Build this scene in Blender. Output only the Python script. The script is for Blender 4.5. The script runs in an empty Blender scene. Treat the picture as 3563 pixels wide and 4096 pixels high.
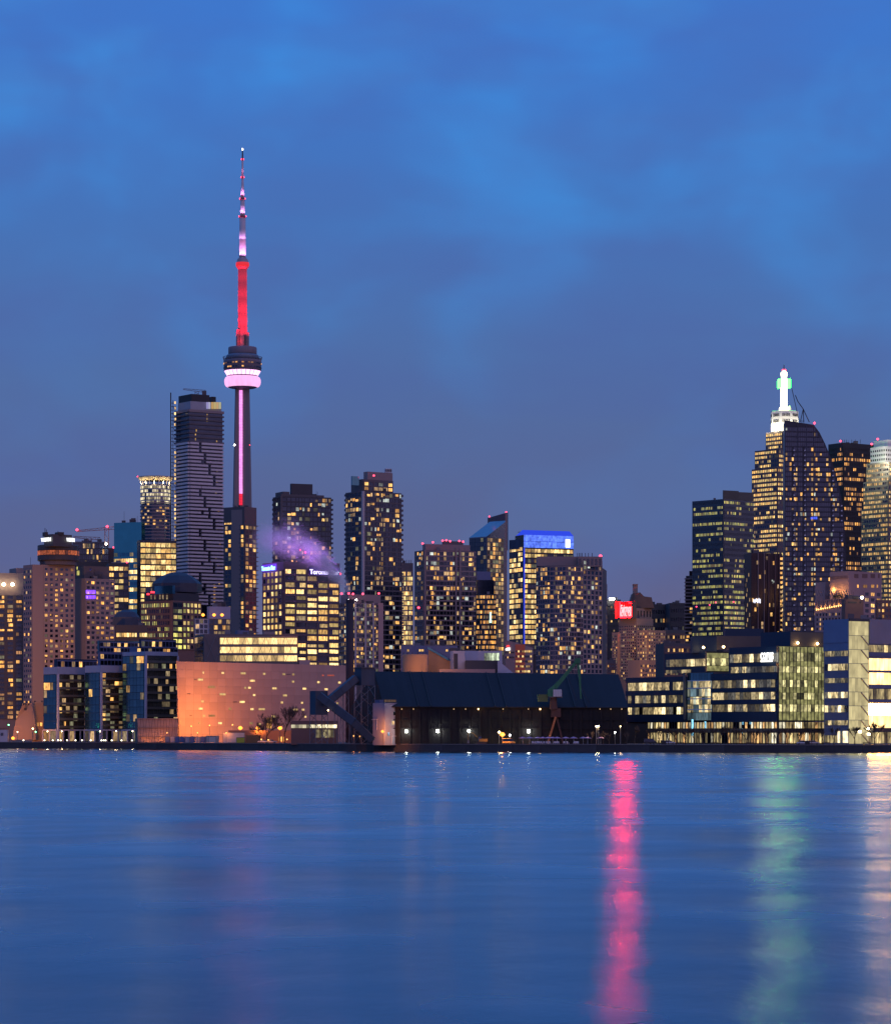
import bpy, math, random
from mathutils import Vector
R = random.Random(7)
SC = bpy.context.scene
COL = SC.collection
rad = math.radians

# ------------------------------------------------------------------ camera
F, HY, CX, CH = 11500.0, 2925.0, 1781.5, 8.0      # focal length, horizon row, centre column of the photograph; eye height (m)
GZ = 3.0                                          # level of the quay above the water
cam_d = bpy.data.cameras.new('camera'); cam = bpy.data.objects.new('camera', cam_d); COL.objects.link(cam)
cam.location = (0, 0, CH); cam.rotation_euler = (rad(90), 0, 0)
cam_d.sensor_fit = 'HORIZONTAL'; cam_d.sensor_width = 36.0
cam_d.lens = 36.0 * F / 3563.0
cam_d.shift_y = (HY - 2048.0) / 3563.0
cam_d.clip_start = 1.0; cam_d.clip_end = 60000.0
SC.camera = cam

# ------------------------------------------------------------------ world: blue-hour sky
W = bpy.data.worlds.new('World'); SC.world = W; W.use_nodes = True
nt = W.node_tree; N = nt.nodes; Lk = nt.links; N.clear()
out = N.new('ShaderNodeOutputWorld'); bg = N.new('ShaderNodeBackground'); Lk.new(bg.outputs[0], out.inputs[0])
tc = N.new('ShaderNodeTexCoord'); sep = N.new('ShaderNodeSeparateXYZ'); Lk.new(tc.outputs['Generated'], sep.inputs[0])
ramp = N.new('ShaderNodeValToRGB'); Lk.new(sep.outputs['Z'], ramp.inputs[0])
SKY = [(0.0, (.140, .118, .225)), (.03, (.125, .120, .240)), (.07, (.103, .130, .285)), (.12, (.082, .152, .365)),
       (.175, (.062, .172, .48)), (.24, (.050, .185, .60)), (.5, (.050, .185, .60)), (1.0, (.045, .165, .56))]
while len(ramp.color_ramp.elements) < len(SKY): ramp.color_ramp.elements.new(.5)
for e, (p, c) in zip(ramp.color_ramp.elements, SKY): e.position = p; e.color = (*c, 1)
mp = N.new('ShaderNodeMapping'); Lk.new(tc.outputs['Generated'], mp.inputs[0])
mp.inputs['Location'].default_value = (20.91, 9.63, 8.82); mp.inputs['Scale'].default_value = (15.0, 5.0, 22.0); mp.inputs['Rotation'].default_value = (0, rad(-18), 0)
nz = N.new('ShaderNodeTexNoise'); nz.inputs['Scale'].default_value = 1.0; nz.inputs['Detail'].default_value = 3.2; nz.inputs['Roughness'].default_value = .45
nz.inputs['Distortion'].default_value = .25
Lk.new(mp.outputs[0], nz.inputs['Vector'])
mr = N.new('ShaderNodeMapRange'); Lk.new(nz.outputs[0], mr.inputs[0])
mr.inputs[1].default_value = .42; mr.inputs[2].default_value = .74; mr.interpolation_type = 'SMOOTHSTEP'
hm = N.new('ShaderNodeMapRange'); Lk.new(sep.outputs['Z'], hm.inputs[0]); hm.inputs[1].default_value = .10; hm.inputs[2].default_value = .22
hm.inputs[3].default_value = .10; hm.inputs[4].default_value = .56
mul = N.new('ShaderNodeMath'); mul.operation = 'MULTIPLY'; Lk.new(mr.outputs[0], mul.inputs[0]); Lk.new(hm.outputs[0], mul.inputs[1])
mixc = N.new('ShaderNodeMix'); mixc.data_type = 'RGBA'; Lk.new(mul.outputs[0], mixc.inputs[0]); Lk.new(ramp.outputs[0], mixc.inputs[6])
mixc.inputs[7].default_value = (.048, .33, .86, 1)
# broad violet-grey cloud undersides
mp2 = N.new('ShaderNodeMapping'); Lk.new(tc.outputs['Generated'], mp2.inputs[0]); mp2.inputs['Scale'].default_value = (7.0, 3.0, 20.0); mp2.inputs['Location'].default_value = (13.4, 2.2, 5.5)
nz2 = N.new('ShaderNodeTexNoise'); nz2.inputs['Detail'].default_value = 5.0; nz2.inputs['Scale'].default_value = 1.6; Lk.new(mp2.outputs[0], nz2.inputs['Vector'])
mr2 = N.new('ShaderNodeMapRange'); Lk.new(nz2.outputs[0], mr2.inputs[0]); mr2.inputs[1].default_value = .42; mr2.inputs[2].default_value = .75; mr2.inputs[4].default_value = .42
mix2 = N.new('ShaderNodeMix'); mix2.data_type = 'RGBA'; Lk.new(mr2.outputs[0], mix2.inputs[0]); Lk.new(mixc.outputs[2], mix2.inputs[6])
mix2.inputs[7].default_value = (.078, .120, .37, 1)
Lk.new(mix2.outputs[2], bg.inputs[0]); bg.inputs[1].default_value = 1.0

# ------------------------------------------------------------------ soft, warm, low sun lamp added behind the camera in place of city glow
sun_d = bpy.data.lights.new('sun', 'SUN'); sun = bpy.data.objects.new('sun', sun_d); COL.objects.link(sun)
sun_d.energy = .85; sun_d.color = (1, .42, .30); sun_d.angle = rad(110)
sun.rotation_euler = Vector((-.75, 1.0, -.22)).to_track_quat('-Z', 'Y').to_euler()

vs = SC.view_settings; vs.view_transform = 'Standard'; vs.look = 'None'; vs.exposure = 0.0; vs.gamma = 1.0; vs.use_curve_mapping = False
cy = SC.cycles
cy.use_denoising = True; cy.max_bounces = 6; cy.diffuse_bounces = 2; cy.glossy_bounces = 3; cy.volume_bounces = 1; cy.transmission_bounces = 2
cy.sample_clamp_indirect = 6.0; cy.caustics_reflective = False; cy.caustics_refractive = False
cy.volume_max_steps = 64

# ------------------------------------------------------------------ helpers
def P(px, py, D): return Vector(((px - CX) * D / F, D, CH + (HY - py) * D / F))
def PX(px, D): return (px - CX) * D / F
def PZ(py, D): return CH + (HY - py) * D / F

class MB:
    def __init__(s): s.v = []; s.f = []; s.m = []
    def face(s, pts, m=0):
        b = len(s.v); s.v += [tuple(p) for p in pts]; s.f.append(tuple(range(b, b + len(pts)))); s.m.append(m)
    def obox(s, c, ux, uy, uz, m=0):                 # centre and three half vectors
        c, ux, uy, uz = Vector(c), Vector(ux), Vector(uy), Vector(uz)
        b = len(s.v)
        for k in range(8): s.v.append(tuple(c + ux * (1 if k & 1 else -1) + uy * (1 if k & 2 else -1) + uz * (1 if k & 4 else -1)))
        for q in ((0, 2, 3, 1), (4, 5, 7, 6), (0, 1, 5, 4), (2, 6, 7, 3), (0, 4, 6, 2), (1, 3, 7, 5)):
            s.f.append(tuple(b + i for i in q)); s.m.append(m)
    def box(s, x0, y0, z0, x1, y1, z1, m=0):
        s.obox(((x0 + x1) / 2, (y0 + y1) / 2, (z0 + z1) / 2), ((x1 - x0) / 2, 0, 0), (0, (y1 - y0) / 2, 0), (0, 0, (z1 - z0) / 2), m)
    def bar(s, a, b, r, r2=None, n=4, m=0):
        a, b = Vector(a), Vector(b); d = b - a
        if d.length < 1e-6: return
        d.normalize(); r2 = r if r2 is None else r2
        t = Vector((0, 0, 1)) if abs(d.z) < .9 else Vector((1, 0, 0))
        x = d.cross(t).normalized(); y = d.cross(x)
        i0 = len(s.v)
        for q, rr in ((a, r), (b, r2)):
            for k in range(n):
                an = 2 * math.pi * (k + .5) / n
                s.v.append(tuple(q + x * rr * math.cos(an) + y * rr * math.sin(an)))
        for k in range(n):
            s.f.append((i0 + k, i0 + (k + 1) % n, i0 + n + (k + 1) % n, i0 + n + k)); s.m.append(m)
        s.f.append(tuple(i0 + k for k in reversed(range(n)))); s.m.append(m)
        s.f.append(tuple(i0 + n + k for k in range(n))); s.m.append(m)
    def prism(s, poly, z0, z1, m=0, top=None, zt=None):  # poly: list of (x, y) counter-clockwise
        n = len(poly); b = len(s.v); top = top or poly
        for p in poly: s.v.append((p[0], p[1], z0))
        for i, p in enumerate(top): s.v.append((p[0], p[1], zt[i] if zt else z1))
        for k in range(n): s.f.append((b + k, b + (k + 1) % n, b + n + (k + 1) % n, b + n + k)); s.m.append(m)
        s.f.append(tuple(b + k for k in reversed(range(n)))); s.m.append(m)
        s.f.append(tuple(b + n + k for k in range(n))); s.m.append(m)
    def lathe(s, prof, n=32, c=(0, 0), m=0, a0=0.0):    # prof: (r, z) from low to high
        b = len(s.v)
        for r, z in prof:
            for k in range(n):
                an = a0 + 2 * math.pi * k / n
                s.v.append((c[0] + r * math.cos(an), c[1] + r * math.sin(an), z))
        for j in range(len(prof) - 1):
            for k in range(n):
                s.f.append((b + j * n + k, b + j * n + (k + 1) % n, b + (j + 1) * n + (k + 1) % n, b + (j + 1) * n + k)); s.m.append(m)
        s.f.append(tuple(b + k for k in reversed(range(n)))); s.m.append(m)
        j = len(prof) - 1; s.f.append(tuple(b + j * n + k for k in range(n))); s.m.append(m)
    def mesh(s, name, mats):
        me = bpy.data.meshes.new(name); me.from_pydata(s.v, [], s.f)
        mats = mats if isinstance(mats, (list, tuple)) else [mats]
        for x in mats: me.materials.append(x)
        if len(mats) > 1: me.polygons.foreach_set('material_index', s.m)
        me.update(); return me
    def build(s, name, mats, parent=None, smooth=False, off=None):
        if off is not None: s.v = [(x - off[0], y - off[1], z - off[2]) for x, y, z in s.v]
        me = s.mesh(name, mats)
        if smooth: me.polygons.foreach_set('use_smooth', [True] * len(me.polygons))
        o = bpy.data.objects.new(name, me); COL.objects.link(o)
        if parent: o.parent = parent
        return o

def tag(o, label=None, cat=None, group=None, kind=None):
    if label: o['label'] = label
    if cat: o['category'] = cat
    if group: o['group'] = group
    if kind: o['kind'] = kind
    return o
def thing(name, loc, label, cat, group=None, rz=0.0):
    o = bpy.data.objects.new(name, None); COL.objects.link(o); o.location = loc; o.rotation_euler = (0, 0, rz); o.empty_display_size = .5
    return tag(o, label, cat, group)
def copy_tree(o, parent=None):
    c = o.copy(); COL.objects.link(c); c.parent = parent
    for ch in list(o.children): copy_tree(ch, c)
    return c
def point_light(name, loc, power, color, radius=.3, parent=None, spot=None, aim=None):  # a lamp; with spot: a shaded flood lamp
    d = bpy.data.lights.new(name, 'SPOT' if spot else 'POINT'); d.energy = power; d.color = color; d.shadow_soft_size = radius
    o = bpy.data.objects.new(name, d); COL.objects.link(o); o.location = loc
    if parent: o.parent = parent
    if spot:
        d.spot_size = rad(spot); d.spot_blend = .6
        o.rotation_euler = Vector(aim).to_track_quat('-Z', 'Y').to_euler()
    return o

# ------------------------------------------------------------------ materials
MATS = {}
def mat(name, col, rough=.7, metal=0.0, var=.12, vs_=.25, streak=False, spec=.4, bump=0.0):
    if name in MATS: return MATS[name]
    m = bpy.data.materials.new(name); m.use_nodes = True; t = m.node_tree; n = t.nodes; l = t.links
    b = n['Principled BSDF']; b.inputs['Base Color'].default_value = (*col, 1); b.inputs['Roughness'].default_value = rough
    b.inputs['Metallic'].default_value = metal; b.inputs['Specular IOR Level'].default_value = spec
    if var:
        c = n.new('ShaderNodeTexCoord'); mpn = n.new('ShaderNodeMapping'); l.new(c.outputs['Object'], mpn.inputs[0])
        mpn.inputs['Scale'].default_value = (vs_, vs_, vs_ * (.2 if streak else 1))
        no = n.new('ShaderNodeTexNoise'); no.inputs['Detail'].default_value = 5; l.new(mpn.outputs[0], no.inputs['Vector']); no.inputs['Scale'].default_value = 1
        oi = n.new('ShaderNodeObjectInfo'); ad = n.new('ShaderNodeMath'); ad.operation = 'MULTIPLY_ADD'
        l.new(oi.outputs['Random'], ad.inputs[0]); ad.inputs[1].default_value = .35; l.new(no.outputs[0], ad.inputs[2])
        r = n.new('ShaderNodeMapRange'); l.new(ad.outputs[0], r.inputs[0]); r.inputs[1].default_value = .35; r.inputs[2].default_value = 1.0
        r.inputs[3].default_value = 1 - var; r.inputs[4].default_value = 1 + var
        mx = n.new('ShaderNodeVectorMath'); mx.operation = 'SCALE'; mx.inputs[0].default_value = col; l.new(r.outputs[0], mx.inputs['Scale'])
        l.new(mx.outputs[0], b.inputs['Base Color'])
        if bump:
            bp = n.new('ShaderNodeBump'); bp.inputs['Strength'].default_value = bump; l.new(no.outputs[0], bp.inputs['Height']); l.new(bp.outputs[0], b.inputs['Normal'])
    MATS[name] = m; return m

def lit(name, col, strength, lo=.25, hi=1.45, sx=1.5, sz=.4, sample=False, rnd=.82):
    """a lit window: room light seen through glass, with blinds, furniture and ceiling lamps as soft variation"""
    if name in MATS: return MATS[name]
    m = bpy.data.materials.new(name); m.use_nodes = True; t = m.node_tree; n = t.nodes; l = t.links
    b = n['Principled BSDF']; b.inputs['Base Color'].default_value = (.03, .03, .035, 1); b.inputs['Roughness'].default_value = .4
    c = n.new('ShaderNodeTexCoord'); oi = n.new('ShaderNodeObjectInfo')
    ml = n.new('ShaderNodeMath'); ml.operation = 'MULTIPLY'; l.new(oi.outputs['Random'], ml.inputs[0]); ml.inputs[1].default_value = 213.0
    cb = n.new('ShaderNodeCombineXYZ'); l.new(ml.outputs[0], cb.inputs[0]); l.new(ml.outputs[0], cb.inputs[2])
    mpn = n.new('ShaderNodeMapping'); l.new(c.outputs['Object'], mpn.inputs[0]); mpn.inputs['Scale'].default_value = (sx, 0.15, sz); l.new(cb.outputs[0], mpn.inputs['Location'])
    no = n.new('ShaderNodeTexNoise'); no.inputs['Scale'].default_value = 1; no.inputs['Detail'].default_value = 2.5; l.new(mpn.outputs[0], no.inputs['Vector'])
    r = n.new('ShaderNodeMapRange'); l.new(no.outputs[0], r.inputs[0]); r.inputs[1].default_value = .33; r.inputs[2].default_value = .68; r.inputs[3].default_value = lo; r.inputs[4].default_value = hi
    r2 = n.new('ShaderNodeMapRange'); l.new(oi.outputs['Random'], r2.inputs[0]); r2.inputs[3].default_value = 1 - rnd; r2.inputs[4].default_value = 1 + rnd * .6
    mu = n.new('ShaderNodeMath'); mu.operation = 'MULTIPLY'; l.new(r.outputs[0], mu.inputs[0]); l.new(r2.outputs[0], mu.inputs[1])
    m3 = n.new('ShaderNodeMath'); m3.operation = 'MULTIPLY'; l.new(mu.outputs[0], m3.inputs[0]); m3.inputs[1].default_value = strength
    b.inputs['Emission Color'].default_value = (*col, 1); l.new(m3.outputs[0], b.inputs['Emission Strength'])
    m.cycles.emission_sampling = 'AUTO' if sample else 'NONE'
    MATS[name] = m; return m

def glow(name, col, strength, sample=True):
    if name in MATS: return MATS[name]
    m = bpy.data.materials.new(name); m.use_nodes = True; b = m.node_tree.nodes['Principled BSDF']
    b.inputs['Base Color'].default_value = (.02, .02, .02, 1); b.inputs['Emission Color'].default_value = (*col, 1); b.inputs['Emission Strength'].default_value = strength
    m.cycles.emission_sampling = 'AUTO' if sample else 'NONE'
    MATS[name] = m; return m

conc = mat('concrete_mauve', (.28, .22, .21), .85, vs_=.06, streak=True, var=.10)
conc_d = mat('concrete_dark', (.13, .115, .12), .85, vs_=.08, streak=True)
conc_p = mat('concrete_pale', (.46, .40, .39), .8, vs_=.08, streak=True)
brick = mat('brick_brown', (.20, .12, .10), .85, vs_=.2)
pink = mat('stone_pink', (.40, .27, .25), .8, vs_=.1)
stone = mat('limestone', (.30, .24, .20), .85, vs_=.12, streak=True)
black = mat('black_steel', (.025, .025, .03), .55, vs_=.1)
dark = mat('dark_cladding', (.05, .05, .06), .5, vs_=.1)
dglass = mat('dark_glass', (.10, .12, .16), .16, 1.0, var=.25, vs_=.35)
nglass = mat('navy_glass', (.055, .075, .12), .2, 1.0, var=.3, vs_=.3)
bglass = mat('blue_glass', (.085, .24, .35), .14, 1.0, var=.22, vs_=.22)
tglass = mat('teal_glass', (.10, .36, .44), .12, 1.0, var=.12, vs_=.15)
oglass = mat('olive_glass', (.20, .185, .14), .2, .8, var=.25, vs_=.4)
navy = mat('navy_panel', (.012, .036, .075), .5, .2, var=.12, vs_=.15)
navy2 = mat('slate_blue_panel', (.12, .15, .26), .45, .4, var=.1, vs_=.15)
roofm = mat('roof_navy_metal', (.012, .016, .024), .7, .0, var=.2, vs_=.12, streak=True)
steel = mat('steel_grey', (.16, .17, .19), .5, .6, var=.1)
white = mat('white_panel', (.62, .62, .64), .6, var=.06)
green = mat('crane_green', (.03, .17, .08), .5, var=.2)
orange_p = mat('orange_panel', (.60, .14, .06), .6, var=.08)
bark = mat('bark', (.09, .06, .045), .9, var=.2, vs_=2)
quay_m = mat('quay_concrete', (.055, .055, .06), .85, var=.3, vs_=.3)
land_m = mat('paving', (.14, .12, .11), .85, var=.2, vs_=.1)
PAL = {
 'warm': [lit('lit_warm', (1, .48, .12), 1.25), lit('lit_warm_soft', (1, .62, .28), .55), lit('lit_cream', (1, .56, .16), 1.2)],
 'cream': [lit('lit_cream', (1, .56, .16), 1.2), lit('lit_cream_bright', (1, .66, .25), 1.8), lit('lit_straw', (.95, .66, .22), .9)],
 'green': [lit('lit_green_yellow', (.84, .76, .18), 1.0), lit('lit_lime_soft', (.72, .70, .30), .5), lit('lit_straw', (.95, .66, .22), .9)],
 'amber': [lit('lit_amber', (1, .44, .09), 1.35), lit('lit_warm', (1, .48, .12), 1.25), lit('lit_amber_soft', (.9, .42, .16), .5)],
 'mix': [lit('lit_warm', (1, .48, .12), 1.25), lit('lit_cream', (1, .56, .16), 1.2), lit('lit_warm', (1, .48, .12), 1.25), lit('lit_cool', (.85, .95, .85), .7), lit('lit_warm_soft', (1, .62, .28), .55), lit('lit_warm_soft', (1, .62, .28), .55)],
 'dim': [lit('lit_dim', (.9, .66, .36), .30), lit('lit_dim_green', (.62, .60, .34), .25), lit('lit_warm_soft', (1, .62, .28), .55)],
 'gold': [lit('lit_gold', (1, .66, .26), 1.5, .6, 1.2)],
}
beacon_m = glow('red_beacon', (1, .05, .10), 5)
sodium_m = glow('sodium_lamp', (1, .30, .035), 3.4)
whitelamp_m = glow('white_lamp', (1, .95, .82), 30)
warmlamp_m = glow('warm_lamp', (1, .78, .45), 20)

BOXC = {}
def boxmesh(w, d, h, m):
    k = (round(w, 2), round(d, 2), round(h, 2), m.name)
    if k not in BOXC:
        b = MB(); b.box(-k[0] / 2, -k[1] / 2, -k[2] / 2, k[0] / 2, k[1] / 2, k[2] / 2); BOXC[k] = b.mesh('pane', m)
    return BOXC[k]

# ------------------------------------------------------------------ buildings
class Face:
    def __init__(f, a, b):                # a: left end, b: right end on the ground, seen from outside
        f.O = Vector((a[0], a[1], 0)); d = Vector((b[0] - a[0], b[1] - a[1], 0)); f.W = d.length; f.u = d.normalized(); f.n = Vector((f.u.y, -f.u.x, 0)); f.rz = math.atan2(f.u.y, f.u.x)
    def pt(f, s, z, off=0): p = f.O + f.u * s + f.n * off; p.z = z; return p
    def s(f, px): k = (px - CX) / F; return (k * f.O.y - f.O.x) / (f.u.x - k * f.u.y)
    def z(f, py, px=None):
        D = f.pt(f.s(px), 0).y if px is not None else f.pt(f.W / 2, 0).y
        return PZ(py, D)

def footprint(xl, xc, xr, D, th=25, depth=30.0):
    """visible corners left to right as (x, y); th: turn of the right-hand face away from the picture plane"""
    t = math.tan(rad(th)); pts = []
    if xl is not None and xl < xc: d = D + (xc - xl) * D / F / t; pts.append((PX(xl, d), d))
    pts.append((PX(xc, D), D))
    if xr > xc: d = D + (xr - xc) * D / F * t; pts.append((PX(xr, d), d))
    if len(pts) == 3: A, B, C = pts; poly = [A, B, C, (A[0] + C[0] - B[0], A[1] + C[1] - B[1])]
    else:
        A, B = pts; u = Vector((B[0] - A[0], B[1] - A[1], 0)).normalized(); n = Vector((-u.y, u.x, 0)) * depth
        poly = [A, B, (B[0] + n.x, B[1] + n.y), (A[0] + n.x, A[1] + n.y)]
    return pts, poly

class Bld:
    def __init__(b, name, label, cat, fp, ytop, mats=conc_d, ybase=None, group=None, limit=220, part='wall', xref=None):
        b.pts, b.poly = fp; b.k = min(range(len(b.pts)), key=lambda i: b.pts[i][1])
        b.D = b.pts[b.k][1]; b.px = CX + b.pts[b.k][0] * F / b.D
        cx = sum(p[0] for p in b.poly) / len(b.poly); cyy = sum(p[1] for p in b.poly) / len(b.poly)
        b.root = thing(name, (cx, cyy, GZ), label, cat, group); b.loc = Vector((cx, cyy, GZ)); b.wins = []; b.limit = limit
        b.faces = [Face(b.pts[i], b.pts[i + 1]) for i in range(len(b.pts) - 1)]
        b.z1 = PZ(ytop, b.D); b.body(b.poly, GZ - .5, b.z1, mats, part)
    def body(b, poly, z0, z1, m, name='wall', **kw):
        q = MB(); q.prism(poly, z0, z1, **kw); return q.build(name, m, b.root, off=b.loc)
    def add(b, mb, name, m, parent=None, smooth=False): return mb.build(name, m, b.root, smooth, b.loc)
    def volume(b, xl, xc, xr, ytop, ybot, m, name='roof_block', D=None, th=25, depth=12.0):
        D = D or b.D; pts, poly = footprint(xl, xc, xr, D, th, depth)
        b.body(poly, PZ(ybot, D), PZ(ytop, D), m, name); return [Face(pts[i], pts[i + 1]) for i in range(len(pts) - 1)]
    def piece(b, f, s, z, w, d, h, m, name, off=0.0):
        o = bpy.data.objects.new(name, boxmesh(w, d, h, m)); COL.objects.link(o); o.parent = b.root
        o.location = f.pt(s, z, off) - b.loc; o.rotation_euler = (0, 0, f.rz); return o
    def win(b, f, s, z, w, h, m, isl, off=.06, d=.16): b.wins.append((isl, w * h, f, s, z, w, h, m, off, d))
    def grid(b, f, x0, x1, y0, y1, nx, nz, wf=.6, hf=.6, p=.3, pal='warm', frame=conc_d, glass=nglass, mode='rand', bands=False, piers=True, proud=.3, xref=None,
             skip=None, rows=None, jitter=0.0, unlit=True, band_out=0.0, band_h=None, dimp=.12, irr=0.0):
        """rows of windows between two picture columns and rows of the photograph, on face f"""
        s0, s1 = f.s(x0), f.s(x1); s0, s1 = max(0, s0), min(f.W, s1)
        xr = xref if xref is not None else (x0 if f.pt(s0, 0).y < f.pt(s1, 0).y else x1)
        zt, zb = f.z(y0, xr), max(GZ, f.z(y1, xr)); dz = (zt - zb) / nz; ds = (s1 - s0) / nx; w, h = ds * wf, dz * hf
        ws_ = [1 + irr * R.uniform(-1, 1) for _ in range(nx)]; cum = [0.0]
        for w_ in ws_: cum.append(cum[-1] + w_)
        edge = [s0 + (s1 - s0) * c_ / cum[-1] for c_ in cum]; gap = ds - w
        lat = MB(); bh = band_h if band_h else dz - h
        for r in range(nz + 1):
            zz = zb + r * dz; th_ = bh if 0 < r < nz else bh / 2; zc = zz + (0 if 0 < r < nz else (bh / 4 if r == 0 else -bh / 4))
            small = nx * nz <= 60
            if bands or small: b.piece(f, (s0 + s1) / 2, zc, s1 - s0 + .1 + 2 * band_out, proud + .1 + band_out, th_, frame, 'floor_band', (proud - .1 + band_out) / 2 + (.0 if bands else .05))
            else: lat.obox(f.pt((s0 + s1) / 2, zc, proud / 2), f.u * ((s1 - s0) / 2 + .05), f.n * (proud / 2 + .05), Vector((0, 0, th_ / 2)))
        if piers:
            for c in range(nx + 1):
                ss = edge[c]; pw = (ds - w) * (1 if 0 < c < nx else .5); ss += 0 if 0 < c < nx else (pw / 2 if c == 0 else -pw / 2)
                if nx * nz <= 60: b.piece(f, ss, (zb + zt) / 2, pw, proud * .8 + .06, zt - zb - .04, frame, 'pier', proud * .4)
                else: lat.obox(f.pt(ss, (zb + zt) / 2, proud * .4), f.u * (pw / 2), f.n * (proud * .4 + .03), Vector((0, 0, (zt - zb) / 2 - .02)))
        if lat.v: tag(b.add(lat, 'facade_frame', frame), kind='stuff')
        pm = PAL[pal]; colp = [R.random() for _ in range(nx)]
        for r in range(nz):
            rp = rows(nz - 1 - r) if rows else p
            if mode == 'office': rp = min(1, max(.04, rp + R.uniform(-.42, .42)))
            st = R.random() < rp; prev = False
            for c in range(nx):
                if skip and skip(c, nz - 1 - r): continue
                if mode == 'office':
                    if R.random() < .30: st = R.random() < rp; prev = False
                    on = st
                elif mode == 'stack':
                    on = (R.random() < .42) if prev else (R.random() < rp * (.25 + 1.1 * colp[c])); prev = on
                else: on = R.random() < rp
                w = edge[c + 1] - edge[c] - gap; sm = (edge[c] + edge[c + 1]) / 2; ww, hh, s_, z_ = w, h, sm, zb + (r + .5) * dz
                if on and jitter and R.random() < jitter:
                    k = R.choice((.45, .6, .8)); s_ += (1 - k) * w * R.choice((-.5, .5)); ww = w * k
                if on and jitter: hh = h * R.choice((1, 1, .82, .62)); z_ -= (h - hh) / 2 * R.choice((-1, 1))
                if on: b.win(f, s_, z_, ww, hh, R.choice(pm), 2)
                elif R.random() < dimp and unlit: b.win(f, s_, z_, ww, hh, R.choice(PAL['dim']), 1)
                elif unlit: b.win(f, s_, z_, w, h, glass, 0)
                if on and (ww < w or hh < h) and unlit: b.win(f, sm, zb + (r + .5) * dz, w, h, glass, 0, .0, .06)
    def clutter(b, n=5):
        """small plant boxes, pipes and masts on the main roof"""
        k = len(b.poly)
        for i in range(n):
            w = [R.random() ** 2 + .08 for _ in range(k)]; t = sum(w); x = sum(p[0] * q for p, q in zip(b.poly, w)) / t; y = sum(p[1] * q for p, q in zip(b.poly, w)) / t
            q = MB(); h = R.uniform(.8, 2.6); a, c = R.uniform(.6, 1.8), R.uniform(.6, 1.5)
            if i % 3 < 2: q.box(x - a, y - c, b.z1 - .02, x + a, y + c, b.z1 + h); b.add(q, 'roof_unit', R.choice((conc_d, dark, steel)))
            else: q.bar((x, y, b.z1), (x, y, b.z1 + h * R.uniform(1.2, 2.6)), .1); b.add(q, 'mast', black)
    def done(b):
        if b.z1 > 45: b.clutter(6)
        b.wins.sort(key=lambda t: (-t[0], -t[1]))
        for (isl, a, f, s, z, w, h, m, off, d) in b.wins[:b.limit]: b.piece(f, s, z, w, d, h, m, 'window', off)
        rest = {}
        for t in b.wins[b.limit:]: rest.setdefault(t[7].name, (t[7], []))[1].append(t)
        for k, (m, ts) in rest.items():
            q = MB()
            for (isl, a, f, s, z, w, h, m_, off, d) in ts: q.obox(f.pt(s, z, off), f.u * (w / 2), f.n * (d / 2), Vector((0, 0, h / 2)))
            tag(b.add(q, 'window', m), kind='stuff')
        return b
    def beacon(b, px, py, D=None, r=.55, m=None, post=1.2):
        D = D or b.D; c = P(px, py, D); q = MB(); q.lathe([(.05, c.z - r), (r, c.z - r * .4), (r, c.z + r * .4), (.05, c.z + r)], 8, (c.x, c.y))
        q2 = MB(); q2.bar((c.x, c.y, c.z - r - post), (c.x, c.y, c.z - r), .12); 
        o = b.add(q, 'beacon', m or beacon_m, smooth=True); p2 = q2.build('post', steel, o, off=b.loc); return o

def text(s, h, face, px0, px1, py, m, parent, loc0, name='lettering', off=.5, bold=.0, ext=.12, shear=0.0):
    """raised letters on a face, base line at py, filling px0..px1"""
    cu = bpy.data.curves.new(name, 'FONT'); cu.body = s; cu.size = h; cu.extrude = ext; cu.offset = bold; cu.shear = shear; cu.resolution_u = 3
    o = bpy.data.objects.new(name, cu); COL.objects.link(o)
    bpy.context.view_layer.update(); w = max(.1, o.dimensions.x)
    dg = bpy.context.evaluated_depsgraph_get(); me = bpy.data.meshes.new_from_object(o.evaluated_get(dg)); bpy.data.objects.remove(o)
    me.materials.clear(); me.materials.append(m)
    o = bpy.data.objects.new(name, me); COL.objects.link(o); o.parent = parent
    s0, s1 = face.s(px0), face.s(px1); k = (s1 - s0) / w
    o.scale = (k, 1, 1); o.rotation_euler = (rad(90), 0, face.rz); o.location = face.pt(s0, face.z(py, (px0 + px1) / 2), off) - loc0
    return o

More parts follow.
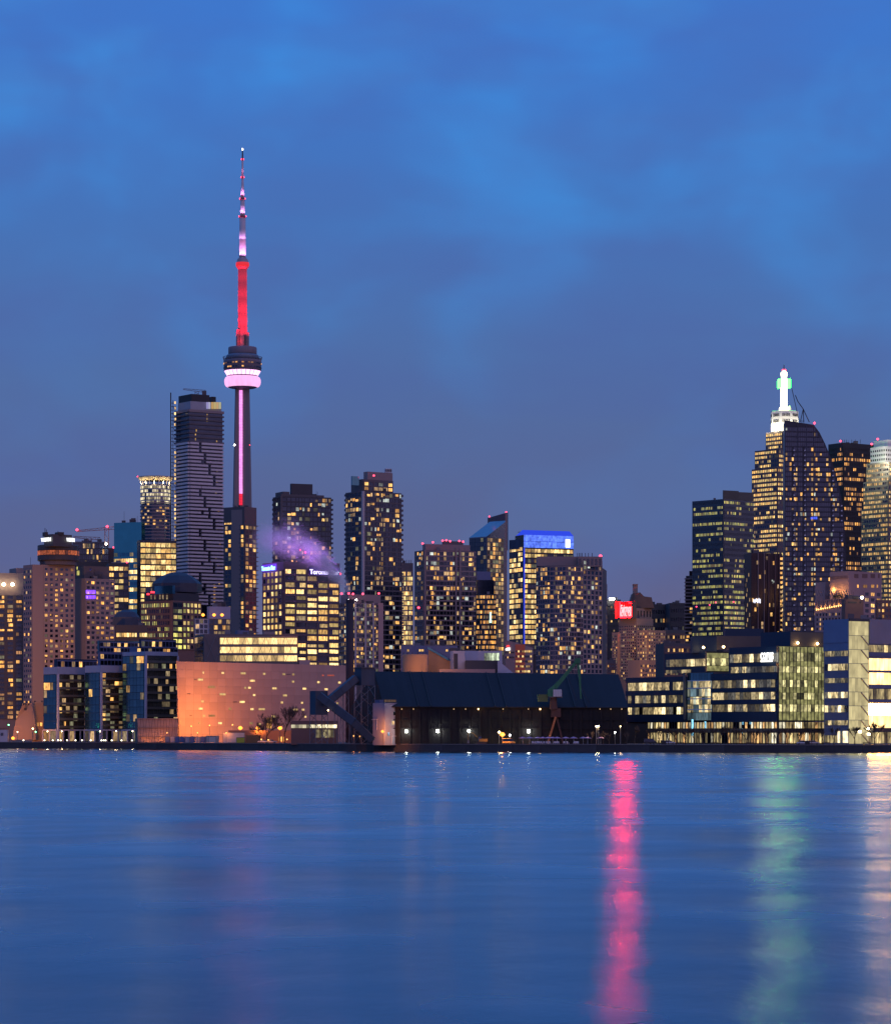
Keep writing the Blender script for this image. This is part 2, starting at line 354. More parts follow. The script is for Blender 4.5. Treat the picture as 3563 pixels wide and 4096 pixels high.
# ------------------------------------------------------------------ setting: water, land, quay
def water_material():
    m = bpy.data.materials.new('harbour_water'); m.use_nodes = True; t = m.node_tree; n = t.nodes; l = t.links
    n.remove(n['Principled BSDF']); df = n.new('ShaderNodeBsdfDiffuse'); df.inputs['Color'].default_value = (.015, .042, .088, 1)
    gs = n.new('ShaderNodeBsdfGlossy'); gs.distribution = 'BECKMANN'; gs.inputs['Color'].default_value = (.74, .80, .84, 1); fn = n.new('ShaderNodeFresnel'); fn.inputs['IOR'].default_value = 1.33
    gs.inputs['Anisotropy'].default_value = .42; tg = n.new('ShaderNodeCombineXYZ'); tg.inputs[0].default_value = 1.0; l.new(tg.outputs[0], gs.inputs['Tangent'])   # wave slopes run mostly along the view
    mx = n.new('ShaderNodeMixShader'); l.new(fn.outputs[0], mx.inputs[0]); l.new(df.outputs[0], mx.inputs[1]); l.new(gs.outputs[0], mx.inputs[2]); l.new(mx.outputs[0], n['Material Output'].inputs['Surface'])
    c = n.new('ShaderNodeTexCoord')
    def noise(sx, sy, det, rough=.5):
        mpn = n.new('ShaderNodeMapping'); l.new(c.outputs['Object'], mpn.inputs[0]); mpn.inputs['Scale'].default_value = (sx, sy, 1); mpn.inputs['Rotation'].default_value = (0, 0, rad(-4))
        no = n.new('ShaderNodeTexNoise'); no.inputs['Scale'].default_value = 1; no.inputs['Detail'].default_value = det; no.inputs['Roughness'].default_value = rough
        l.new(mpn.outputs[0], no.inputs['Vector']); return no
    big = noise(.05, .035, 2); fine = noise(.55, .22, 5, .62)
    r = n.new('ShaderNodeMapRange'); l.new(big.outputs[0], r.inputs[0]); r.inputs[1].default_value = .3; r.inputs[2].default_value = .7; r.inputs[3].default_value = .22; r.inputs[4].default_value = .30
    l.new(r.outputs[0], gs.inputs['Roughness'])
    bp = n.new('ShaderNodeBump'); bp.inputs['Strength'].default_value = 1.0; bp.inputs['Distance'].default_value = .035; l.new(fine.outputs[0], bp.inputs['Height'])
    bp2 = n.new('ShaderNodeBump'); bp2.inputs['Strength'].default_value = 1.0; bp2.inputs['Distance'].default_value = .5; l.new(big.outputs[0], bp2.inputs['Height']); l.new(bp.outputs[0], bp2.inputs['Normal'])
    [l.new(bp2.outputs[0], k.inputs['Normal']) for k in (df, gs, fn)]; return m
q = MB(); q.face([(-6000, -3000, 0), (6000, -3000, 0), (6000, 9000, 0), (-6000, 9000, 0)])
tag(q.build('harbour_water', water_material()), 'calm blue harbour water with coloured light streaks', kind='structure')

SHORE = [(-900, 1345), (0, 1320), (545, 1292), (546, 1238), (712, 1222), (1150, 1165), (1500, 1128), (2050, 1100), (2500, 1084), (3000, 1064), (3563, 1046), (4600, 1015)]
sh = [(PX(x, d), d) for x, d in SHORE]
land = MB()
far = [(9000, 1015), (9000, 24000), (-9000, 24000), (-9000, 1345)]
poly = sh + far
land.prism(poly, -3.0, GZ - .012)
tag(land.build('quayside_ground', land_m), 'paved city ground behind the quay', kind='structure')
# quay wall: each stretch its own slab with a cap stone
qr = thing('quay_wall', (0, 1100, 0), 'low dark concrete quay wall between water and promenade', 'quay wall')
for i in range(len(sh) - 1):
    a, b_ = Vector((*sh[i], 0)), Vector((*sh[i + 1], 0)); f = Face(a, b_)
    nseg = max(1, int(f.W / 9))
    for k in range(nseg):
        s0, s1 = f.W * k / nseg, f.W * (k + 1) / nseg; w = s1 - s0
        if not -60 < CX + f.pt(s0, 0).x / f.pt(s0, 0).y * F < 3620 and not -60 < CX + f.pt(s1, 0).x / f.pt(s1, 0).y * F < 3620: continue
        o = bpy.data.objects.new('wall_panel', boxmesh(w - .06, .5, 3.1 + R.uniform(-.03, .03), quay_m)); COL.objects.link(o); o.parent = qr
        o.location = f.pt((s0 + s1) / 2, 1.2, .2) - qr.location; o.rotation_euler = (0, 0, f.rz)
        o = bpy.data.objects.new('cap_stone', boxmesh(w - .03, .9, .3, mat('cap_stone', (.17, .15, .15), .8))); COL.objects.link(o); o.parent = qr
        o.location = f.pt((s0 + s1) / 2, GZ - .12, .15) - qr.location; o.rotation_euler = (0, 0, f.rz)

# ------------------------------------------------------------------ the broadcast tower
TD_ = 2650.0; k_ = TD_ / F; tx = PX(970, TD_)
tw = thing('broadcast_tower', (tx, TD_, GZ), 'very tall concrete needle tower with red and pink lit shaft and round pod', 'tower'); tl = Vector((tx, TD_, GZ))
def tz(y): return PZ(y, TD_) - GZ
tconc = mat('tower_concrete', (.22, .19, .19), .85, vs_=.05, streak=True)
tpale = mat('tower_antenna', (.52, .48, .52), .6, var=.05)
def lath(name, prof, m, n=40, smooth=True, parent=None):
    q = MB(); q.lathe([(max(.05, r * k_), tz(y)) for r, y in prof], n); o = q.build(name, m, parent or tw, smooth)
    return o
# Y-shaped shaft: three legs, the valley between two of them faces the harbour
q = MB(); rings = []
for y, leg, core in ((2925, 52, 17), (2500, 43, 15.5), (2025, 36, 14.5), (1750, 31, 14), (1556, 27.5, 13.5)):
    ring = []
    for a in (210, 330, 90):
        for da, r in ((-36, core), (-9, leg), (9, leg), (36, core)):
            an = rad(a + da); ring.append((r * k_ * math.cos(an) * 1.13, r * k_ * math.sin(an) * 1.13, tz(y) if y < 2925 else 0))
    rings.append(ring)
for r0, r1 in zip(rings, rings[1:]):
    for i in range(12): q.face([r0[i], r0[(i + 1) % 12], r1[(i + 1) % 12], r1[i]])
q.build('shaft', tconc, tw)
# glass lift strip with coloured lamps, panel by panel
pinkled = lit('led_pink', (1, .30, .86), 1.5, .8, 1.15, 3, .6, sample=True, rnd=.15); redled = glow('led_red', (1, .02, .06), 1.0)
npan = 40
for i in range(npan):
    ya, yb = 1562 + (2022 - 1562) * i / npan, 1562 + (2022 - 1562) * (i + 1) / npan
    for s in (-1, 1):
        h = (tz(ya) - tz(yb)) * .93; o = bpy.data.objects.new('lift_light_panel', boxmesh(6.0 * k_, .4, h, pinkled if ya < 1965 else redled)); COL.objects.link(o); o.parent = tw
        zz = (tz(ya) + tz(yb)) / 2; fr = (ya - 1556) / (2025 - 1556)
        o.location = ((-5.5 + s * 3.4) * k_, -(14.6 + 1.0 * fr) * k_ * 1.13 - .1, zz)
for x, c in ((-29, 'w'), (27, 'r')):
    q = MB(); q.lathe([(.05, tz(1786)), (1.0, tz(1783)), (1.0, tz(1780)), (.05, tz(1777))], 8, (x * k_, -17 * k_)); q.build('beacon', whitelamp_m if c == 'w' else beacon_m, tw)
radome = lit('radome_pink', (1, .46, .84), 1.15, .92, 1.08, .5, .1, sample=True, rnd=.02)
lath('pod_underside', [(26, 1556), (50, 1552), (62, 1548)], mat('pod_underside', (.3, .2, .28), .7))
lath('radome', [(60, 1549), (67, 1545), (71.5, 1537), (73, 1528), (72.5, 1519), (69, 1511), (63, 1507)], radome, 56)
lath('pod_neck', [(52, 1508), (52, 1500)], dark)
for i in range(24):       # lit observation windows, pane by pane
    a0, a1 = 2 * math.pi * (i + .06) / 24, 2 * math.pi * (i + .94) / 24; q = MB()
    P4 = [(62, 1503, a0), (62, 1503, a1), (73, 1484, a1), (73, 1484, a0)]
    q.face([(r * k_ * math.cos(a), r * k_ * math.sin(a), tz(y)) for r, y, a in P4]); q.build('pod_window', lit('pod_glow', (1, .52, .92), 2.2, .8, 1.1, sample=True, rnd=.1), tw)
lath('observation_deck', [(60, 1504), (71.5, 1485)], dark)
lath('pod_drum', [(72, 1485), (74.5, 1483), (76, 1448), (76, 1442), (70, 1441)], mat('pod_drum', (.20, .17, .20), .6), 48)
for (y, n, p, hh) in ((1456, 36, .5, 5), (1472, 36, .25, 5)):
    for i in range(n):
        a = 2 * math.pi * (i + .5) / n
        if math.sin(a) > .1: continue
        o = bpy.data.objects.new('pod_window', boxmesh(8 * k_, .35, hh * k_, R.choice(PAL['amber']) if R.random() < p else nglass)); COL.objects.link(o); o.parent = tw
        r = (75.3 if y < 1460 else 74.9) * k_ + .15; o.location = (r * math.cos(a), r * math.sin(a), tz(y)); o.rotation_euler = (0, 0, a + math.pi / 2)
q = MB()
for i in range(48):       # guard railings on the roof of the drum
    a = 2 * math.pi * i / 48; b2 = 2 * math.pi * (i + 1) / 48
    q.bar((75 * k_ * math.cos(a), 75 * k_ * math.sin(a), tz(1442)), (78 * k_ * math.cos(a), 78 * k_ * math.sin(a), tz(1429)), .22)
    q.bar((78 * k_ * math.cos(a), 78 * k_ * math.sin(a), tz(1429)), (78 * k_ * math.cos(b2), 78 * k_ * math.sin(b2), tz(1429)), .22)
q.build('roof_railing', steel, tw)
lath('roof_cone', [(72, 1441), (62, 1420), (56, 1417)], mat('roof_slate', (.16, .20, .26), .5, .3))
lath('upper_drum', [(56, 1417), (57, 1415), (57, 1392), (55, 1389), (20, 1388)], mat('upper_drum', (.22, .19, .22), .7))
for i in range(6):        # machine blocks round the shaft
    a = rad(30 + 60 * i); q = MB(); h0 = 1388; h1 = 1338 - (18 if i in (0, 3) else 0) + R.uniform(-4, 8)
    q.obox((21 * k_ * math.cos(a), 21 * k_ * math.sin(a), (tz(h0) + tz(h1)) / 2), (4.5 * k_ * math.cos(a), 4.5 * k_ * math.sin(a), 0), (-7 * k_ * math.sin(a), 7 * k_ * math.cos(a), 0), (0, 0, (tz(h1) - tz(h0)) / 2)); q.build('machine_block', tconc, tw)
lath('upper_shaft', [(19, 1390), (18.5, 1290), (18, 1180), (17.5, 1074)], mat('shaft_pale', (.26, .15, .16), .7, var=.05), 6, smooth=False)
lath('sky_pod', [(18, 1076), (24, 1069), (26, 1058), (26, 1050), (23, 1046), (21, 1038), (15, 1031)], mat('sky_pod', (.34, .30, .32), .6), 32)
lath('sky_pod_light', [(25.4, 1067), (27, 1060), (27, 1054), (26.2, 1050)], glow('led_red_soft', (1, .03, .04), .75), 32)
lath('antenna', [(13.5, 1032), (12.8, 950), (12.3, 868)], tpale, 8)
lath('antenna', [(9.6, 864), (8.8, 798)], tpale, 8)
lath('antenna', [(8, 792), (4, 711)], tpale, 8)
lath('antenna', [(4.2, 707), (3.6, 638)], tpale, 8)
lath('antenna', [(3.2, 635), (2.4, 600)], mat('antenna_tip', (.05, .04, .05), .6), 8)
lath('mast_tip', [(1.2, 600), (2.0, 597), (1, 592)], warmlamp_m, 8)
for y, r in ((866, 14), (795, 10.5), (709, 5.5), (637, 4.2)):
    lath('antenna_collar', [(r, y + 4), (r, y - 1), (r - 3, y - 3)], mat('collar', (.2, .05, .08), .6), 12)
    for s in (-1, 1):
        q = MB(); q.lathe([(.05, tz(y + 3)), (.38, tz(y)), (.38, tz(y - 1.5)), (.05, tz(y - 5))], 8, (s * r * k_, -.3 * r * k_)); q.build('beacon', beacon_m, tw)
for a in (200, 270, 340, 90):  # flood light on shaft and antenna; the added lamps float free round them
    c, s = math.cos(rad(a)), math.sin(rad(a))
    point_light('flood_lamp', (17 * c, 17 * s, tz(1349)), 35910, (1, .02, .05), 1, tw, 120, (-c * .55, -s * .55, 1))
    point_light('flood_lamp', (17 * c, 17 * s, tz(1310)), 29925, (1, .02, .05), 1, tw, 120, (-c * .55, -s * .55, 1))
    point_light('flood_lamp', (17 * c, 17 * s, tz(1259)), 19950, (1, .02, .05), 1, tw, 120, (-c * .55, -s * .55, 1))
    point_light('flood_lamp', (17 * c, 17 * s, tz(1199)), 13566, (1, .02, .05), 1, tw, 120, (-c * .55, -s * .55, 1))
    point_light('flood_lamp', (17 * c, 17 * s, tz(1134)), 10374, (1, .02, .05), 1, tw, 120, (-c * .55, -s * .55, 1))
    point_light('flood_lamp', (8 * c, 8 * s, tz(1025)), 6000, (.85, .40, 1), .6, tw, 120, (-c * .55, -s * .55, 1))
    point_light('flood_lamp', (7 * c, 7 * s, tz(960)), 2400, (.85, .40, 1), .6, tw, 120, (-c * .55, -s * .55, 1))
    point_light('flood_lamp', (5.4 * c, 5.4 * s, tz(854)), 2400, (.9, .38, .95), .5, tw, 120, (-c * .55, -s * .55, 1))
    point_light('flood_lamp', (4.5 * c, 4.5 * s, tz(782)), 1500, (.9, .40, .95), .5, tw, 120, (-c * .55, -s * .55, 1))
    point_light('flood_lamp', (3.5 * c, 3.5 * s, tz(690)), 270, (.9, .3, .6), .5, tw, 120, (-c * .55, -s * .55, 1))
point_light('flood_lamp', (-3, -9, tz(1366)), 1890, (1, .05, .08), .5, tw)

# ------------------------------------------------------------------ city, west part
G_T = 'city towers along the skyline'
# apartment slab at the edge
b = Bld('apartment_block', 'dark apartment block with scattered amber windows beside the beige hotel tower', 'building', footprint(None, -120, 94, 1500, 4, 30), 2292, conc, limit=260)
f = b.faces[0]
b.grid(f, -115, 93, 2380, 2878, 6, 27, .62, .66, .42, 'amber', conc_d, nglass, jitter=.4, piers=True)
b.volume(66, 66, 94, 2272, 2300, conc, D=1502, depth=12)
for x in (-50, -18, 15, 50): b.beacon(x, 2338, 1499, .9, warmlamp_m, .1)
b.done()
# beige hotel tower with revolving restaurant
b = Bld('hotel_tower', 'beige concrete hotel tower with round restaurant on its roof', 'building', footprint(93, 130, 300, 1450, 28), 2258, conc, limit=260)
fl, fr = b.faces
b.grid(fl, 95, 128, 2275, 2820, 4, 26, .55, .5, .16, 'amber', conc, nglass, proud=.15)
b.grid(fr, 174, 298, 2266, 2820, 6, 27, .5, .52, .42, 'amber', conc, nglass, proud=.12, jitter=.4)
D = 1462; c = (PX(233, D), D); k = D / F
for nm, prof, m in (('restaurant_stem', [(74, 2262), (74, 2244)], conc_d), ('restaurant_floor', [(79, 2246), (83, 2243), (83, 2224)], dark), ('restaurant_roof', [(83, 2204), (83, 2184), (78, 2182)], dark)):
    q = MB(); q.lathe([(r * k, PZ(y, D)) for r, y in prof], 20, c); b.add(q, nm, m)
q = MB(); q.lathe([(80 * k, PZ(2226, D)), (80 * k, PZ(2203, D))], 20, c); b.add(q, 'restaurant_core', dark)
for i in range(40):
    a = 2 * math.pi * (i + .5) / 40
    if math.sin(a) > .2: continue
    o = bpy.data.objects.new('window', boxmesh(10.5 * k, .3, 17 * k, lit('lit_red_dining', (1, .22, .06), .24, .1, 3.0, 2.4, .9))); COL.objects.link(o); o.parent = b.root
    o.location = Vector((c[0] + 81.3 * k * math.cos(a), c[1] + 81.3 * k * math.sin(a), PZ(2214, D))) - b.loc; o.rotation_euler = (0, 0, a + math.pi / 2)
vf = b.volume(176, 212, 288, 2136, 2184, dark, 'machine_room', D=1446, th=40)
b.volume(232, 232, 256, 2128, 2140, black, 'machine_room', D=1448, depth=5)
b.volume(180, 180, 192, 2128, 2145, black, 'machine_room', D=1448, depth=4); 
for x, y in ((180, 2112), (186, 2118), (232, 2124)):
    q = MB(); q.bar(P(x, y, 1450), P(x, 2140, 1450), .18); b.add(q, 'antenna', black)
sgn = glow('sign_white', (1, 1, .97), 1.8)
for (fc, x0, x1, y) in ((vf[0], 171, 210, 2166), (vf[1], 262, 294, 2167)): text('WESTIN', 2.6, fc, x0, x1, y, sgn, b.root, b.loc, off=1.0, bold=.06)
q = MB(); q.box(PX(130, 1444), 1440, GZ, PX(175, 1444), 1452, PZ(2808, 1444)); b.add(q, 'podium', conc)
b.done()
# lower hotel wing
b = Bld('hotel_tower', 'lower beige hotel tower carrying a small violet sign', 'building', footprint(300, 341, 459, 1475, 40), 2313, conc, limit=220)
b.grid(b.faces[1], 343, 457, 2320, 2660, 6, 17, .6, .55, .42, 'amber', conc, nglass, proud=.12, jitter=.3)
vf = b.volume(302, 336, 436, 2264, 2316, conc_d, 'roof_block', D=1480, th=30)
for x, y in ((362, 2278), (362, 2309)): b.win(vf[1], vf[1].s(x), vf[1].z(y, x), .9, 1.2, nglass, 0)
for x, y, h in ((313, 2292, 2.4), (309, 2273, 1.4)): b.win(vf[0], vf[0].s(x), vf[0].z(y, x), 2.4 if h > 2 else .8, h, PAL['green'][0], 2)
vio = glow('sign_violet', (.18, .05, 1), 3.0)
for y, n in ((2368, 7), (2389, 7)):           # two rows of letters too small to read
    for i in range(n):
        x = 344 + i * 5.6; b.piece(b.faces[1], b.faces[1].s(x), b.faces[1].z(y + R.uniform(-1, 1), x), .45, .2, 1.7, vio, 'sign_stroke', .45)
b.done()
# dark glass tower under construction behind
b = Bld('glass_tower', 'dark unlit glass tower with a tower crane above it', 'building', footprint(None, 290, 434, 1720, 8, 35), 2166, nglass, limit=150)
b.grid(b.faces[0], 292, 433, 2172, 2330, 18, 7, .82, .8, .05, 'warm', dark, nglass, proud=.12)
b.volume(434, 434, 458, 2192, 2400, dark, 'side_wing', D=1730)
b.volume(300, 300, 434, 2244, 2330, dark, 'lower_block', D=1700)
b.beacon(454, 2190, 1728); b.done()
# bright office slab
b = Bld('office_block', 'dark office block with rows of cream lit floors beside the teal glass tower', 'building', footprint(None, 434, 516, 1650, 10, 25), 2252, dark, limit=120)
b.grid(b.faces[0], 436, 514, 2262, 2462, 4, 8, .86, .6, .75, 'cream', dark, nglass, proud=.2, bands=True, dimp=.3)
b.beacon(508, 2249, 1650); b.done()
# teal glass office with lit floors
b = Bld('glass_office', 'teal glass office with brightly lit lower floors below the round condominium', 'building', footprint(456, 566, 580, 1690, 65), 2088, tglass, limit=260)
fl = b.faces[0]
b.grid(fl, 456, 566, 2205, 2440, 7, 10, .9, .62, .5, 'cream', tglass, bglass, mode='office', proud=.08, dimp=.4)
vf = b.volume(548, 560, 706, 2160, 2480, dark, 'lit_wing', D=1655, th=14)
b.grid(vf[1], 562, 704, 2168, 2440, 7, 12, .92, .74, .85, 'cream', dark, nglass, mode='office', proud=.25, bands=True, dimp=.5)
b.done()
# round condominium with glowing crown
D = 2150; k = D / F; c = (PX(623, D), D)
rt = thing('round_tower', (c[0], c[1], GZ), 'round condominium tower with glowing disc crown', 'building'); off = Vector((c[0], c[1], GZ))
def rl(name, prof, m, n=36, smooth=False):
    q = MB(); q.lathe([(r * k, PZ(y, D) if y < 2900 else GZ) for r, y in prof], n, c); return q.build(name, m, rt, smooth, off)
rl('core', [(60, 2925), (60, 1940)], nglass)
nfl = 13
for i in range(nfl): rl('balcony_slab', [(62.5, 2012 + i * 13 + 4), (62.5, 2012 + i * 13)], conc, 36)
for i in range(5): rl('floor_ring', [(61, 1944 + i * 15 + 2), (61, 1944 + i * 15)], white, 36)
for j in range(5):
    for i in range(44):
        a = 2 * math.pi * (i + .5) / 44
        if math.sin(a) > .1: continue
        o = bpy.data.objects.new('window', boxmesh(6.4 * k, .3, 10 * k, lit('lit_crown', (1, .84, .52), .95, .3, 1.4) if R.random() < .8 else dglass)); COL.objects.link(o); o.parent = rt
        o.location = Vector((c[0] + 60.5 * k * math.cos(a), c[1] + 60.5 * k * math.sin(a), PZ(1952 + j * 15, D))) - off; o.rotation_euler = (0, 0, a + math.pi / 2)
for j in range(8):
    for i in range(30):
        a = 2 * math.pi * (i + .5) / 30
        if math.sin(a) > .1 or R.random() > .22: continue
        o = bpy.data.objects.new('window', boxmesh(9 * k, .3, 7 * k, R.choice(PAL['warm']))); COL.objects.link(o); o.parent = rt
        o.location = Vector((c[0] + 60.5 * k * math.cos(a), c[1] + 60.5 * k * math.sin(a), PZ(2022 + j * 13, D))) - off; o.rotation_euler = (0, 0, a + math.pi / 2)
rl('crown_disc', [(56, 1923), (66, 1918), (72, 1912), (73, 1908), (40, 1907)], mat('crown_cream', (.7, .62, .45), .6), 40)
for i in range(20):
    a = 2 * math.pi * i / 20; q = MB(); q.bar((c[0] + 57 * k * math.cos(a), c[1] + 57 * k * math.sin(a), PZ(1941, D)), (c[0] + 64 * k * math.cos(a), c[1] + 64 * k * math.sin(a), PZ(1919, D)), .35); q.build('crown_strut', white, rt, off=off)
for a in (200, 235, 270, 305, 340): point_light('flood_lamp', (c[0] + 64 * k * math.cos(rad(a)) - off.x, c[1] + 64 * k * math.sin(rad(a)) - off.y, PZ(1936, D) - GZ), 900, (1, .72, .35), .5, rt)
q = MB(); q.lathe([(.05, PZ(1910, D)), (.8, PZ(1907, D)), (.05, PZ(1903, D))], 8, (c[0] - 72 * k, c[1])); q.build('beacon', beacon_m, rt, off=off)

# tall balconied condominium under construction
b = Bld('balcony_tower', 'tall grey tower striped with balconies, builders hoist on one side and crane on top', 'building', footprint(703, 757, 890, 1800, 32), 1640, nglass, limit=40)
fl, fr = b.faces; D = b.D
b.volume(712, 762, 886, 1604, 1642, mat('screen_grey', (.36, .36, .40), .6), 'glass_screen', D=1802, th=32)
vf = b.volume(714, 766, 838, 1575, 1606, black, 'machine_room', D=1806, th=32)
b.volume(846, 846, 862, 1586, 1606, black, 'machine_room', D=1822)
for x in (838, 852, 862): q = MB(); q.bar(P(x, 1588, 1818), P(x, 1608, 1818), .35); b.add(q, 'roof_frame', black)
q = MB(); q.bar(P(836, 1589, 1818), P(863, 1592, 1818), .35); b.add(q, 'roof_frame', black)
nup = 7
for i in range(nup + 1):
    y = 1642 + i * 17.6
    b.piece(fr, fr.W / 2, fr.z(y, 757), fr.W + 1.0, 1.6, 1.0 if i else 1.6, conc if i == 0 else conc_d, 'floor_slab', .4)
    b.piece(fl, fl.W / 2, fl.z(y, 757), fl.W + .2, 1.5, 1.0 if i else 1.6, conc if i == 0 else conc_d, 'floor_slab', .4)
nf = 45; pal_b = mat('balcony_panel', (.62, .56, .56), .7, var=.1)
for i in range(nf):
    y = 1772 + i * 14.6; z = fr.z(y, 757); g = (math.sin(i * .42) * .5 + .5); h = 1.25
    gx = 757 + (890 - 757) * (.30 + .42 * ((i // 3) % 4) / 3.0)
    segs = [(757, gx - 6), (gx + 6, 890)] if i % 7 != 5 else [(757, 800), (812, gx - 4), (gx + 6, 890)]
    for x0, x1 in segs:
        if x1 - x0 < 8: continue
        s0, s1 = max(0, fr.s(x0)), min(fr.W, fr.s(x1)); b.piece(fr, (s0 + s1) / 2, z, s1 - s0, 1.5, h, pal_b, 'balcony', .75)
    s0, s1 = fl.s(711 + (i % 3) * 3), fl.W; b.piece(fl, (s0 + s1) / 2, z, s1 - s0 + 1.5, 1.5, h, pal_b, 'balcony', .75)
    b.piece(fr, fr.W / 2, z + 1.25, fr.W + .5, .9, .25, conc_d, 'floor_slab', .3)
    if i in (40, 44): 
        for x in ((760, 775, 790) if i == 40 else (768,)): b.win(fr, fr.s(x), fr.z(y - 7, x), 1.7, 1.6, PAL['gold'][0], 2)
    if R.random() < .32: x = R.uniform(860, 884); b.win(fr, fr.s(x), fr.z(y - 7, x), .8, 1.0, R.choice(PAL['warm']), 2)
for i in range(6): b.win(fr, fr.s(857), fr.z(2345 + i * 14.6, 857), 1.5, 1.7, PAL['warm'][0], 2)
for x, y in ((782, 1735), (782, 1755), (828, 1662), (828, 1680), (785, 1720)): b.win(fr, fr.s(x), fr.z(y, x), .6, 2.0, PAL['warm'][2], 2)
sc_ = MATS['screen_grey']
for j, (x, cl) in enumerate(((828, (.55, .5, 1)), (836, (.75, .75, 1)), (848, (1, .6, .2)), (858, (.95, .75, .3)), (868, (1, .65, .3)), (878, (.8, .8, .5)))):
    b.piece(fr, fr.s(x), fr.z(1622, x), 1.5, .3, 4.2, glow('screen_glow_%d' % j, cl, .5, False), 'screen_panel', .5)
h = thing('construction_hoist', (PX(690, 1815), 1815, GZ), 'builders hoist mast with a string of work lamps on the balconied tower', 'hoist'); hl = h.location.copy()
q = MB(); q.bar(P(683, 1570, 1812), Vector((PX(683, 1812), 1812, GZ)), .45); q.build('mast', black, h, off=hl)
q = MB()
for i in range(56):
    y = 1612 + i * 14; q.bar(P(683, y, 1812), P(704, y, 1815), .22)
    if i % 2: q.bar(P(690, y, 1813), P(703, y + 14, 1815), .16)
q.bar(P(692, 1600, 1813), Vector((PX(692, 1813), 1813, GZ)), .22); q.build('scaffold', dark, h, off=hl)
for i in range(34):
    y = 1610 + i * 22 if i < 5 else 1810 + (i - 5) * 17.5
    if i == 13 or y > 2260: continue
    p = P(700 + (i % 2), y, 1806); q = MB(); q.obox(p, (.45, 0, 0), (0, .2, 0), (0, 0, .75)); q.build('work_lamp', lit('work_lamp', (1, .62, .22), 1.6), h, off=hl)
def crane(label, mast, y_foot, D, jib_a, jib_b, apex, m, r=.5, cw=True, lamps=()):
    p0 = P(mast, apex, D); c = thing('tower_crane', (p0.x, p0.y, P(mast, y_foot, D).z), label, 'crane'); l = c.location.copy()
    q = MB(); foot = P(mast, y_foot, D); w = r * 1.6
    for dx in (-w, w): q.bar(foot + Vector((dx, 0, 0)), Vector((p0.x + dx, p0.y, p0.z)), .14 * r * 2)
    n = max(3, int((p0.z - foot.z) / (2.4 * w)))
    for i in range(n):
        za, zb = foot.z + (p0.z - foot.z) * i / n, foot.z + (p0.z - foot.z) * (i + 1) / n; s = 1 if i % 2 else -1
        q.bar((p0.x + s * w, p0.y, za), (p0.x - s * w, p0.y, zb), .1 * r * 2)
    q.build('mast', m, c, off=l)
    q = MB(); a, b2 = P(*jib_a, D), P(*jib_b, D); d = (b2 - a); n = max(6, int(d.length / 3)); up = Vector((0, 0, r * 2.4))
    q.bar(a, b2, .14 * r * 2); q.bar(a + up * .4, b2 + up * .9, .12 * r * 2)
    for i in range(n):
        u0, u1 = a + d * i / n, a + d * (i + 1) / n
        q.bar(u0, u1 + up * (.4 + .5 * (i + 1) / n), .08 * r * 2); q.bar(u1, u1 + up * (.4 + .5 * (i + 1) / n), .08 * r * 2)
    q.build('jib', m, c, off=l)
    return c, l
c, l = crane('tower crane with red lamps, standing beside the teal glass tower', 427, 2185, 1700, (307, 2127), (458, 2117), 2108, mat('crane_red', (.30, .12, .10), .6), .75)
for x, y in ((308, 2119), (429, 2106)):
    q = MB(); p = P(x, y, 1698); q.lathe([(.05, p.z - .8), (.8, p.z - .2), (.8, p.z + .2), (.05, p.z + .8)], 8, (p.x, p.y)); q.build('beacon', beacon_m, c, off=l)
q = MB(); p = P(425, 2176, 1696); q.lathe([(.05, p.z - .7), (.7, p.z), (.05, p.z + .7)], 8, (p.x, p.y)); q.build('work_lamp', whitelamp_m, c, off=l)
c, l = crane('low reddish crane jib behind the dark glass tower', 358, 2170, 1735, (292, 2150), (400, 2161), 2154, mat('crane_red', (.30, .12, .10), .6), .8)
q = MB(); q.obox(P(398, 2164, 1735), (1.2, 0, 0), (0, 1, 0), (0, 0, 1.1)); q.build('counterweight', conc_d, c, off=l)
c, l = crane('small grey roof crane on top of the balconied tower', 787, 1578, 1815, (732, 1558), (822, 1570), 1566, steel, .7)
q = MB(); q.obox(P(817, 1572, 1815), (1.3, 0, 0), (0, 1, 0), (0, 0, 1.4)); q.build('counterweight', conc_d, c, off=l)
b.done()

# condominium next to the broadcast tower foot
b = Bld('condominium', 'condominium with blank grey top at the foot of the needle tower', 'building', footprint(880, 978, 1026, 1900, 55), 2026, conc_d, limit=200)
fl, fr = b.faces
b.body([(PX(925, 1905), 1905), (PX(975, 1900), 1900.5), (PX(975, 1900), 1925), (PX(925, 1905), 1925)], GZ, PZ(2040, 1905), conc, 'core_block')
b.grid(fl, 900, 976, 2100, 2600, 6, 28, .72, .72, .42, 'warm', conc_d, nglass, mode='stack', proud=.2)
b.grid(fr, 980, 1024, 2100, 2600, 3, 28, .72, .7, .32, 'warm', conc_d, dark, mode='stack', proud=.2)
for i in range(28): b.piece(fr, fr.W, fr.z(2104 + i * 17.8, 1020), 1.2, 1.8, .5, conc, 'balcony', .4)
for i in range(8): b.win(fl, fl.s(900 + i * 6), fl.z(2095, 910), .8, 1.0, PAL['warm'][2], 2)
b.done()
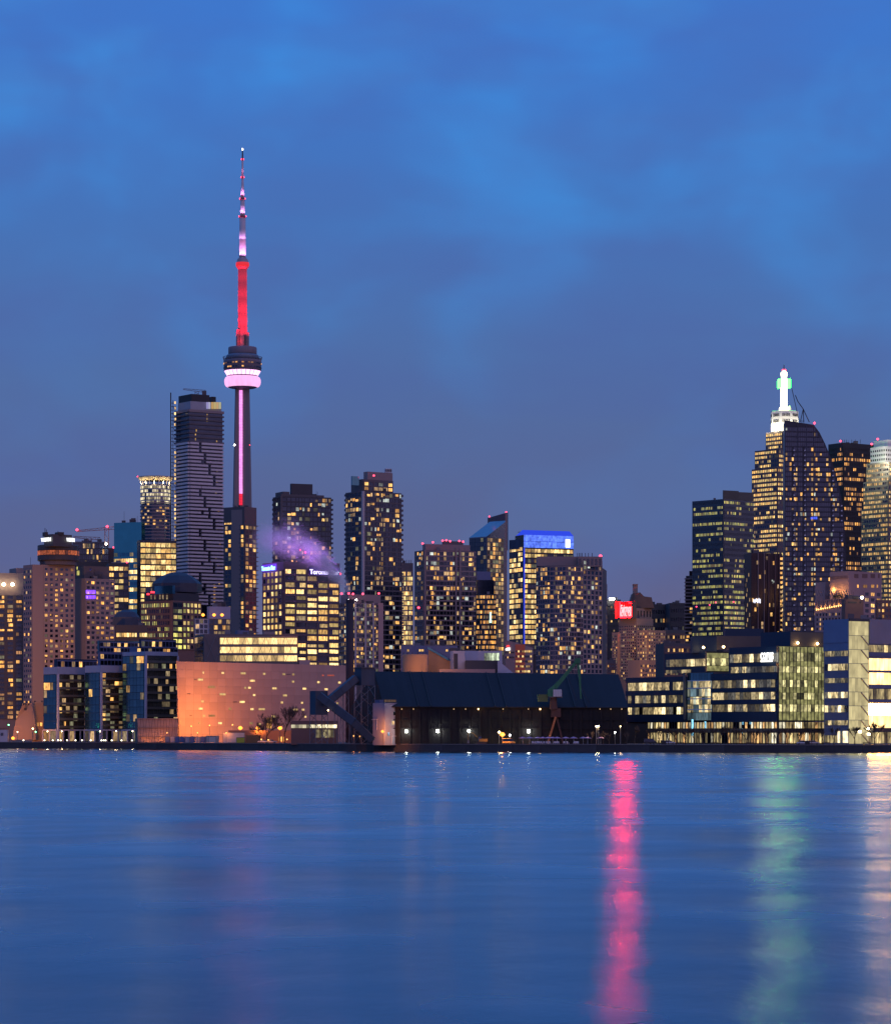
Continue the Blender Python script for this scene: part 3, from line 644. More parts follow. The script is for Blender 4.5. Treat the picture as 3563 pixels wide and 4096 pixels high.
# brick office with dark dome roof
b = Bld('domed_office', 'brown brick office with dark domed roof and rows of yellow windows', 'building', footprint(563, 690, 806, 1500, 52), 2402, brick, limit=290)
fl, fr = b.faces
b.grid(fl, 566, 680, 2408, 2600, 16, 8, .58, .62, .72, 'green', brick, nglass, proud=.2, mode='office')
b.grid(fr, 692, 728, 2408, 2600, 2, 8, .9, .62, .75, 'green', dark, nglass, proud=.2, mode='office', bands=True)
b.grid(fr, 730, 804, 2408, 2600, 5, 8, .62, .62, .62, 'green', brick, nglass, proud=.25, mode='office')
vf = b.volume(577, 692, 796, 2370, 2404, dark, 'attic', D=1504, th=52)
for x in (605, 620, 640, 652, 668): b.win(vf[0], vf[0].s(x), vf[0].z(2389, x), .9, 2.2, PAL['dim'][0], 1)
D = 1525; cc = (PX(708, D), D); kk = D / F
q = MB(); q.lathe([(100 * kk, PZ(2372, D)), (100 * kk, PZ(2336, D)), (88 * kk, PZ(2324, D)), (62 * kk, PZ(2305, D)), (30 * kk, PZ(2292, D)), (14 * kk, PZ(2289, D))], 8, cc, a0=rad(12)); b.add(q, 'dome', mat('dome_slate', (.05, .06, .085), .55, .3))
b.volume(618, 690, 700, 2342, 2375, bglass, 'roof_screen', D=1496, th=52)
redg = glow('sign_red_small', (1, .03, .05), 4.0)
for x, y, n in ((600, 2377, 3), (615, 2370, 5), (649, 2367, 2)):
    for i in range(n): b.piece(vf[0], vf[0].s(x + i * 3.6), vf[0].z(y + R.uniform(-1, 1), x), .35, .2, .9, redg, 'sign_stroke', 2.2)
b.done()
# small dark domed pavilion
b = Bld('domed_pavilion', 'small dark domed building with one lit strip of windows', 'building', footprint(None, 462, 590, 1410, 6, 20), 2500, dark, limit=60)
D = 1420; cc = (PX(506, D), D); q = MB(); q.lathe([(56 * D / F, PZ(2502, D)), (54 * D / F, PZ(2470, D)), (38 * D / F, PZ(2450, D)), (12 * D / F, PZ(2440, D))], 12, cc); b.add(q, 'dome', MATS['dome_slate'])
b.grid(b.faces[0], 465, 588, 2530, 2550, 12, 1, .85, .8, .9, 'cream', dark, nglass)
b.done()
# white block with roof lamps
b = Bld('white_block', 'small pale block with three orange roof lamps behind the truss office', 'building', footprint(828, 836, 922, 1400, 20), 2426, mat('pale_blue_panel', (.30, .31, .40), .6), limit=60)
vf = b.volume(776, 780, 832, 2472, 2560, nglass, 'glass_wing', D=1385, th=10)
b.grid(vf[1], 781, 831, 2476, 2556, 3, 4, .85, .85, .25, 'warm', white, nglass, proud=.2)
b.grid(b.faces[1], 838, 920, 2475, 2545, 5, 3, .8, .7, .3, 'warm', conc_d, nglass)
for x in (812, 856, 888): b.beacon(x, 2460, 1383 if x < 830 else 1396, .8, sodium_m, .3)
b.done()

# three glass waterfront condominiums
def glass_condo(label, xl, xc, xr, D, ytop, ycap, pent, th=38):
    b = Bld('glass_condominium', label, 'building', footprint(xl, xc, xr, D, th), ytop, nglass, limit=200)
    fl, fr = b.faces; nz = max(4, round((2918 - ytop) / 31))
    ncol = max(3, round((xc - xl) / 14)); nr = max(4, round((xr - xc) / 17))
    b.grid(fl, xl + 2, xc - 4, ytop + 2, 2916, ncol, nz, .94, .93, .07, 'warm', navy, bglass, proud=.06, mode='stack', dimp=.06)
    b.grid(fr, xc + 3, xr - 2, ytop + 2, 2916, nr, nz, .94, .90, .09, 'warm', dark, oglass, proud=.10, mode='stack', dimp=.25, jitter=.5)
    for i in range(nz): 
        if fr.W > 6: b.piece(fr, fr.W / 2, fr.z(ytop + 31 * (i + 1) - 6, xc), fr.W - 1.5, 1.0, 1.1, mat('balcony_glass', (.20, .19, .16), .25, .5), 'balcony', .55)
    lp = mat('lilac_panel', (.42, .42, .52), .6)
    b.piece(fr, .3, (b.z1 + GZ) / 2, .9, .9, b.z1 - GZ, lp, 'corner_post', .2)
    b.piece(fr, fr.W - .3, (b.z1 + GZ) / 2, .8, .8, b.z1 - GZ, lp, 'corner_post', .2)
    vf = b.volume(xl, xc, xr, ycap, ytop, mat('cap_blue', (.26, .32, .44), .5), 'cornice', D=D - .6, th=th)
    for (x0, xm, x1, y0, y1, m) in pent:
        vv = b.volume(x0, xm, x1, y0, y1, m, 'penthouse', D=D + 6, th=th)
        b.grid(vv[-1], xm + 3, x1 - 2, y0 + 5, y1, max(3, int((x1 - xm) / 14)), max(1, round((y1 - y0) / 27)), .85, .7, .22, 'warm', navy2, nglass, proud=.1)
    # ground floor: white frames round shop windows
    for fc, x0, x1 in ((fl, xl, xc), (fr, xc, xr)):
        n = max(2, round((x1 - x0) / 24)); s0, s1 = fc.s(x0), fc.s(x1)
        b.piece(fc, (s0 + s1) / 2, fc.z(2921, x1), s1 - s0, .5, .7, lp, 'shop_fascia', .35)
        for i in range(n + 1): b.piece(fc, s0 + (s1 - s0) * i / n, (fc.z(2921, x1) + GZ) / 2, .55, .5, fc.z(2921, x1) - GZ, lp, 'column', .33)
        for i in range(n):
            onx = R.random() < .42; b.win(fc, s0 + (s1 - s0) * (i + .5) / n, (fc.z(2923, x1) + GZ) / 2, (s1 - s0) / n - .7, fc.z(2925, x1) - GZ - .4, R.choice(PAL['warm'] + PAL['dim']) if onx else nglass, 2 if onx else 0)
    return b.done()
glass_condo('low blue glass condominium with olive balconies, end of the waterfront row', 174, 229, 342, 1345, 2697, 2668, [(216, 226, 388, 2636, 2672, navy)])
glass_condo('middle blue glass condominium of the waterfront row', 340, 402, 494, 1335, 2690, 2662, [(392, 398, 545, 2608, 2664, navy2), (390, 396, 580, 2562, 2610, bglass)])
glass_condo('tallest blue glass condominium of the waterfront row, beside the orange lit wall', 490, 580, 712, 1322, 2622, 2606, [(518, 545, 712, 2586, 2610, navy2), (556, 562, 705, 2556, 2590, navy)])

# truss office with three long lit floors
b = Bld('truss_office', 'low office with three long golden window bands and crossed braces', 'building', footprint(778, 816, 1192, 1310, 12), 2536, conc_d, limit=120)
fl, fr = b.faces
for r, (ya, yb) in enumerate(((2552, 2577), (2588, 2612), (2622, 2645))):
    for i in range(12):
        x0, x1 = 880 + 308 * i / 12, 880 + 308 * (i + 1) / 12; s0, s1 = fr.s(x0), fr.s(x1)
        b.win(fr, (s0 + s1) / 2, (fr.z(ya, x0) + fr.z(yb, x0)) / 2, s1 - s0 - .12, fr.z(ya, x0) - fr.z(yb, x0), PAL['gold'][0], 2)
    b.piece(fr, fr.s(1034), fr.z(ya - 5, 1034), fr.s(1190) - fr.s(880), .5, .5, conc, 'floor_band', .3)
for i in range(9):
    x0, x1 = 822 + i * 40, 862 + i * 40; q = MB()
    q.bar(fr.pt(fr.s(x0), fr.z(2545, x0), .55), fr.pt(fr.s(x1), fr.z(2645, x1), .55), .11); q.bar(fr.pt(fr.s(x1), fr.z(2545, x1), .6), fr.pt(fr.s(x0), fr.z(2645, x0), .6), .11); b.add(q, 'cross_brace', steel)
b.grid(fl, 780, 814, 2545, 2650, 3, 4, .9, .85, .0, 'warm', navy, bglass, proud=.08)
b.volume(940, 950, 1010, 2522, 2538, navy2, 'roof_block', D=1330); b.volume(1050, 1055, 1100, 2526, 2538, conc, 'roof_block', D=1330)
b.done()

# pale panelled wall washed in orange light
D0 = 1258.0; D1 = 1335.0
pts = [(PX(708, D0), D0), (PX(1382, D1), D1)]
u = Vector((pts[1][0] - pts[0][0], pts[1][1] - pts[0][1], 0)).normalized(); nn = Vector((-u.y, u.x, 0)) * 30
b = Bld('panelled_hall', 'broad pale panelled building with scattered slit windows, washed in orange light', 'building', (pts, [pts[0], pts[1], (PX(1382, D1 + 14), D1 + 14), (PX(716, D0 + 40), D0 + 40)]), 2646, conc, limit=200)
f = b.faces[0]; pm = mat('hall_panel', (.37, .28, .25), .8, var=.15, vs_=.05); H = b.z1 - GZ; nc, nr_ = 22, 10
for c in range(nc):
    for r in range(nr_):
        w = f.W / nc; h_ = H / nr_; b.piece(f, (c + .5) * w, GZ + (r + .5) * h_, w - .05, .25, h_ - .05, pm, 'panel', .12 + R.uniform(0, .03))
slitm = lit('lit_slit', (1, .66, .24), 1.1, .6, 1.2); 
slits = [(925,263,8),(1033,265,18),(1145,267,35),(1261,270,16),(1370,272,20),(1422,273,16),(910,302,36),(1196,308,34),(1420,313,16),(1560,316,16),(1676,318,18),(970,343,50),(1157,347,14),(1180,347,18),(1317,350,32),(1483,352,26),(1602,355,24),(845,380,-24),(1032,383,42),(1206,387,16),(1376,389,30),(920,422,18),(1140,425,36),(1359,428,16),(1470,430,14),(911,462,26),(1072,463,18),(1194,465,22),(1247,465,45),(1432,468,35),(1476,468,18),(857,500,-16),(930,501,16),(972,501,44),(1313,505,28),(1488,507,14),(903,541,12),(1018,542,26),(1189,543,24),(1235,548,18),(1665,432,14),(1100,425,-30),(1395,273,-30),(882,302,-18)]
for x, y, w in slits:
    px, py = x / 1.3785 + 140, y / 1.3785 + 2500; m = slitm if w > 0 else conc_d
    b.win(f, f.s(px), f.z(py, px), abs(w) / 1.3785 * f.O.y / F * 1.03, .85 if w > 0 else .35, m, 2, .28, .2)
for x, w in ((1585, 12), (1628, 52)): px = x / 1.3785 + 140; b.win(f, f.s(px), f.z(2702, px), w / 1.38 * .115, .6, lit('lit_red_slit', (1, .18, .10), .9, .7, 1.2), 2, .28, .2)
b.done()
q = MB(); A = Vector((*pts[0], 0)); tilt = .9    # raking end wall
q.prism([(A.x + 1.2, A.y - .45), (A.x + 1.9, A.y - .2), (A.x + 1.9, A.y + 2), (A.x + 1.2, A.y + 2)], GZ, b.z1 + .3, top=[(A.x - .35, A.y - .45), (A.x + .4, A.y - .3), (A.x + .4, A.y + 2), (A.x - .3, A.y + 2)]); b.add(q, 'end_wall', pm)
b.volume(1192, 1196, 1240, 2640, 2662, pink, 'roof_block', D=1320)
# fluted low pavilion
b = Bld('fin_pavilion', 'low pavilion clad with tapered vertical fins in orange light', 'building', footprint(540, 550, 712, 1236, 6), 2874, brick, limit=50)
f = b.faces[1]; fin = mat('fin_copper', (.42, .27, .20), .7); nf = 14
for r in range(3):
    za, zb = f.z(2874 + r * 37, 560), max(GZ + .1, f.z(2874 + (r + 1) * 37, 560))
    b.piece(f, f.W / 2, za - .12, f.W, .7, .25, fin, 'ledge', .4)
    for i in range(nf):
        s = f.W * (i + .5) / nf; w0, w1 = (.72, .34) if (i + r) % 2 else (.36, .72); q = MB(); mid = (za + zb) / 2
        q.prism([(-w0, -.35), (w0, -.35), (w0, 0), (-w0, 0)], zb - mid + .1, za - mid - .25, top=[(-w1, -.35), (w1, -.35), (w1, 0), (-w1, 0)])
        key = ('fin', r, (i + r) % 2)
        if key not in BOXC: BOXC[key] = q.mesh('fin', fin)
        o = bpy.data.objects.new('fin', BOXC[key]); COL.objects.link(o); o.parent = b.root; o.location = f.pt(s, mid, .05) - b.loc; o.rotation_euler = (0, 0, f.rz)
for x in (585, 640, 690): q = MB(); p = f.pt(f.s(x), GZ + .25, 4.2); q.obox(p, (.3, 0, 0), (0, .2, 0), (0, 0, .2)); b.add(q, 'added_ground_light', dark); point_light('added_ground_light', p + Vector((0, .5, .3)) - b.loc, 420, (1, .34, .09), .3, b.root, 140, (.2, 1, .75))  # ground lamps added to brighten the fins
b.done()

# ------------------------------------------------------------------ city, middle part
# newspaper office
b = Bld('newspaper_office', 'brown office block with big lit windows and violet rooftop newspaper lettering', 'building', footprint(1050, 1134, 1359, 1420, 30), 2246, mat('office_brown', (.15, .11, .12), .8), limit=200)
fl, fr = b.faces; ob = MATS['office_brown']
b.grid(fr, 1137, 1356, 2272, 2672, 5, 15, .84, .66, .93, 'cream', ob, nglass, proud=.5, mode='rand', skip=lambda c, r: r == 0 and c > 1, jitter=.25, rows=lambda r: .35 if r in (1, 8) else .95)
b.grid(fl, 1052, 1131, 2280, 2680, 5, 15, .64, .64, .84, 'cream', ob, nglass, proud=.45)
sv = glow('sign_violet_white', (.70, .64, 1), 2.6); svb = glow('sign_cyan', (.25, .62, 1), 3.2); sback = glow('sign_violet_halo', (.16, .04, .85), .9)
bp = b.piece(fr, fr.s(1295), fr.z(2286, 1295), fr.s(1355) - fr.s(1234), .2, 4.2, mat('sign_board', (.10, .05, .30), .6), 'sign_board', .55)
text('Toronto Star', 3.3, fr, 1236, 1354, 2298, sv, b.root, b.loc, off=.8, bold=.05)
b.piece(fl, fl.s(1079), fl.z(2274, 1079), fl.s(1108) - fl.s(1050), .2, 4.2, sback, 'sign_board', .3)
text('Toronto Star', 3.0, fl, 1052, 1106, 2281, svb, b.root, b.loc, off=.8, bold=.09)
point_light('sign_glow_fill', fr.pt(fr.s(1290), fr.z(2300, 1290), 5) - b.loc, 30000, (.50, .14, 1), 2, b.root, 115, (.2, -.75, .9))  # violet spots added off the wall to tint the steam
point_light('sign_glow_fill', fr.pt(fr.s(1200), fr.z(2275, 1200), 5) - b.loc, 42000, (.58, .20, 1), 3, b.root, 115, (-.1, -.7, .9))
point_light('sign_glow_fill', fl.pt(fl.s(1085), fl.z(2262, 1085), 6) - b.loc, 2500, (.30, .08, 1), 1, b.root)
b.beacon(1361, 2296, 1440); b.done()

def condo(label, fp, ytop, rows, pal='mix', m=conc_d, frame=conc_d, glass=nglass, p=.3, lcols=3, rcols=8, ybot=2680, bands=True, lim=240, mode='stack', post=None, wf=.88, hf=.72, balc=None, dimp=.12):
    b = Bld('condominium', label, 'building', fp, ytop, m, limit=lim); n = len(b.faces); fr = b.faces[-1]
    def ex(f): 
        a, c = f.pt(0, 0), f.pt(f.W, 0); return CX + a.x / a.y * F, CX + c.x / c.y * F
    x0, x1 = ex(fr); b.grid(fr, x0 + 3, x1 - 2, ytop + 3, ybot, rcols, rows, wf, hf, p, pal, frame, glass, mode=mode, bands=bands, proud=.35, jitter=.5, dimp=dimp, irr=.5)
    if n > 1: fl = b.faces[0]; x0, x1 = ex(fl); b.grid(fl, x0 + 2, x1 - 3, ytop + 3, ybot, lcols, rows, wf, hf, p * .8, pal, frame, glass, mode=mode, bands=bands, proud=.35, jitter=.5, dimp=dimp, xref=x1, irr=.4)
    if post: b.piece(fr, .4, (b.z1 + GZ) / 2, 1.3, 1.3, b.z1 - GZ, post, 'corner_post', .3)
    if balc:
        for i in range(rows):
            z = b.z1 - (b.z1 - PZ(ybot, b.D)) * (i + .5) / rows
            if i % 1 == 0:
                b.piece(fr, fr.W + .2, z, 2.0, 2.4, 1.2, balc, 'balcony', -1.2)
                if n > 1: b.piece(b.faces[0], -.2, z, 2.0, 2.4, 1.2, balc, 'balcony', -1.2)
    return b
b = condo('dark condominium with flat roof box behind the violet steam', footprint(1091, 1122, 1325, 1760, 22), 1984, 34, p=.30, rcols=13, lcols=3, ybot=2640, post=conc_d, balc=dark, mode='stack', lim=260, m=dark, frame=dark)
b.volume(1160, 1166, 1250, 1934, 1990, dark, 'machine_room', D=1775, th=22); b.volume(1131, 1131, 1158, 1966, 1990, conc_d, 'roof_block', D=1772)
b.volume(1122, 1124, 1296, 1976, 1990, conc_d, 'roof_slab', D=1765, th=22)
for x, y in ((1201, 2200), (1221, 2210)): b.beacon(x, y, 1756)
b.done()
b = condo('tallest dark condominium of the middle skyline with pale corner post and penthouse boxes', footprint(1382, 1448, 1606, 1560, 36), 1964, 37, p=.34, rcols=14, lcols=6, ybot=2695, post=conc_p, balc=conc_d, lim=290)
vf = b.volume(1404, 1452, 1572, 1916, 1966, conc_d, 'penthouse', D=1564, th=36)
b.grid(vf[1], 1455, 1570, 1925, 1962, 6, 2, .8, .7, .5, 'mix', conc_d, nglass)
b.volume(1454, 1470, 1570, 1886, 1918, conc, 'machine_room', D=1566, th=36)
vf = b.volume(1537, 1540, 1567, 1874, 1890, white, 'chimney_box', D=1575, th=20)
for i in range(4): b.win(vf[1], vf[1].W * (i + .5) / 4, vf[1].z(1882, 1550), .7, 1.4, nglass, 0)
b.volume(1404, 1408, 1436, 1904, 1940, bglass, 'roof_screen', D=1562, th=36)
b.beacon(1495, 1902, 1562); b.done()
b = condo('lower pale framed condominium behind the dark chimney stack', footprint(1356, 1388, 1530, 1385, 24), 2410, 16, p=.34, rcols=14, lcols=4, ybot=2690, m=conc_d, frame=conc, lim=220, dimp=.3)
b.volume(1362, 1395, 1522, 2378, 2412, conc, 'roof_block', D=1390, th=24)
for s in (.22, .5, .72, .93): b.piece(b.faces[1], b.faces[1].W * s, (b.z1 + GZ) / 2, .8 if s < .9 else 2.6, .8, b.z1 - GZ, pink if s > .9 else conc_p, 'pier', .6)
for x in (1366, 1395, 1412, 1451, 1515): b.beacon(x, 2374 + (x % 3), 1386)
for x in (1393, 1425): b.beacon(x, 2400, 1382, .4, whitelamp_m, .1)
b.done()
# chimney
cp = Vector((PX(1399, 1225), 1225, GZ)); ch = thing('chimney_stack', cp, 'tall plain dark chimney stack rising behind the conveyor head house', 'chimney'); kk = 1225 / F
q = MB(); q.lathe([(17 * kk, 0), (15.2 * kk, PZ(2410, 1225) - GZ)], 20); q.build('shaft', mat('stack_soot', (.045, .035, .045), .8), ch, True)
q = MB(); q.lathe([(16 * kk, PZ(2410, 1225) - GZ), (16 * kk, PZ(2398, 1225) - GZ), (13 * kk, PZ(2398, 1225) - GZ)], 20); q.build('rim', MATS['stack_soot'], ch)
# steam
def steam(label, a, c, D, dens, r0, r1, bend=0.0):
    """steam drifting from a to c: density falls off softly from the axis of the plume"""
    p0, p1 = P(*a, D), P(*c, D); d = p1 - p0; L = d.length
    m = bpy.data.materials.new('steam'); m.use_nodes = True; t = m.node_tree; n = t.nodes; l = t.links; n.remove(n['Principled BSDF'])
    pv = n.new('ShaderNodeVolumePrincipled'); l.new(pv.outputs[0], n['Material Output'].inputs['Volume']); pv.inputs['Color'].default_value = (.96, .94, .97, 1)
    def M(op, x, y=None, z=None):
        k = n.new('ShaderNodeMath'); k.operation = op
        for i, v in enumerate((x, y, z)):
            if v is None: continue
            if isinstance(v, (int, float)): k.inputs[i].default_value = v
            else: l.new(v, k.inputs[i])
        return k.outputs[0]
    tc_ = n.new('ShaderNodeTexCoord'); sp_ = n.new('ShaderNodeSeparateXYZ'); l.new(tc_.outputs['Object'], sp_.inputs[0]); x, y, z = sp_.outputs
    u = M('DIVIDE', x, L); up = M('MULTIPLY', M('SINE', M('MULTIPLY', u, math.pi)), bend); zz = M('SUBTRACT', z, up)
    rr = M('ADD', M('MULTIPLY', u, r1 - r0), r0); q2 = M('ADD', M('POWER', M('ABSOLUTE', M('DIVIDE', zz, rr)), 2.0), M('POWER', M('ABSOLUTE', M('DIVIDE', y, rr)), 2.0))
    no = n.new('ShaderNodeTexNoise'); no.inputs['Scale'].default_value = .075; no.inputs['Detail'].default_value = 4.5; no.inputs['Distortion'].default_value = .6; l.new(tc_.outputs['Object'], no.inputs['Vector'])
    g = M('POWER', 2.718, M('MULTIPLY', q2, -1.1)); fade = M('MULTIPLY', M('SMOOTH_MIN', M('MULTIPLY', u, 8.0), 1.0, .3), M('MAXIMUM', M('SUBTRACT', 1.0, M('POWER', u, 2.0)), 0.0))
    nn_ = n.new('ShaderNodeMapRange'); l.new(no.outputs[0], nn_.inputs[0]); nn_.inputs[1].default_value = .36; nn_.inputs[2].default_value = .66
    dd = M('MULTIPLY', M('MULTIPLY', M('MULTIPLY', g, fade), nn_.outputs[0]), dens); taper = M('DIVIDE', r0 * 1.6, rr); l.new(M('MAXIMUM', M('MULTIPLY', dd, taper), 0.0), pv.inputs['Density'])
    q = MB(); k = 2.1; hz = abs(bend); q.prism([(0, -r0 * k), (L * 1.02, -r1 * k), (L * 1.02, r1 * k), (0, r0 * k)], 0, 1)
    q.v = [(x_, y_, (-1 if i_ < 4 else 1) * ((r0 if x_ == 0 else r1) * k + hz)) for i_, (x_, y_, z_) in enumerate(q.v)]
    o = q.build('steam', m); o.location = p0; o.rotation_euler = (0, -math.atan2(d.z, -d.x) if False else math.atan2(-d.z, d.x), 0)
    return tag(o, label, 'steam', kind='stuff')
steam('violet tinted steam plume drifting over the newspaper office', (1402, 2380), (1010, 2128), 1404, 1.2, 1.5, 7.5, -7.0)
# office with yellow floors behind
b = Bld('apartment_tower', 'narrow straw coloured lit tower wedged behind the tall dark condominium', 'building', footprint(None, 1600, 1652, 1820, 8), 2252, conc_d, limit=220)
b.grid(b.faces[0], 1608, 1650, 2285, 2640, 6, 18, .72, .74, .75, 'cream', conc, nglass, mode='office', dimp=.5)
for x in (1616, 1626, 1636, 1644): q = MB(); q.bar(P(x, 2240, 1822), P(x, 2256, 1822), .25); b.add(q, 'roof_post', black)
b.done()
b = condo('mauve condominium with a row of red roof lamps', footprint(1658, 1696, 1904, 1600, 22), 2200, 22, p=.32, rcols=17, lcols=4, ybot=2640, m=conc_d, frame=conc, post=conc, lim=280)
b.volume(1690, 1702, 1880, 2176, 2204, conc, 'roof_block', D=1606, th=22); b.volume(1768, 1772, 1852, 2164, 2180, conc_d, 'roof_block', D=1612, th=22)
for s in (.60, .68): b.piece(b.faces[1], b.faces[1].W * s, (b.z1 + GZ) / 2, 1.0, .9, b.z1 - GZ + 3, conc, 'pier', .6)
for x, y in ((1690, 2174), (1731, 2169), (1770, 2163), (1785, 2161), (1800, 2165), (1837, 2164), (1852, 2167)): b.beacon(x, y, 1600)
b.beacon(1674, 2431, 1596, .7); b.done()
# wedge-topped glass tower
b = Bld('wedge_tower', 'glass tower with sloping teal roof and tall rear fin carrying red lamps', 'building', footprint(1876, 1946, 2028, 2100, 45), 2146, mat('tower_glass', (.20, .23, .30), .2, .9), limit=180)
fl, fr = b.faces
b.grid(fr, 1948, 2014, 2150, 2620, 6, 27, .8, .75, .38, 'warm', mat('beige_frame', (.26, .22, .17), .6), oglass, proud=.15, dimp=.4)
b.grid(fl, 1878, 1944, 2150, 2620, 6, 27, .9, .85, .05, 'warm', nglass, dglass, proud=.06)
A, B_, C_, D_ = [Vector((*p, 0)) for p in b.poly]; z0 = b.z1; zt = PZ(2084, 2120)
q = MB(); q.face([(A.x, A.y, z0), (B_.x, B_.y, z0), (C_.x, C_.y, zt), (D_.x, D_.y, zt)], 0); q.face([(B_.x, B_.y, z0), (C_.x, C_.y, z0), (C_.x, C_.y, zt)], 1); q.face([(A.x, A.y, z0), (D_.x, D_.y, zt), (D_.x, D_.y, z0)], 1); q.face([(C_.x, C_.y, z0), (D_.x, D_.y, z0), (D_.x, D_.y, zt), (C_.x, C_.y, zt)], 1)
b.add(q, 'sloping_roof', [mat('pale_roof_glass', (.24, .36, .42), .35, .8), MATS['tower_glass']])
q = MB(); e1, e2 = P(1950, 2072, 2135), P(2027, 2050, 2122); th_ = Vector((.3, 1, 0)).normalized() * 1.5
q.prism([(e1.x, e1.y), (e2.x, e2.y), (e2.x + 1, e2.y + 3), (e1.x + 1, e1.y + 3)], PZ(2200, 2120), 0, zt=[e1.z, e2.z, e2.z, e1.z]); b.add(q, 'fin', mat('fin_dark', (.10, .09, .11), .5))
q = MB(); p = P(2021, 2050, 2098); q.box(p.x, p.y, GZ, p.x + 1.2, p.y + 3, p.z); b.add(q, 'edge_fin', conc)
b.beacon(1957, 2066, 2120); b.beacon(2024, 2048, 2118); b.done()
# stepped tower with rounded front
D = 1560; ptsr = []
for i in range(9):
    a = rad(200 + 140 * i / 8); ptsr.append((PX(1944, D + 8) + 41 * D / F * math.cos(a), D + 8 + 34 * D / F * math.sin(a)))
b = Bld('rounded_tower', 'rounded setback tower with curved bands of amber windows', 'building', (ptsr, ptsr + [(ptsr[-1][0], D + 30), (ptsr[0][0], D + 30)]), 2376, dark, limit=180)
for f in b.faces: 
    pa = CX + f.pt(0, 0).x / f.pt(0, 0).y * F; pb = CX + f.pt(f.W, 0).x / f.pt(f.W, 0).y * F
    b.grid(f, pa + .1, pb - .1, 2378, 2640, 2, 13, .8, .6, .62, 'amber', dark, nglass, bands=False, proud=.35, piers=False, dimp=.3)
b.volume(1905, 1910, 1976, 2320, 2380, nglass, 'setback_block', D=1566, th=15); b.volume(1905, 1908, 1962, 2286, 2322, navy2, 'setback_block', D=1568, th=15)
b.piece(b.faces[5], b.faces[5].W * .3, PZ(2465, D), .9, .2, 4.6, glow('sign_mint', (.6, 1, .75), 1.6), 'sign_stroke', .5); b.piece(b.faces[5], b.faces[5].W * .3, PZ(2485, D), 1.4, .2, 1.6, MATS['sign_mint'], 'sign_stroke', .5)
b.done()
# office with blue lit crown
b = Bld('blue_crown_office', 'yellow lit office tower with glowing blue glass crown', 'building', footprint(2036, 2094, 2293, 1900, 24), 2190, dark, limit=300)
fl, fr = b.faces
b.grid(fr, 2097, 2291, 2192, 2620, 15, 21, .88, .68, .80, 'cream', dark, nglass, mode='office', proud=.15, dimp=.3)
b.grid(fl, 2038, 2090, 2185, 2620, 6, 21, .86, .7, .62, 'cream', nglass, dglass, mode='office', proud=.12, dimp=.25)
b.volume(2036, 2082, 2096, 2158, 2196, nglass, 'roof_block', D=1905, th=50)
D = 1899; pl, pr = P(2094, 2190, D), None; f = fr; blue = lit('crown_blue', (.10, .20, 1), 1.25, .5, 1.5, .35, .4, sample=True, rnd=.25); ncr = 26
for i in range(ncr):
    for j, (ya, yb) in enumerate(((2139, 2164), (2165, 2190))):
        za, zb = f.z(ya, 2094), f.z(yb, 2094); b.piece(f, f.W * (i + .5) / ncr, (za + zb) / 2, f.W / ncr - .12, .3, za - zb - .1, blue, 'crown_panel', .2)
q = MB(); za, zb = f.z(2118, 2094), f.z(2139, 2094); dblue = glow('crown_deep_blue', (.03, .07, 1), .75)
q.face([f.pt(0, zb, .3), f.pt(f.W, zb, .3), f.pt(f.W - 1, za, -4), f.pt(1, za, -4)]); q.face([f.pt(0, zb, .3), f.pt(1, za, -4), f.pt(0, zb, -12)]); b.add(q, 'crown_roof', dblue)
q = MB(); q.prism([tuple(f.pt(.3, 0, -.2).xy), tuple(f.pt(f.W - .3, 0, -.2).xy), tuple(f.pt(f.W - .3, 0, -14).xy), tuple(f.pt(.3, 0, -14).xy)], b.z1, zb); b.add(q, 'crown_core', dark)
for i in range(12): 
    za, zb = fr.z(2192 + i * 33, 2094), fr.z(2192 + (i + 1) * 33, 2094); b.piece(fr, .25, (za + zb) / 2, .8, .5, za - zb - .1, dblue, 'corner_light', .4)
b.piece(fr, fr.s(2269), fr.z(2174, 2269), fr.s(2278) - fr.s(2260), .3, 5.4, glow('sign_white', (1, 1, .97), 1.8), 'lit_sign', .6)
q = MB(); q.bar(P(2078, 2126, 1910), P(2078, 2160, 1910), .3); q.bar(P(2070, 2129, 1910), P(2086, 2129, 1910), .2); b.add(q, 'antenna', black); b.done()
# bowed condominium
ptsc = [(PX(x, d), d) for x, d in ((2144, 1512), (2200, 1502), (2262, 1500), (2330, 1506), (2408, 1520))]
b = Bld('bowed_condominium', 'wide mauve condominium with gently bowed gridded front', 'building', (ptsc, ptsc + [(ptsc[-1][0] + 4, 1550), (ptsc[0][0] + 4, 1550)]), 2262, conc_d, limit=300)
for i, f in enumerate(b.faces):
    x0, x1 = (2144, 2200, 2262, 2330, 2408)[i:i + 2]
    b.grid(f, x0 + (0 if i else 1), x1 - (0 if i < 3 else 1), 2266 if i < 3 else 2240, 2715, 6 if i < 3 else 5, 24, .84 if i < 3 else .62, .74 if i < 3 else .68, 0.38 if i < 3 else .3, 'mix', conc, nglass, mode='stack', bands=True, proud=.3, jitter=.5, irr=.45 if i < 3 else 0)
b.volume(2144, 2148, 2312, 2226, 2264, conc, 'roof_block', D=1512, th=2); vf = b.volume(2308, 2312, 2408, 2226, 2266, conc, 'roof_block', D=1508, th=6)
for i in range(6): b.win(vf[1], vf[1].W * (i + .5) / 6, vf[1].z(2248, 2350), 1.1, 3.4, nglass, 0)
for x in (2309, 2316, 2322, 2328, 2341, 2353, 2368): q = MB(); q.bar(P(x, 2212, 1515), P(x, 2228, 1515), .22); b.add(q, 'roof_post', black)
b.beacon(2401, 2224, 1512, .8); b.done()
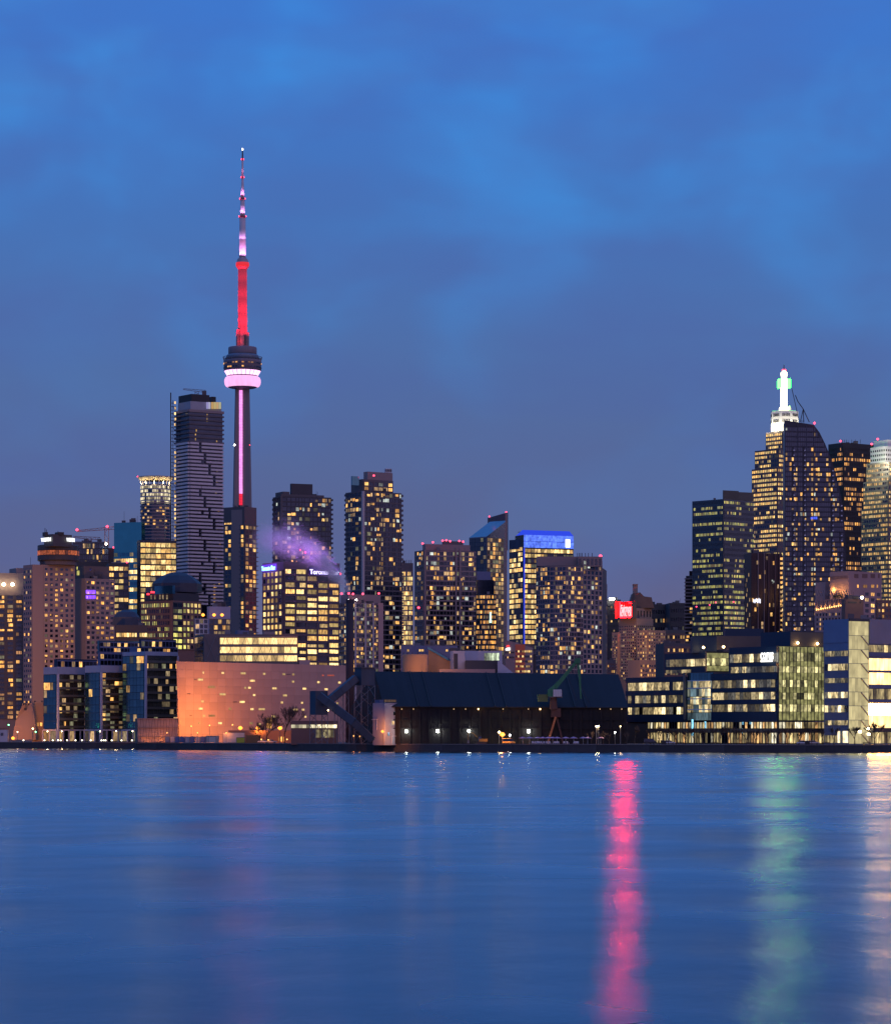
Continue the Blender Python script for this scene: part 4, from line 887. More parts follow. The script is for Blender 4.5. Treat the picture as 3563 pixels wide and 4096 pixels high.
# small bank building with orange panel
b = Bld('bank_office', 'small grey bank office with orange panel, slanted roof and round logo sign', 'building', footprint(2020, 2060, 2131, 1350, 35), 2582, conc, limit=80)
fl, fr = b.faces
q = MB(); A, B_, C_, D_ = [Vector((*p, 0)) for p in b.poly]; q.prism([tuple(p.xy) for p in (A, B_, C_, D_)], b.z1 - .01, 0, zt=[PZ(2560, A.y), PZ(2570, B_.y), PZ(2600, C_.y) + 1, PZ(2592, D_.y)]); b.add(q, 'slanted_roof', conc)
s = (fr.s(2060) + fr.s(2098)) / 2; b.piece(fr, s, (PZ(2578, b.D) + GZ) / 2, fr.s(2098) - fr.s(2060), .3, PZ(2578, b.D) - GZ, orange_p, 'orange_panel', .16)
for r in range(5):
    y = 2606 + r * 20
    for i in range(8): 
        x = 2064 + i * 8.3; b.win(fr, fr.s(x), fr.z(y, x), .85, .9, R.choice(PAL['cream']) if R.random() < .7 else nglass, 2, .34, .1)
    if r < 2:
        for i in range(5): x = 2024 + i * 7.4; b.win(fl, fl.s(x), fl.z(y + 4, x), .8, .8, R.choice(PAL['cream']) if R.random() < .5 else nglass, 2, .1, .1)
text('citi', 2.1, fl, 2025, 2042, 2602, glow('sign_white', (1, 1, .97), 1.8), b.root, b.loc, off=.5, bold=.05)
q = MB(); n = 10; cc = fl.s(2034); zz = fl.z(2589, 2034)
for i in range(n):
    a0, a1 = math.pi * i / n, math.pi * (i + 1) / n; q.bar(fl.pt(cc + .95 * math.cos(a0), zz + .8 * math.sin(a0), .5), fl.pt(cc + .95 * math.cos(a1), zz + .8 * math.sin(a1), .5), .15)
b.add(q, 'logo_arc', glow('logo_red', (1, .03, .03), 3.0)); b.done()
# grand hotel with neon roof sign
b = Bld('grand_hotel', 'old limestone hotel with steep copper roof and glowing red and white roof sign', 'building', footprint(2474, 2545, 2612, 2000, 48), 2474, stone, limit=300)
fl, fr = b.faces
b.grid(fl, 2476, 2543, 2500, 2720, 9, 20, .42, .55, .10, 'warm', stone, nglass, proud=.15)
b.grid(fr, 2547, 2610, 2500, 2720, 8, 20, .42, .55, .12, 'warm', stone, nglass, proud=.15)
vf = b.volume(2447, 2470, 2480, 2530, 2740, stone, 'wing', D=1996, th=48); b.grid(vf[0], 2449, 2469, 2540, 2720, 3, 16, .4, .55, .14, 'warm', stone, nglass, proud=.12)
vf = b.volume(2546, 2590, 2662, 2520, 2740, stone, 'wing', D=1985, th=48); 
for fc, xa, xb, n in ((vf[0], 2548, 2588, 4), (vf[1], 2592, 2660, 7)): b.grid(fc, xa, xb, 2528, 2720, n, 15, .38, .58, .34, 'warm', stone, nglass, proud=.12)
vf = b.volume(2520, 2545, 2606, 2432, 2478, stone, 'tower_block', D=2010, th=48)
for i in range(5): b.win(vf[1], vf[1].W * (i + .5) / 5, vf[1].z(2456, 2580), .9, 4.0, nglass, 0)
vf = b.volume(2509, 2560, 2640, 2640, 2760, stone, 'podium', D=1960, th=30)
for i in range(9): 
    for j in range(3): b.win(vf[1], vf[1].W * (i + .5) / 9, vf[1].z(2665 + j * 18, 2600), .8, 1.6, PAL['warm'][0] if R.random() < .5 else nglass, 2)
D = 2024; q = MB(); L_, R_ = PX(2508, D), PX(2612, D); z0, z1, z2, z3 = PZ(2434, D), PZ(2405, D), PZ(2388, D), PZ(2372, D); cxx = PX(2541, D)
prof = [(PX(2508, D), z0), (PX(2612, D), z0), (PX(2602, D), PZ(2392, D)), (PX(2572, D), PZ(2388, D)), (PX(2556, D), PZ(2372, D)), (PX(2527, D), PZ(2376, D)), (PX(2518, D), PZ(2405, D))]
for i in range(len(prof)): j = (i + 1) % len(prof); q.face([(prof[i][0], D - 9, prof[i][1]), (prof[j][0], D - 9, prof[j][1]), (prof[j][0], D + 9, prof[j][1]), (prof[i][0], D + 9, prof[i][1])])
q.face([(x, D - 9, z) for x, z in prof]); q.face([(x, D + 9, z) for x, z in reversed(prof)]); b.add(q, 'copper_roof', mat('old_copper', (.13, .11, .10), .7))
q = MB(); q.box(PX(2531, D), D - 3, PZ(2382, D), PX(2549, D), D + 3, PZ(2338, D)); q.box(PX(2530, D), D - 3.4, PZ(2341, D), PX(2550, D), D + 3.4, PZ(2337, D)); b.add(q, 'chimney', stone)
nb = None
for x, y, d, pw in ((2470, 2700, 1925, 26000), (2600, 2700, 1900, 26000), (2560, 2560, 1958, 14000)): point_light('city_glow_fill', P(x, y, d) - b.loc, pw, (1, .40, .14), 1.5, b.root, 150, (0, 1, .35))  # unseen warm spots added as city glow on the hotel
sg = thing('roof_sign', fl.pt(fl.s(2510), b.z1, 2), 'red and white neon roof sign on the grand hotel', 'sign'); sl = sg.location.copy()
neon = glow('neon_white_red', (1, .003, .0032), 260.0); neonr = glow('neon_red', (1, .0002, .0004), 700)
text('Fairmont', 6.6, fl, 2488, 2538, 2446, neon, sg, sl, off=2.2, bold=.16, shear=.25); text('ROYAL YORK', 4.6, fl, 2488, 2538, 2465, neon, sg, sl, off=2.2, bold=.10)
for s0 in range(8):
    x = 2486 + s0 * 7.4; q = MB(); q.bar(fl.pt(fl.s(x), fl.z(2474, x), 1.2), fl.pt(fl.s(x), fl.z(2412, x), 1.2), .2); q.build('sign_post', MATS['old_copper'], sg, off=sl)
for (xa, ya, xb, yb) in ((2485, 2410, 2485, 2470), (2541, 2414, 2541, 2468), (2485, 2470, 2541, 2468), (2485, 2448, 2541, 2447), (2520, 2412, 2541, 2414)):
    q = MB(); q.bar(fl.pt(fl.s(xa), fl.z(ya, xa), 1.7), fl.pt(fl.s(xb), fl.z(yb, xb), 1.7), .34); q.build('neon_tube', neonr, sg, off=sl)
q = MB(); q.obox(fl.pt(fl.s(2513), fl.z(2441, 2513), .9), fl.u * ((fl.s(2545) - fl.s(2481)) / 2), fl.n * .1, Vector((0, 0, 5.9))); q.build('sign_board', mat('shield_maroon', (.06, .01, .015), .8), sg, off=sl)  # added board blocks neon light backward and carries the red halo
q = MB(); q.obox(fl.pt(fl.s(2513), fl.z(2473, 2513), 2.6), fl.u * ((fl.s(2546) - fl.s(2480)) / 2), fl.n * 2.4, Vector((0, 0, .2))); q.build('light_shield_shelf', MATS['old_copper'], sg, off=sl)  # shelf added to keep neon light off the wall below
for x in (2480, 2546): q = MB(); q.obox(fl.pt(fl.s(x), fl.z(2441, x), 3.0), fl.u * .12, fl.n * 2.6, Vector((0, 0, 5.9))); q.build('light_shield_plate', MATS['old_copper'], sg, off=sl)  # plates added at both ends to block neon light sideways
point_light('neon_glow', fl.pt(fl.s(2512), fl.z(2440, 2512), 8) - sl, 900, (1, .03, .05), 1.5, sg)
b.done()
# dark blocks round the hotel
b = Bld('dark_block', 'dark flat roofed tower between the bowed condominium and the grand hotel', 'building', footprint(None, 2404, 2482, 2180, 6), 2398, dark, limit=60)
b.volume(2400, 2402, 2428, 2336, 2420, conc, 'core_block', D=2170, th=10)
b.grid(b.faces[0], 2430, 2480, 2420, 2720, 5, 16, .5, .4, .12, 'warm', dark, nglass, unlit=False)
for x in (2441, 2453): b.beacon(x, 2396, 2176, 1.0, whitelamp_m, .3)
b.done()
b = Bld('red_sign_tower', 'narrow banded apartment tower with a red sign beside the bowed condominium', 'building', footprint(None, 2396, 2428, 1700, 4, 15), 2420, conc_d, limit=80)
b.grid(b.faces[0], 2398, 2427, 2424, 2700, 2, 15, .85, .6, .35, 'warm', conc, nglass, bands=True)
for i, (x, y, w, h) in enumerate(((2413, 2511, 9, 8), (2413, 2523, 12, 7), (2414, 2531, 14, 5), (2414, 2540, 15, 6))):
    b.piece(b.faces[0], b.faces[0].s(x), b.faces[0].z(y, x), w * .148, .3, h * .148, glow('sign_red_dull', (1, .04, .08), 1.0), 'sign_stroke', .6)
b.done()
for lab, x0, x1, y, D, n, rws, p in (('slate dark block directly behind the grand hotel roof', 2596, 2682, 2417, 2260, 8, 9, .10), ('wide flat dark block beside the black office tower', 2678, 2748, 2412, 2240, 7, 9, .10), ('low dark block with a row of amber windows below the black office', 2655, 2752, 2520, 2120, 9, 7, .35), ('brick terrace with tall lit windows behind the blue quay offices', 2654, 2770, 2572, 1700, 10, 5, .42), ('brown low block beside the grand hotel podium', 2410, 2462, 2640, 1750, 6, 4, .35)):
    b = Bld('city_block', lab, 'building', footprint(None, x0, x1, D, 5), y, dark if y < 2500 else conc_d, limit=70)
    b.grid(b.faces[0], x0 + 3, x1 - 3, y + 14, 2740, n, rws, .6, .42, p, 'warm', dark if y < 2500 else brick, nglass, dimp=.15); b.done()
# roofscape behind the shed
b = Bld('refinery_block', 'dark refinery block with small lit windows behind the long shed', 'building', footprint(None, 1605, 1830, 1262, 2, 12), 2583, navy2, limit=20)
for x in (1632, 1680, 1690, 1787): b.win(b.faces[0], b.faces[0].s(x), b.faces[0].z(2602, x), .9, .9, PAL['cream'][0], 2)
b.done()
sp = Vector((PX(1660, 1232), 1232, GZ)); si = thing('storage_silo', sp, 'round silo in orange light behind the long shed roof', 'silo'); kk = 1232 / F
silo_m = mat('silo_ochre', (.42, .24, .13), .8, streak=True, vs_=.1)
q = MB(); q.lathe([(51 * kk, 0), (51 * kk, PZ(2622, 1232) - GZ), (47 * kk, PZ(2618, 1232) - GZ)], 28); q.build('drum', silo_m, si, True)
for i in range(14):
    a = 2 * math.pi * i / 14; q = MB(); q.bar((49 * kk * math.cos(a), 49 * kk * math.sin(a), PZ(2619, 1232) - GZ), (49 * kk * math.cos(a), 49 * kk * math.sin(a), PZ(2609, 1232) - GZ), .08); q.build('railing_post', black, si)
b = Bld('conveyor_gallery', 'ochre hall with sloping roof beside the silo', 'building', footprint(None, 1713, 1800, 1240, 4, 14), 2660, silo_m)
q = MB(); p0, p1 = P(1713, 2588, 1240), P(1802, 2640, 1242); q.prism([(p0.x, p0.y), (p1.x, p1.y), (p1.x, p1.y + 12), (p0.x, p0.y + 12)], b.z1 - .2, 0, zt=[p0.z, p1.z, p1.z, p0.z]); b.add(q, 'sloping_hall', silo_m)
q = MB(); q.face([(p0.x - .3, p0.y - .4, p0.z + .1), (p1.x, p1.y - .4, p1.z + .1), (p1.x, p1.y + 12, p1.z + .4), (p0.x - .3, p0.y + 12, p0.z + .4)]); q.face([(p0.x - .3, p0.y - .42, p0.z + .1), (p0.x - .3, p0.y - .42, p0.z - .9), (p1.x, p1.y - .42, p1.z - .9), (p1.x, p1.y - .42, p1.z + .1)]); b.add(q, 'roof_edge', bglass)
point_light('work_lamp', P(1770, 2625, 1222) - b.loc, 1800, (1, .42, .12), .4, b.root)
point_light('work_lamp', P(1650, 2670, 1216) - b.loc, 2600, (1, .42, .12), .4, b.root)
b.done()
b = Bld('white_refinery_block', 'white boxy refinery building with a tall dark doorway and glass bay', 'building', footprint(1800, 1812, 1860, 1236, 15), 2604, mat('pale_lilac', (.44, .44, .52), .6))
b.piece(b.faces[1], b.faces[1].s(1822), PZ(2645, 1236), 1.7, .3, 6.5, dark, 'doorway', .1)
b.volume(1798, 1800, 1835, 2592, 2606, dark, 'roof_block', D=1240)
vf = b.volume(1858, 1862, 2008, 2604, 2700, MATS['pale_lilac'], 'side_hall', D=1246, th=4)
gl = lit('lit_lab', (.80, .95, .62), .75, .15, 1.5, .8, .5)
for i in range(6): b.win(vf[1], vf[1].s(1941 + i * 10), vf[1].z(2632, 1960), .95, 4.2, gl, 2)
b.volume(1858, 1862, 1998, 2642, 2700, dark, 'lean_to', D=1232, th=3); b.volume(1754, 1758, 1980, 2677, 2710, pink, 'parapet', D=1226, th=3)
q = MB(); t0, t1, t2 = P(2000, 2640, 1230), P(2055, 2695, 1230), P(1990, 2695, 1230); q.prism([(t2.x, 1230), (t1.x, 1230), (t1.x, 1240), (t2.x, 1240)], t2.z - 3, 0, zt=[t0.z, t1.z, t1.z, t0.z]); b.add(q, 'sloping_hood', MATS['pale_lilac'])
b.done()

# ------------------------------------------------------------------ city, east part
b = Bld('slab_condominium', 'slim condominium striped with pale balcony slabs beside the black office tower', 'building', footprint(None, 2740, 2772, 1880, -9, 20), 2312, black, limit=60)
b.volume(2756, 2757, 2772, 2284, 2315, dark, 'roof_block', D=1884)
f = b.faces[0]
for i in range(21):
    b.piece(f, f.W / 2, f.z(2316 + i * 14, 2750), f.W + .8, 2.4, .75, conc, 'balcony_slab', 1.0)
    if R.random() < .4 and i > 7: b.win(f, f.W * R.uniform(.2, .8), f.z(2309 + i * 14, 2750), 1.6, 1.3, R.choice(PAL['warm']), 2)
b.done()
b = Bld('black_office_tower', 'broad dark glass office tower with yellow green rows of light', 'building', footprint(2768, 2892, 3016, 1850, 46), 1996, mat('black_glass', (.10, .12, .145), .25, .9), limit=300)
fl, fr = b.faces; bgm = MATS['black_glass']
occ = [0, .04, .06, .05, .95, .12, .35, .45, .25, .3, .25, .55, .75, .2, .65, .6, .7, .55, .3, .85, .75, .8, .6, .9, .7]
rw = lambda r: min(1, occ[min(r, len(occ) - 1)] * .95 + (.08 if r > 4 else 0))
b.grid(fl, 2770, 2890, 1998, 2545, 28, 26, .62, .5, .5, 'green', bgm, nglass, mode='office', rows=rw, proud=.12, unlit=False)
b.grid(fr, 2895, 3014, 1998, 2545, 28, 26, .62, .5, .5, 'green', bgm, nglass, mode='office', rows=rw, proud=.12, unlit=False)
b.volume(2890, 2892, 2954, 1961, 2000, mat('roof_khaki', (.16, .15, .12), .7), 'machine_room', D=1856, th=30); b.volume(2950, 2954, 3012, 1968, 2002, MATS['roof_khaki'], 'machine_room', D=1872, th=30)
for x, y in ((2838, 2420), (2785, 2427), (2933, 2408), (2862, 2410)): b.beacon(x, y, 1838, .45)
b.done()
# white crowned tower with lit spire
def stepped(label, levels, D, pal, frame, p, lim=300, name='stepped_tower', row=18.6, ybot=2560, th=42, cshare=.5):
    b = None
    for i, (x0, x1, yt, yb) in enumerate(levels):
        xc = x0 + (x1 - x0) * cshare
        if b is None:
            b = Bld(name, label, 'building', footprint(x0, xc, x1, D, th), yt, frame, limit=lim); fs = b.faces
        else: fs = b.volume(x0, xc, x1, yt, yb, frame, 'setback', D=D + 7 * i, th=th)
        n = max(2, round((yb - yt) / row))
        for fc, a, c in ((fs[0], x0, xc), (fs[1], xc, x1)):
            b.grid(fc, a + 1.5, c - 1.5, yt + 3, yb, max(3, round((c - a) / 7.2)), n, .70, .54, p, pal, frame, nglass, mode='office', proud=.15, dimp=.25)
    return b
tb = mat('tower_brown', (.15, .12, .11), .6)
b = stepped('tall stepped tower with white lit crown and floodlit spire', [(3006, 3210, 1868, 2560), (3018, 3208, 1794, 1868), (3062, 3196, 1724, 1794)], 2000, 'cream', tb, .74)
b.volume(3018, 3105, 3208, 1866, 1872, tb, 'ledge', D=2001, th=42)
crown_w = mat('crown_white', (.72, .72, .66), .6, var=.04)
D = 2030; k = D / F; c = (PX(3137, D), D)
q = MB(); q.lathe([(57 * k, PZ(1728, D)), (57 * k, PZ(1648, D)), (52 * k, PZ(1645, D))], 8, c, a0=rad(22.5)); b.add(q, 'crown', crown_w)
for r, yy in enumerate((1664, 1688)):
    for face_i in range(8):
        a = rad(face_i * 45); 
        if math.sin(a) > .3: continue
        for j in range(5):
            t = (j - 2) * 6.2 * k; rr = 57 * k * math.cos(rad(22.5)) + .05
            o = bpy.data.objects.new('crown_window', boxmesh(3.6 * k, .3, 11 * k, black)); COL.objects.link(o); o.parent = b.root
            o.location = Vector((c[0] + rr * math.cos(a) - t * math.sin(a), c[1] + rr * math.sin(a) + t * math.cos(a), PZ(yy, D))) - b.loc; o.rotation_euler = (0, 0, a + math.pi / 2)
for a in (200, 235, 270, 305, 340):
    point_light('flood_lamp', (c[0] + 78 * k * math.cos(rad(a)) - b.loc.x, c[1] + 78 * k * math.sin(rad(a)) - b.loc.y, PZ(1722, D) - GZ), 5600, (1, .92, .70), .8, b.root)
cs = (PX(3135, D), D); sp_m = glow('spire_floodlit', (1, .90, .52), 7.0)  # floodlight on the spire put into its own emission
q = MB(); q.lathe([(21 * k, PZ(1646, D)), (19 * k, PZ(1634, D)), (13.5 * k, PZ(1626, D)), (12.5 * k, PZ(1552, D)), (12.5 * k, PZ(1516, D)), (10 * k, PZ(1512, D)), (13 * k, PZ(1498, D)), (12.5 * k, PZ(1490, D)), (7 * k, PZ(1486, D)), (4 * k, PZ(1482, D))], 12, cs); b.add(q, 'spire', sp_m, smooth=False)
q = MB(); q.lathe([(.6, PZ(1483, D)), (.25, PZ(1458, D))], 6, cs); b.add(q, 'antenna', steel)
gs = glow('sign_green', (.012, 1, .012), 46.0)
for s in (-1, 1):
    q = MB(); q.box(cs[0] + s * 18 * k - 6.5 * k, cs[1] - 3, PZ(1551, D), cs[0] + s * 18 * k + 6.5 * k, cs[1] + 3, PZ(1517, D)); b.add(q, 'green_sign_panel', gs)
q = MB(); q.lathe([(9 * k, PZ(1646, D)), (8.5 * k, PZ(1634, D)), (6 * k, PZ(1626, D)), (2 * k, PZ(1620, D))], 12, (PX(3160, D), D + 3)); b.add(q, 'radome', white, smooth=True)
for x in (3131, 3139): b.beacon(x, 1480, D, .8)
b.done()
# sail shaped tower
D = 1800; prof = [(3138, 2925), (3138, 1681), (3256, 1697), (3280, 1728), (3302, 1772), (3326, 1830), (3346, 1892), (3362, 1955), (3374, 2020), (3382, 2090), (3386, 2180), (3388, 2925)]
s0 = P(3138, 2925, D); st = thing('sail_tower', (PX(3262, D), D + 12, GZ), 'dark condominium tower with sweeping curved edge and crane on top', 'building'); sl = st.location.copy()
fp = [(x, y) for x, y in prof]
q = MB(); fa = [Vector((PX(x, D), D + (x - 3138) * .02, PZ(y, D) if y < 2925 else GZ)) for x, y in fp]; ba = [p + Vector((2, 26, 0)) for p in fa]
q.face(fa[::-1]); q.face(ba)
for i in range(len(fa)): j = (i + 1) % len(fa); q.face([fa[i], fa[j], ba[j], ba[i]])
q.build('wall', mat('sail_dark', (.028, .036, .055), .4, .3), st, off=sl)
def sail_right(y):
    for (xa, ya), (xb, yb) in zip(prof[2:], prof[3:]):
        if ya <= y <= yb: return xa + (xb - xa) * (y - ya) / (yb - ya)
    return 3256 if y < 1697 else 3388
cnt = 0; rows_ = 43; dark_q = MB(); slabm = mat('sail_slab', (.06, .066, .09), .6)
for r in range(rows_):
    y = 1716 + r * 20; 
    if y > 2560: break
    xr = sail_right(y) - 4; zc = PZ(y, D)
    o = bpy.data.objects.new('floor_slab', boxmesh((xr - 3138) * D / F, .6, .45, slabm)); COL.objects.link(o); o.parent = st; o.location = Vector((PX((xr + 3138) / 2, D), D - .1 + ((xr + 3138) / 2 - 3138) * .02, PZ(y + 10, D))) - sl; o.rotation_euler = (0, 0, .1)
    nx = 16
    for c in range(28):
        x = 3144 + c * 8.8
        if x + 5 > xr: break
        on = R.random() < (.31 if r > 4 else .04) * (1.6 if (c // 3) % 3 == 1 else .55)
        o = None
        if c in (3, 8, 21, 25) and r > 3 and R.random() < .75:
            o = bpy.data.objects.new('balcony', boxmesh(6 * D / F, 1.0, 5 * D / F, white)); o.location = Vector((PX(x + 5, D), D - .5 + (x - 3138) * .02, PZ(y + 5, D))) - sl
        elif on and cnt < 260:
            cnt += 1; o = bpy.data.objects.new('window', boxmesh(7.2 * D / F, .2, R.choice((13, 13, 10, 8)) * D / F, R.choice(PAL['warm'] + PAL['mix']))); o.location = Vector((PX(x, D), D - .02 + (x - 3138) * .02, PZ(y, D))) - sl
        else: 
            p = Vector((PX(x, D), D + .0 + (x - 3138) * .02, PZ(y, D))); dark_q.obox(p, (3.7 * D / F, 0, 0), (0, .1, 0), (0, 0, 7 * D / F))
        if o: COL.objects.link(o); o.parent = st
tag(dark_q.build('window', nglass, st, off=sl), kind='stuff')
for x in (3140, 3190, 3226, 3256):
    q = MB(); p = P(x, 1700, D); q.box(p.x - .25, D - .5 + (x - 3138) * .02, GZ, p.x + .25, D + .1 + (x - 3138) * .02, PZ(1690 + (x - 3138) * .13, D)); q.build('mullion', slabm, st, off=sl)
for i in range(4):
    o = bpy.data.objects.new('window', boxmesh(4.5 * D / F, .25, 10 * D / F, glow('window_blue', (.06, .12, 1), 1.4, False))); COL.objects.link(o); o.parent = st; o.location = Vector((PX(3246 + i * 7, D), D + 2.0, PZ(2071, D))) - sl
q = MB(); p = P(3257, 1692, D); q.lathe([(.05, p.z - .8), (.8, p.z), (.05, p.z + .8)], 8, (p.x, p.y)); q.build('beacon', beacon_m, st, off=sl)
c, l = crane('dark luffing crane on the roof of the sail shaped tower', 3210, 1692, 1815, (3196, 1686), (3167, 1560), 1680, black, .5)
q = MB()
for a, b2 in (((3200, 1688), (3212, 1636)), ((3212, 1636), (3236, 1688)), ((3212, 1636), (3214, 1688)), ((3212, 1636), (3190, 1605)), ((3190, 1605), (3180, 1580))): q.bar(P(*a, 1814), P(*b2, 1814), .32)
q.build('back_stay', black, c, off=l)
# black steel bank tower
b = Bld('black_bank_tower', 'matt black steel office tower with dense rows of amber light', 'building', footprint(3312, 3372, 3496, 2150, 38), 1770, black, limit=300)
fl, fr = b.faces
occ2 = [0, 0, .95, .15, .2, .85, .7, .6, .45, .5, .65, .4, .6, .75, .2, .95, .9, 0, 0, 0, .5, .45, .4, .75, .7, .55, .3, .85, .8, .75, .5, .7, .3, .3, .3, .3, .3, .3, .3]
b.grid(fr, 3375, 3494, 1786, 2500, 17, 36, .62, .58, .5, 'amber', black, black, mode='office', rows=lambda r: occ2[min(r, 38)] * .9, unlit=False, proud=.2)
b.grid(fl, 3316, 3370, 1786, 2500, 10, 36, .6, .58, .5, 'amber', black, black, mode='office', rows=lambda r: occ2[min(r, 38)] * .8, unlit=False, proud=.2)
b.beacon(3361, 1764, 2150, .8)
for x in (3368, 3376, 3384, 3406, 3420, 3440): q = MB(); q.bar(P(x, 1758, 2160), P(x, 1774, 2160), .2); b.add(q, 'antenna', black)
b.done()
# pale crowned tower at the edge
kh = mat('tower_khaki', (.20, .18, .14), .6)
b = stepped('khaki stepped tower with white lit crown cut by the picture edge', [(3444, 3700, 2030, 2560), (3452, 3690, 1920, 2032), (3464, 3680, 1846, 1924)], 2060, 'cream', kh, .72, name='crowned_tower', cshare=.42)
vf = b.volume(3480, 3540, 3660, 1784, 1850, crown_w, 'crown', D=2086, th=38); b.volume(3494, 3550, 3650, 1758, 1788, crown_w, 'crown', D=2092, th=38)
for fc in vf:
    for r, yy in enumerate((1800, 1818, 1836)):
        n = max(4, int(fc.W / 2.2))
        for i in range(n): b.piece(fc, fc.W * (i + .5) / n, fc.z(yy, 3540), fc.W / n * .5, .2, 1.5, black, 'crown_window', .05)
for x, dy in ((3470, 22), (3500, 20), (3530, 16), (3560, 20)): point_light('flood_lamp', P(x, 1846, 2086 - dy) - b.loc, 8000, (1, .97, .82), .8, b.root)
b.beacon(3486, 1776, 2080, .8); b.beacon(3510, 1756, 2084, .8); b.done()
# reddish glass tower in front
b = Bld('maroon_tower', 'low dark maroon glass tower with thin vertical light lines', 'building', footprint(2976, 3004, 3128, 1600, 22), 2212, mat('maroon_glass', (.030, .022, .030), .3, .4), limit=120)
fl, fr = b.faces
b.grid(fr, 3006, 3126, 2222, 2560, 13, 18, .8, .8, .10, 'warm', MATS['maroon_glass'], MATS['maroon_glass'], proud=.1, unlit=False)
for x, m in ((3030, 'l'), (3054, 'l'), (3072, 'p'), (3098, 'p'), (3116, 'p')): b.piece(fr, fr.s(x), (b.z1 + GZ) / 2, .3 if m == 'l' else .8, .5, b.z1 - GZ, conc if m == 'l' else mat('maroon_panel', (.075, .045, .05), .6), 'mullion', .3)
for i in range(11): b.win(fl, fl.W * R.uniform(.2, .9), fl.z(2300 + i * 20, 2990), .5, 2.0, PAL['warm'][1], 1)
for i in range(6): b.piece(fr, fr.s(3012 + i * 5.2), fr.z(2405 + R.uniform(-4, 4), 3025), .5, .2, R.uniform(1.6, 3.2), glow('sign_pale', (.85, .85, 1), 1.6), 'sign_stroke', .5)
for x, y in ((3088, 2322), (3094, 2327), (3090, 2334)): b.win(fr, fr.s(x), fr.z(y, x), .7, 1.0, PAL['mix'][3], 2)
for i in range(17): b.win(fr, fr.s(3122), fr.z(2235 + i * 19, 3122), 1.9, 1.3, R.choice(PAL['warm']), 2)
b.done()
# pink stepped building with warm terrace
b = Bld('terrace_building', 'pink stone stepped building with warm floodlit roof terrace', 'building', footprint(3258, 3390, 3436, 1560, 48), 2395, pink, limit=160)
fl, fr = b.faces
vf = b.volume(3318, 3394, 3526, 2284, 2700, pink, 'main_block', D=1572, th=44)
for i in range(13): b.win(vf[0], vf[0].W * (i + .7) / 14, vf[0].z(2307, 3394) - .2, .5, 1.8, brick, 0, .05)
for x, w in ((3424, 22), (3458, 28), (3490, 24), (3514, 8)): b.win(vf[1], vf[1].s(x), vf[1].z(2304, x), w * .15, 2.2, brick, 0, .05)
for x, w in ((3430, 7), (3459, 22), (3490, 16), (3508, 6)): b.win(vf[1], vf[1].s(x), vf[1].z(2345, x), w * .15, 1.6, PAL['amber'][0], 2)
b.grid(vf[1], 3454, 3524, 2365, 2500, 3, 6, .6, .6, .4, 'warm', pink, nglass, proud=.15)
b.volume(3260, 3300, 3322, 2328, 2400, pink, 'terrace_wall', D=1590, th=44)
for i in range(13):      # pergola beams
    x = 3262 + i * 10; q = MB(); q.bar(P(x, 2362 + (x % 7) * .3, 1566), P(x + 8, 2384, 1556), .18); b.add(q, 'pergola_beam', brick)
for i in range(12):
    x = 3264 + i * 8.8; b.piece(fl, fl.s(x), fl.z(2420 - i * .8, x), .5, .6, 5.0, pink, 'pilaster', .3)
    p = fl.pt(fl.s(x + 4), fl.z(2440 - i * 1.6, x), .7) - b.loc; q = MB(); q.obox(p + b.loc, (.22, 0, 0), (0, .15, 0), (0, 0, .35)); b.add(q, 'uplight', glow('uplight', (1, .55, .15), 4, False))
    if i % 2 == 0: point_light('uplight', p + Vector((0, 0, .6)), 90, (1, .55, .15), .2, b.root)
b.grid(fl, 3262, 3388, 2446, 2560, 10, 6, .4, .55, .22, 'warm', pink, nglass, proud=.12)
for x, y, d in ((3330, 2360, 1580), (3352, 2366, 1574), (3372, 2370, 1566)): point_light('terrace_lamp', P(x, y, d) - b.loc, 900, (1, .50, .12), .5, b.root)
for i in range(7):
    x = R.uniform(3335, 3390); q = MB(); p0 = P(x, 2392, 1557)
    for j in range(14): q.bar(p0, p0 + Vector((R.uniform(-1.2, 1.2), R.uniform(-1, 1), R.uniform(1, 3.4))), .07, .02, 3)
    b.add(q, 'terrace_shrub', mat('shrub', (.05, .06, .03), .9))
b.done()
b = Bld('brick_block', 'low brown brick block below the pink terrace', 'building', footprint(3366, 3380, 3452, 1440, 20), 2396, brick, limit=60)
b.volume(3385, 3390, 3448, 2382, 2400, navy2, 'roof_block', D=1448); b.beacon(3447, 2391, 1436, .8, warmlamp_m, .2)
for x, w in ((3377, 10), (3408, 40), (3440, 8)): b.win(b.faces[1], b.faces[1].s(x), b.faces[1].z(2410, x), w * .12, .9, dark, 0, .05)
vf = b.volume(3500, 3506, 3640, 2400, 2560, brick, 'wing', D=1446, th=8)
b.grid(vf[1], 3508, 3600, 2408, 2500, 6, 4, .5, .5, .3, 'warm', brick, nglass)
b.done()

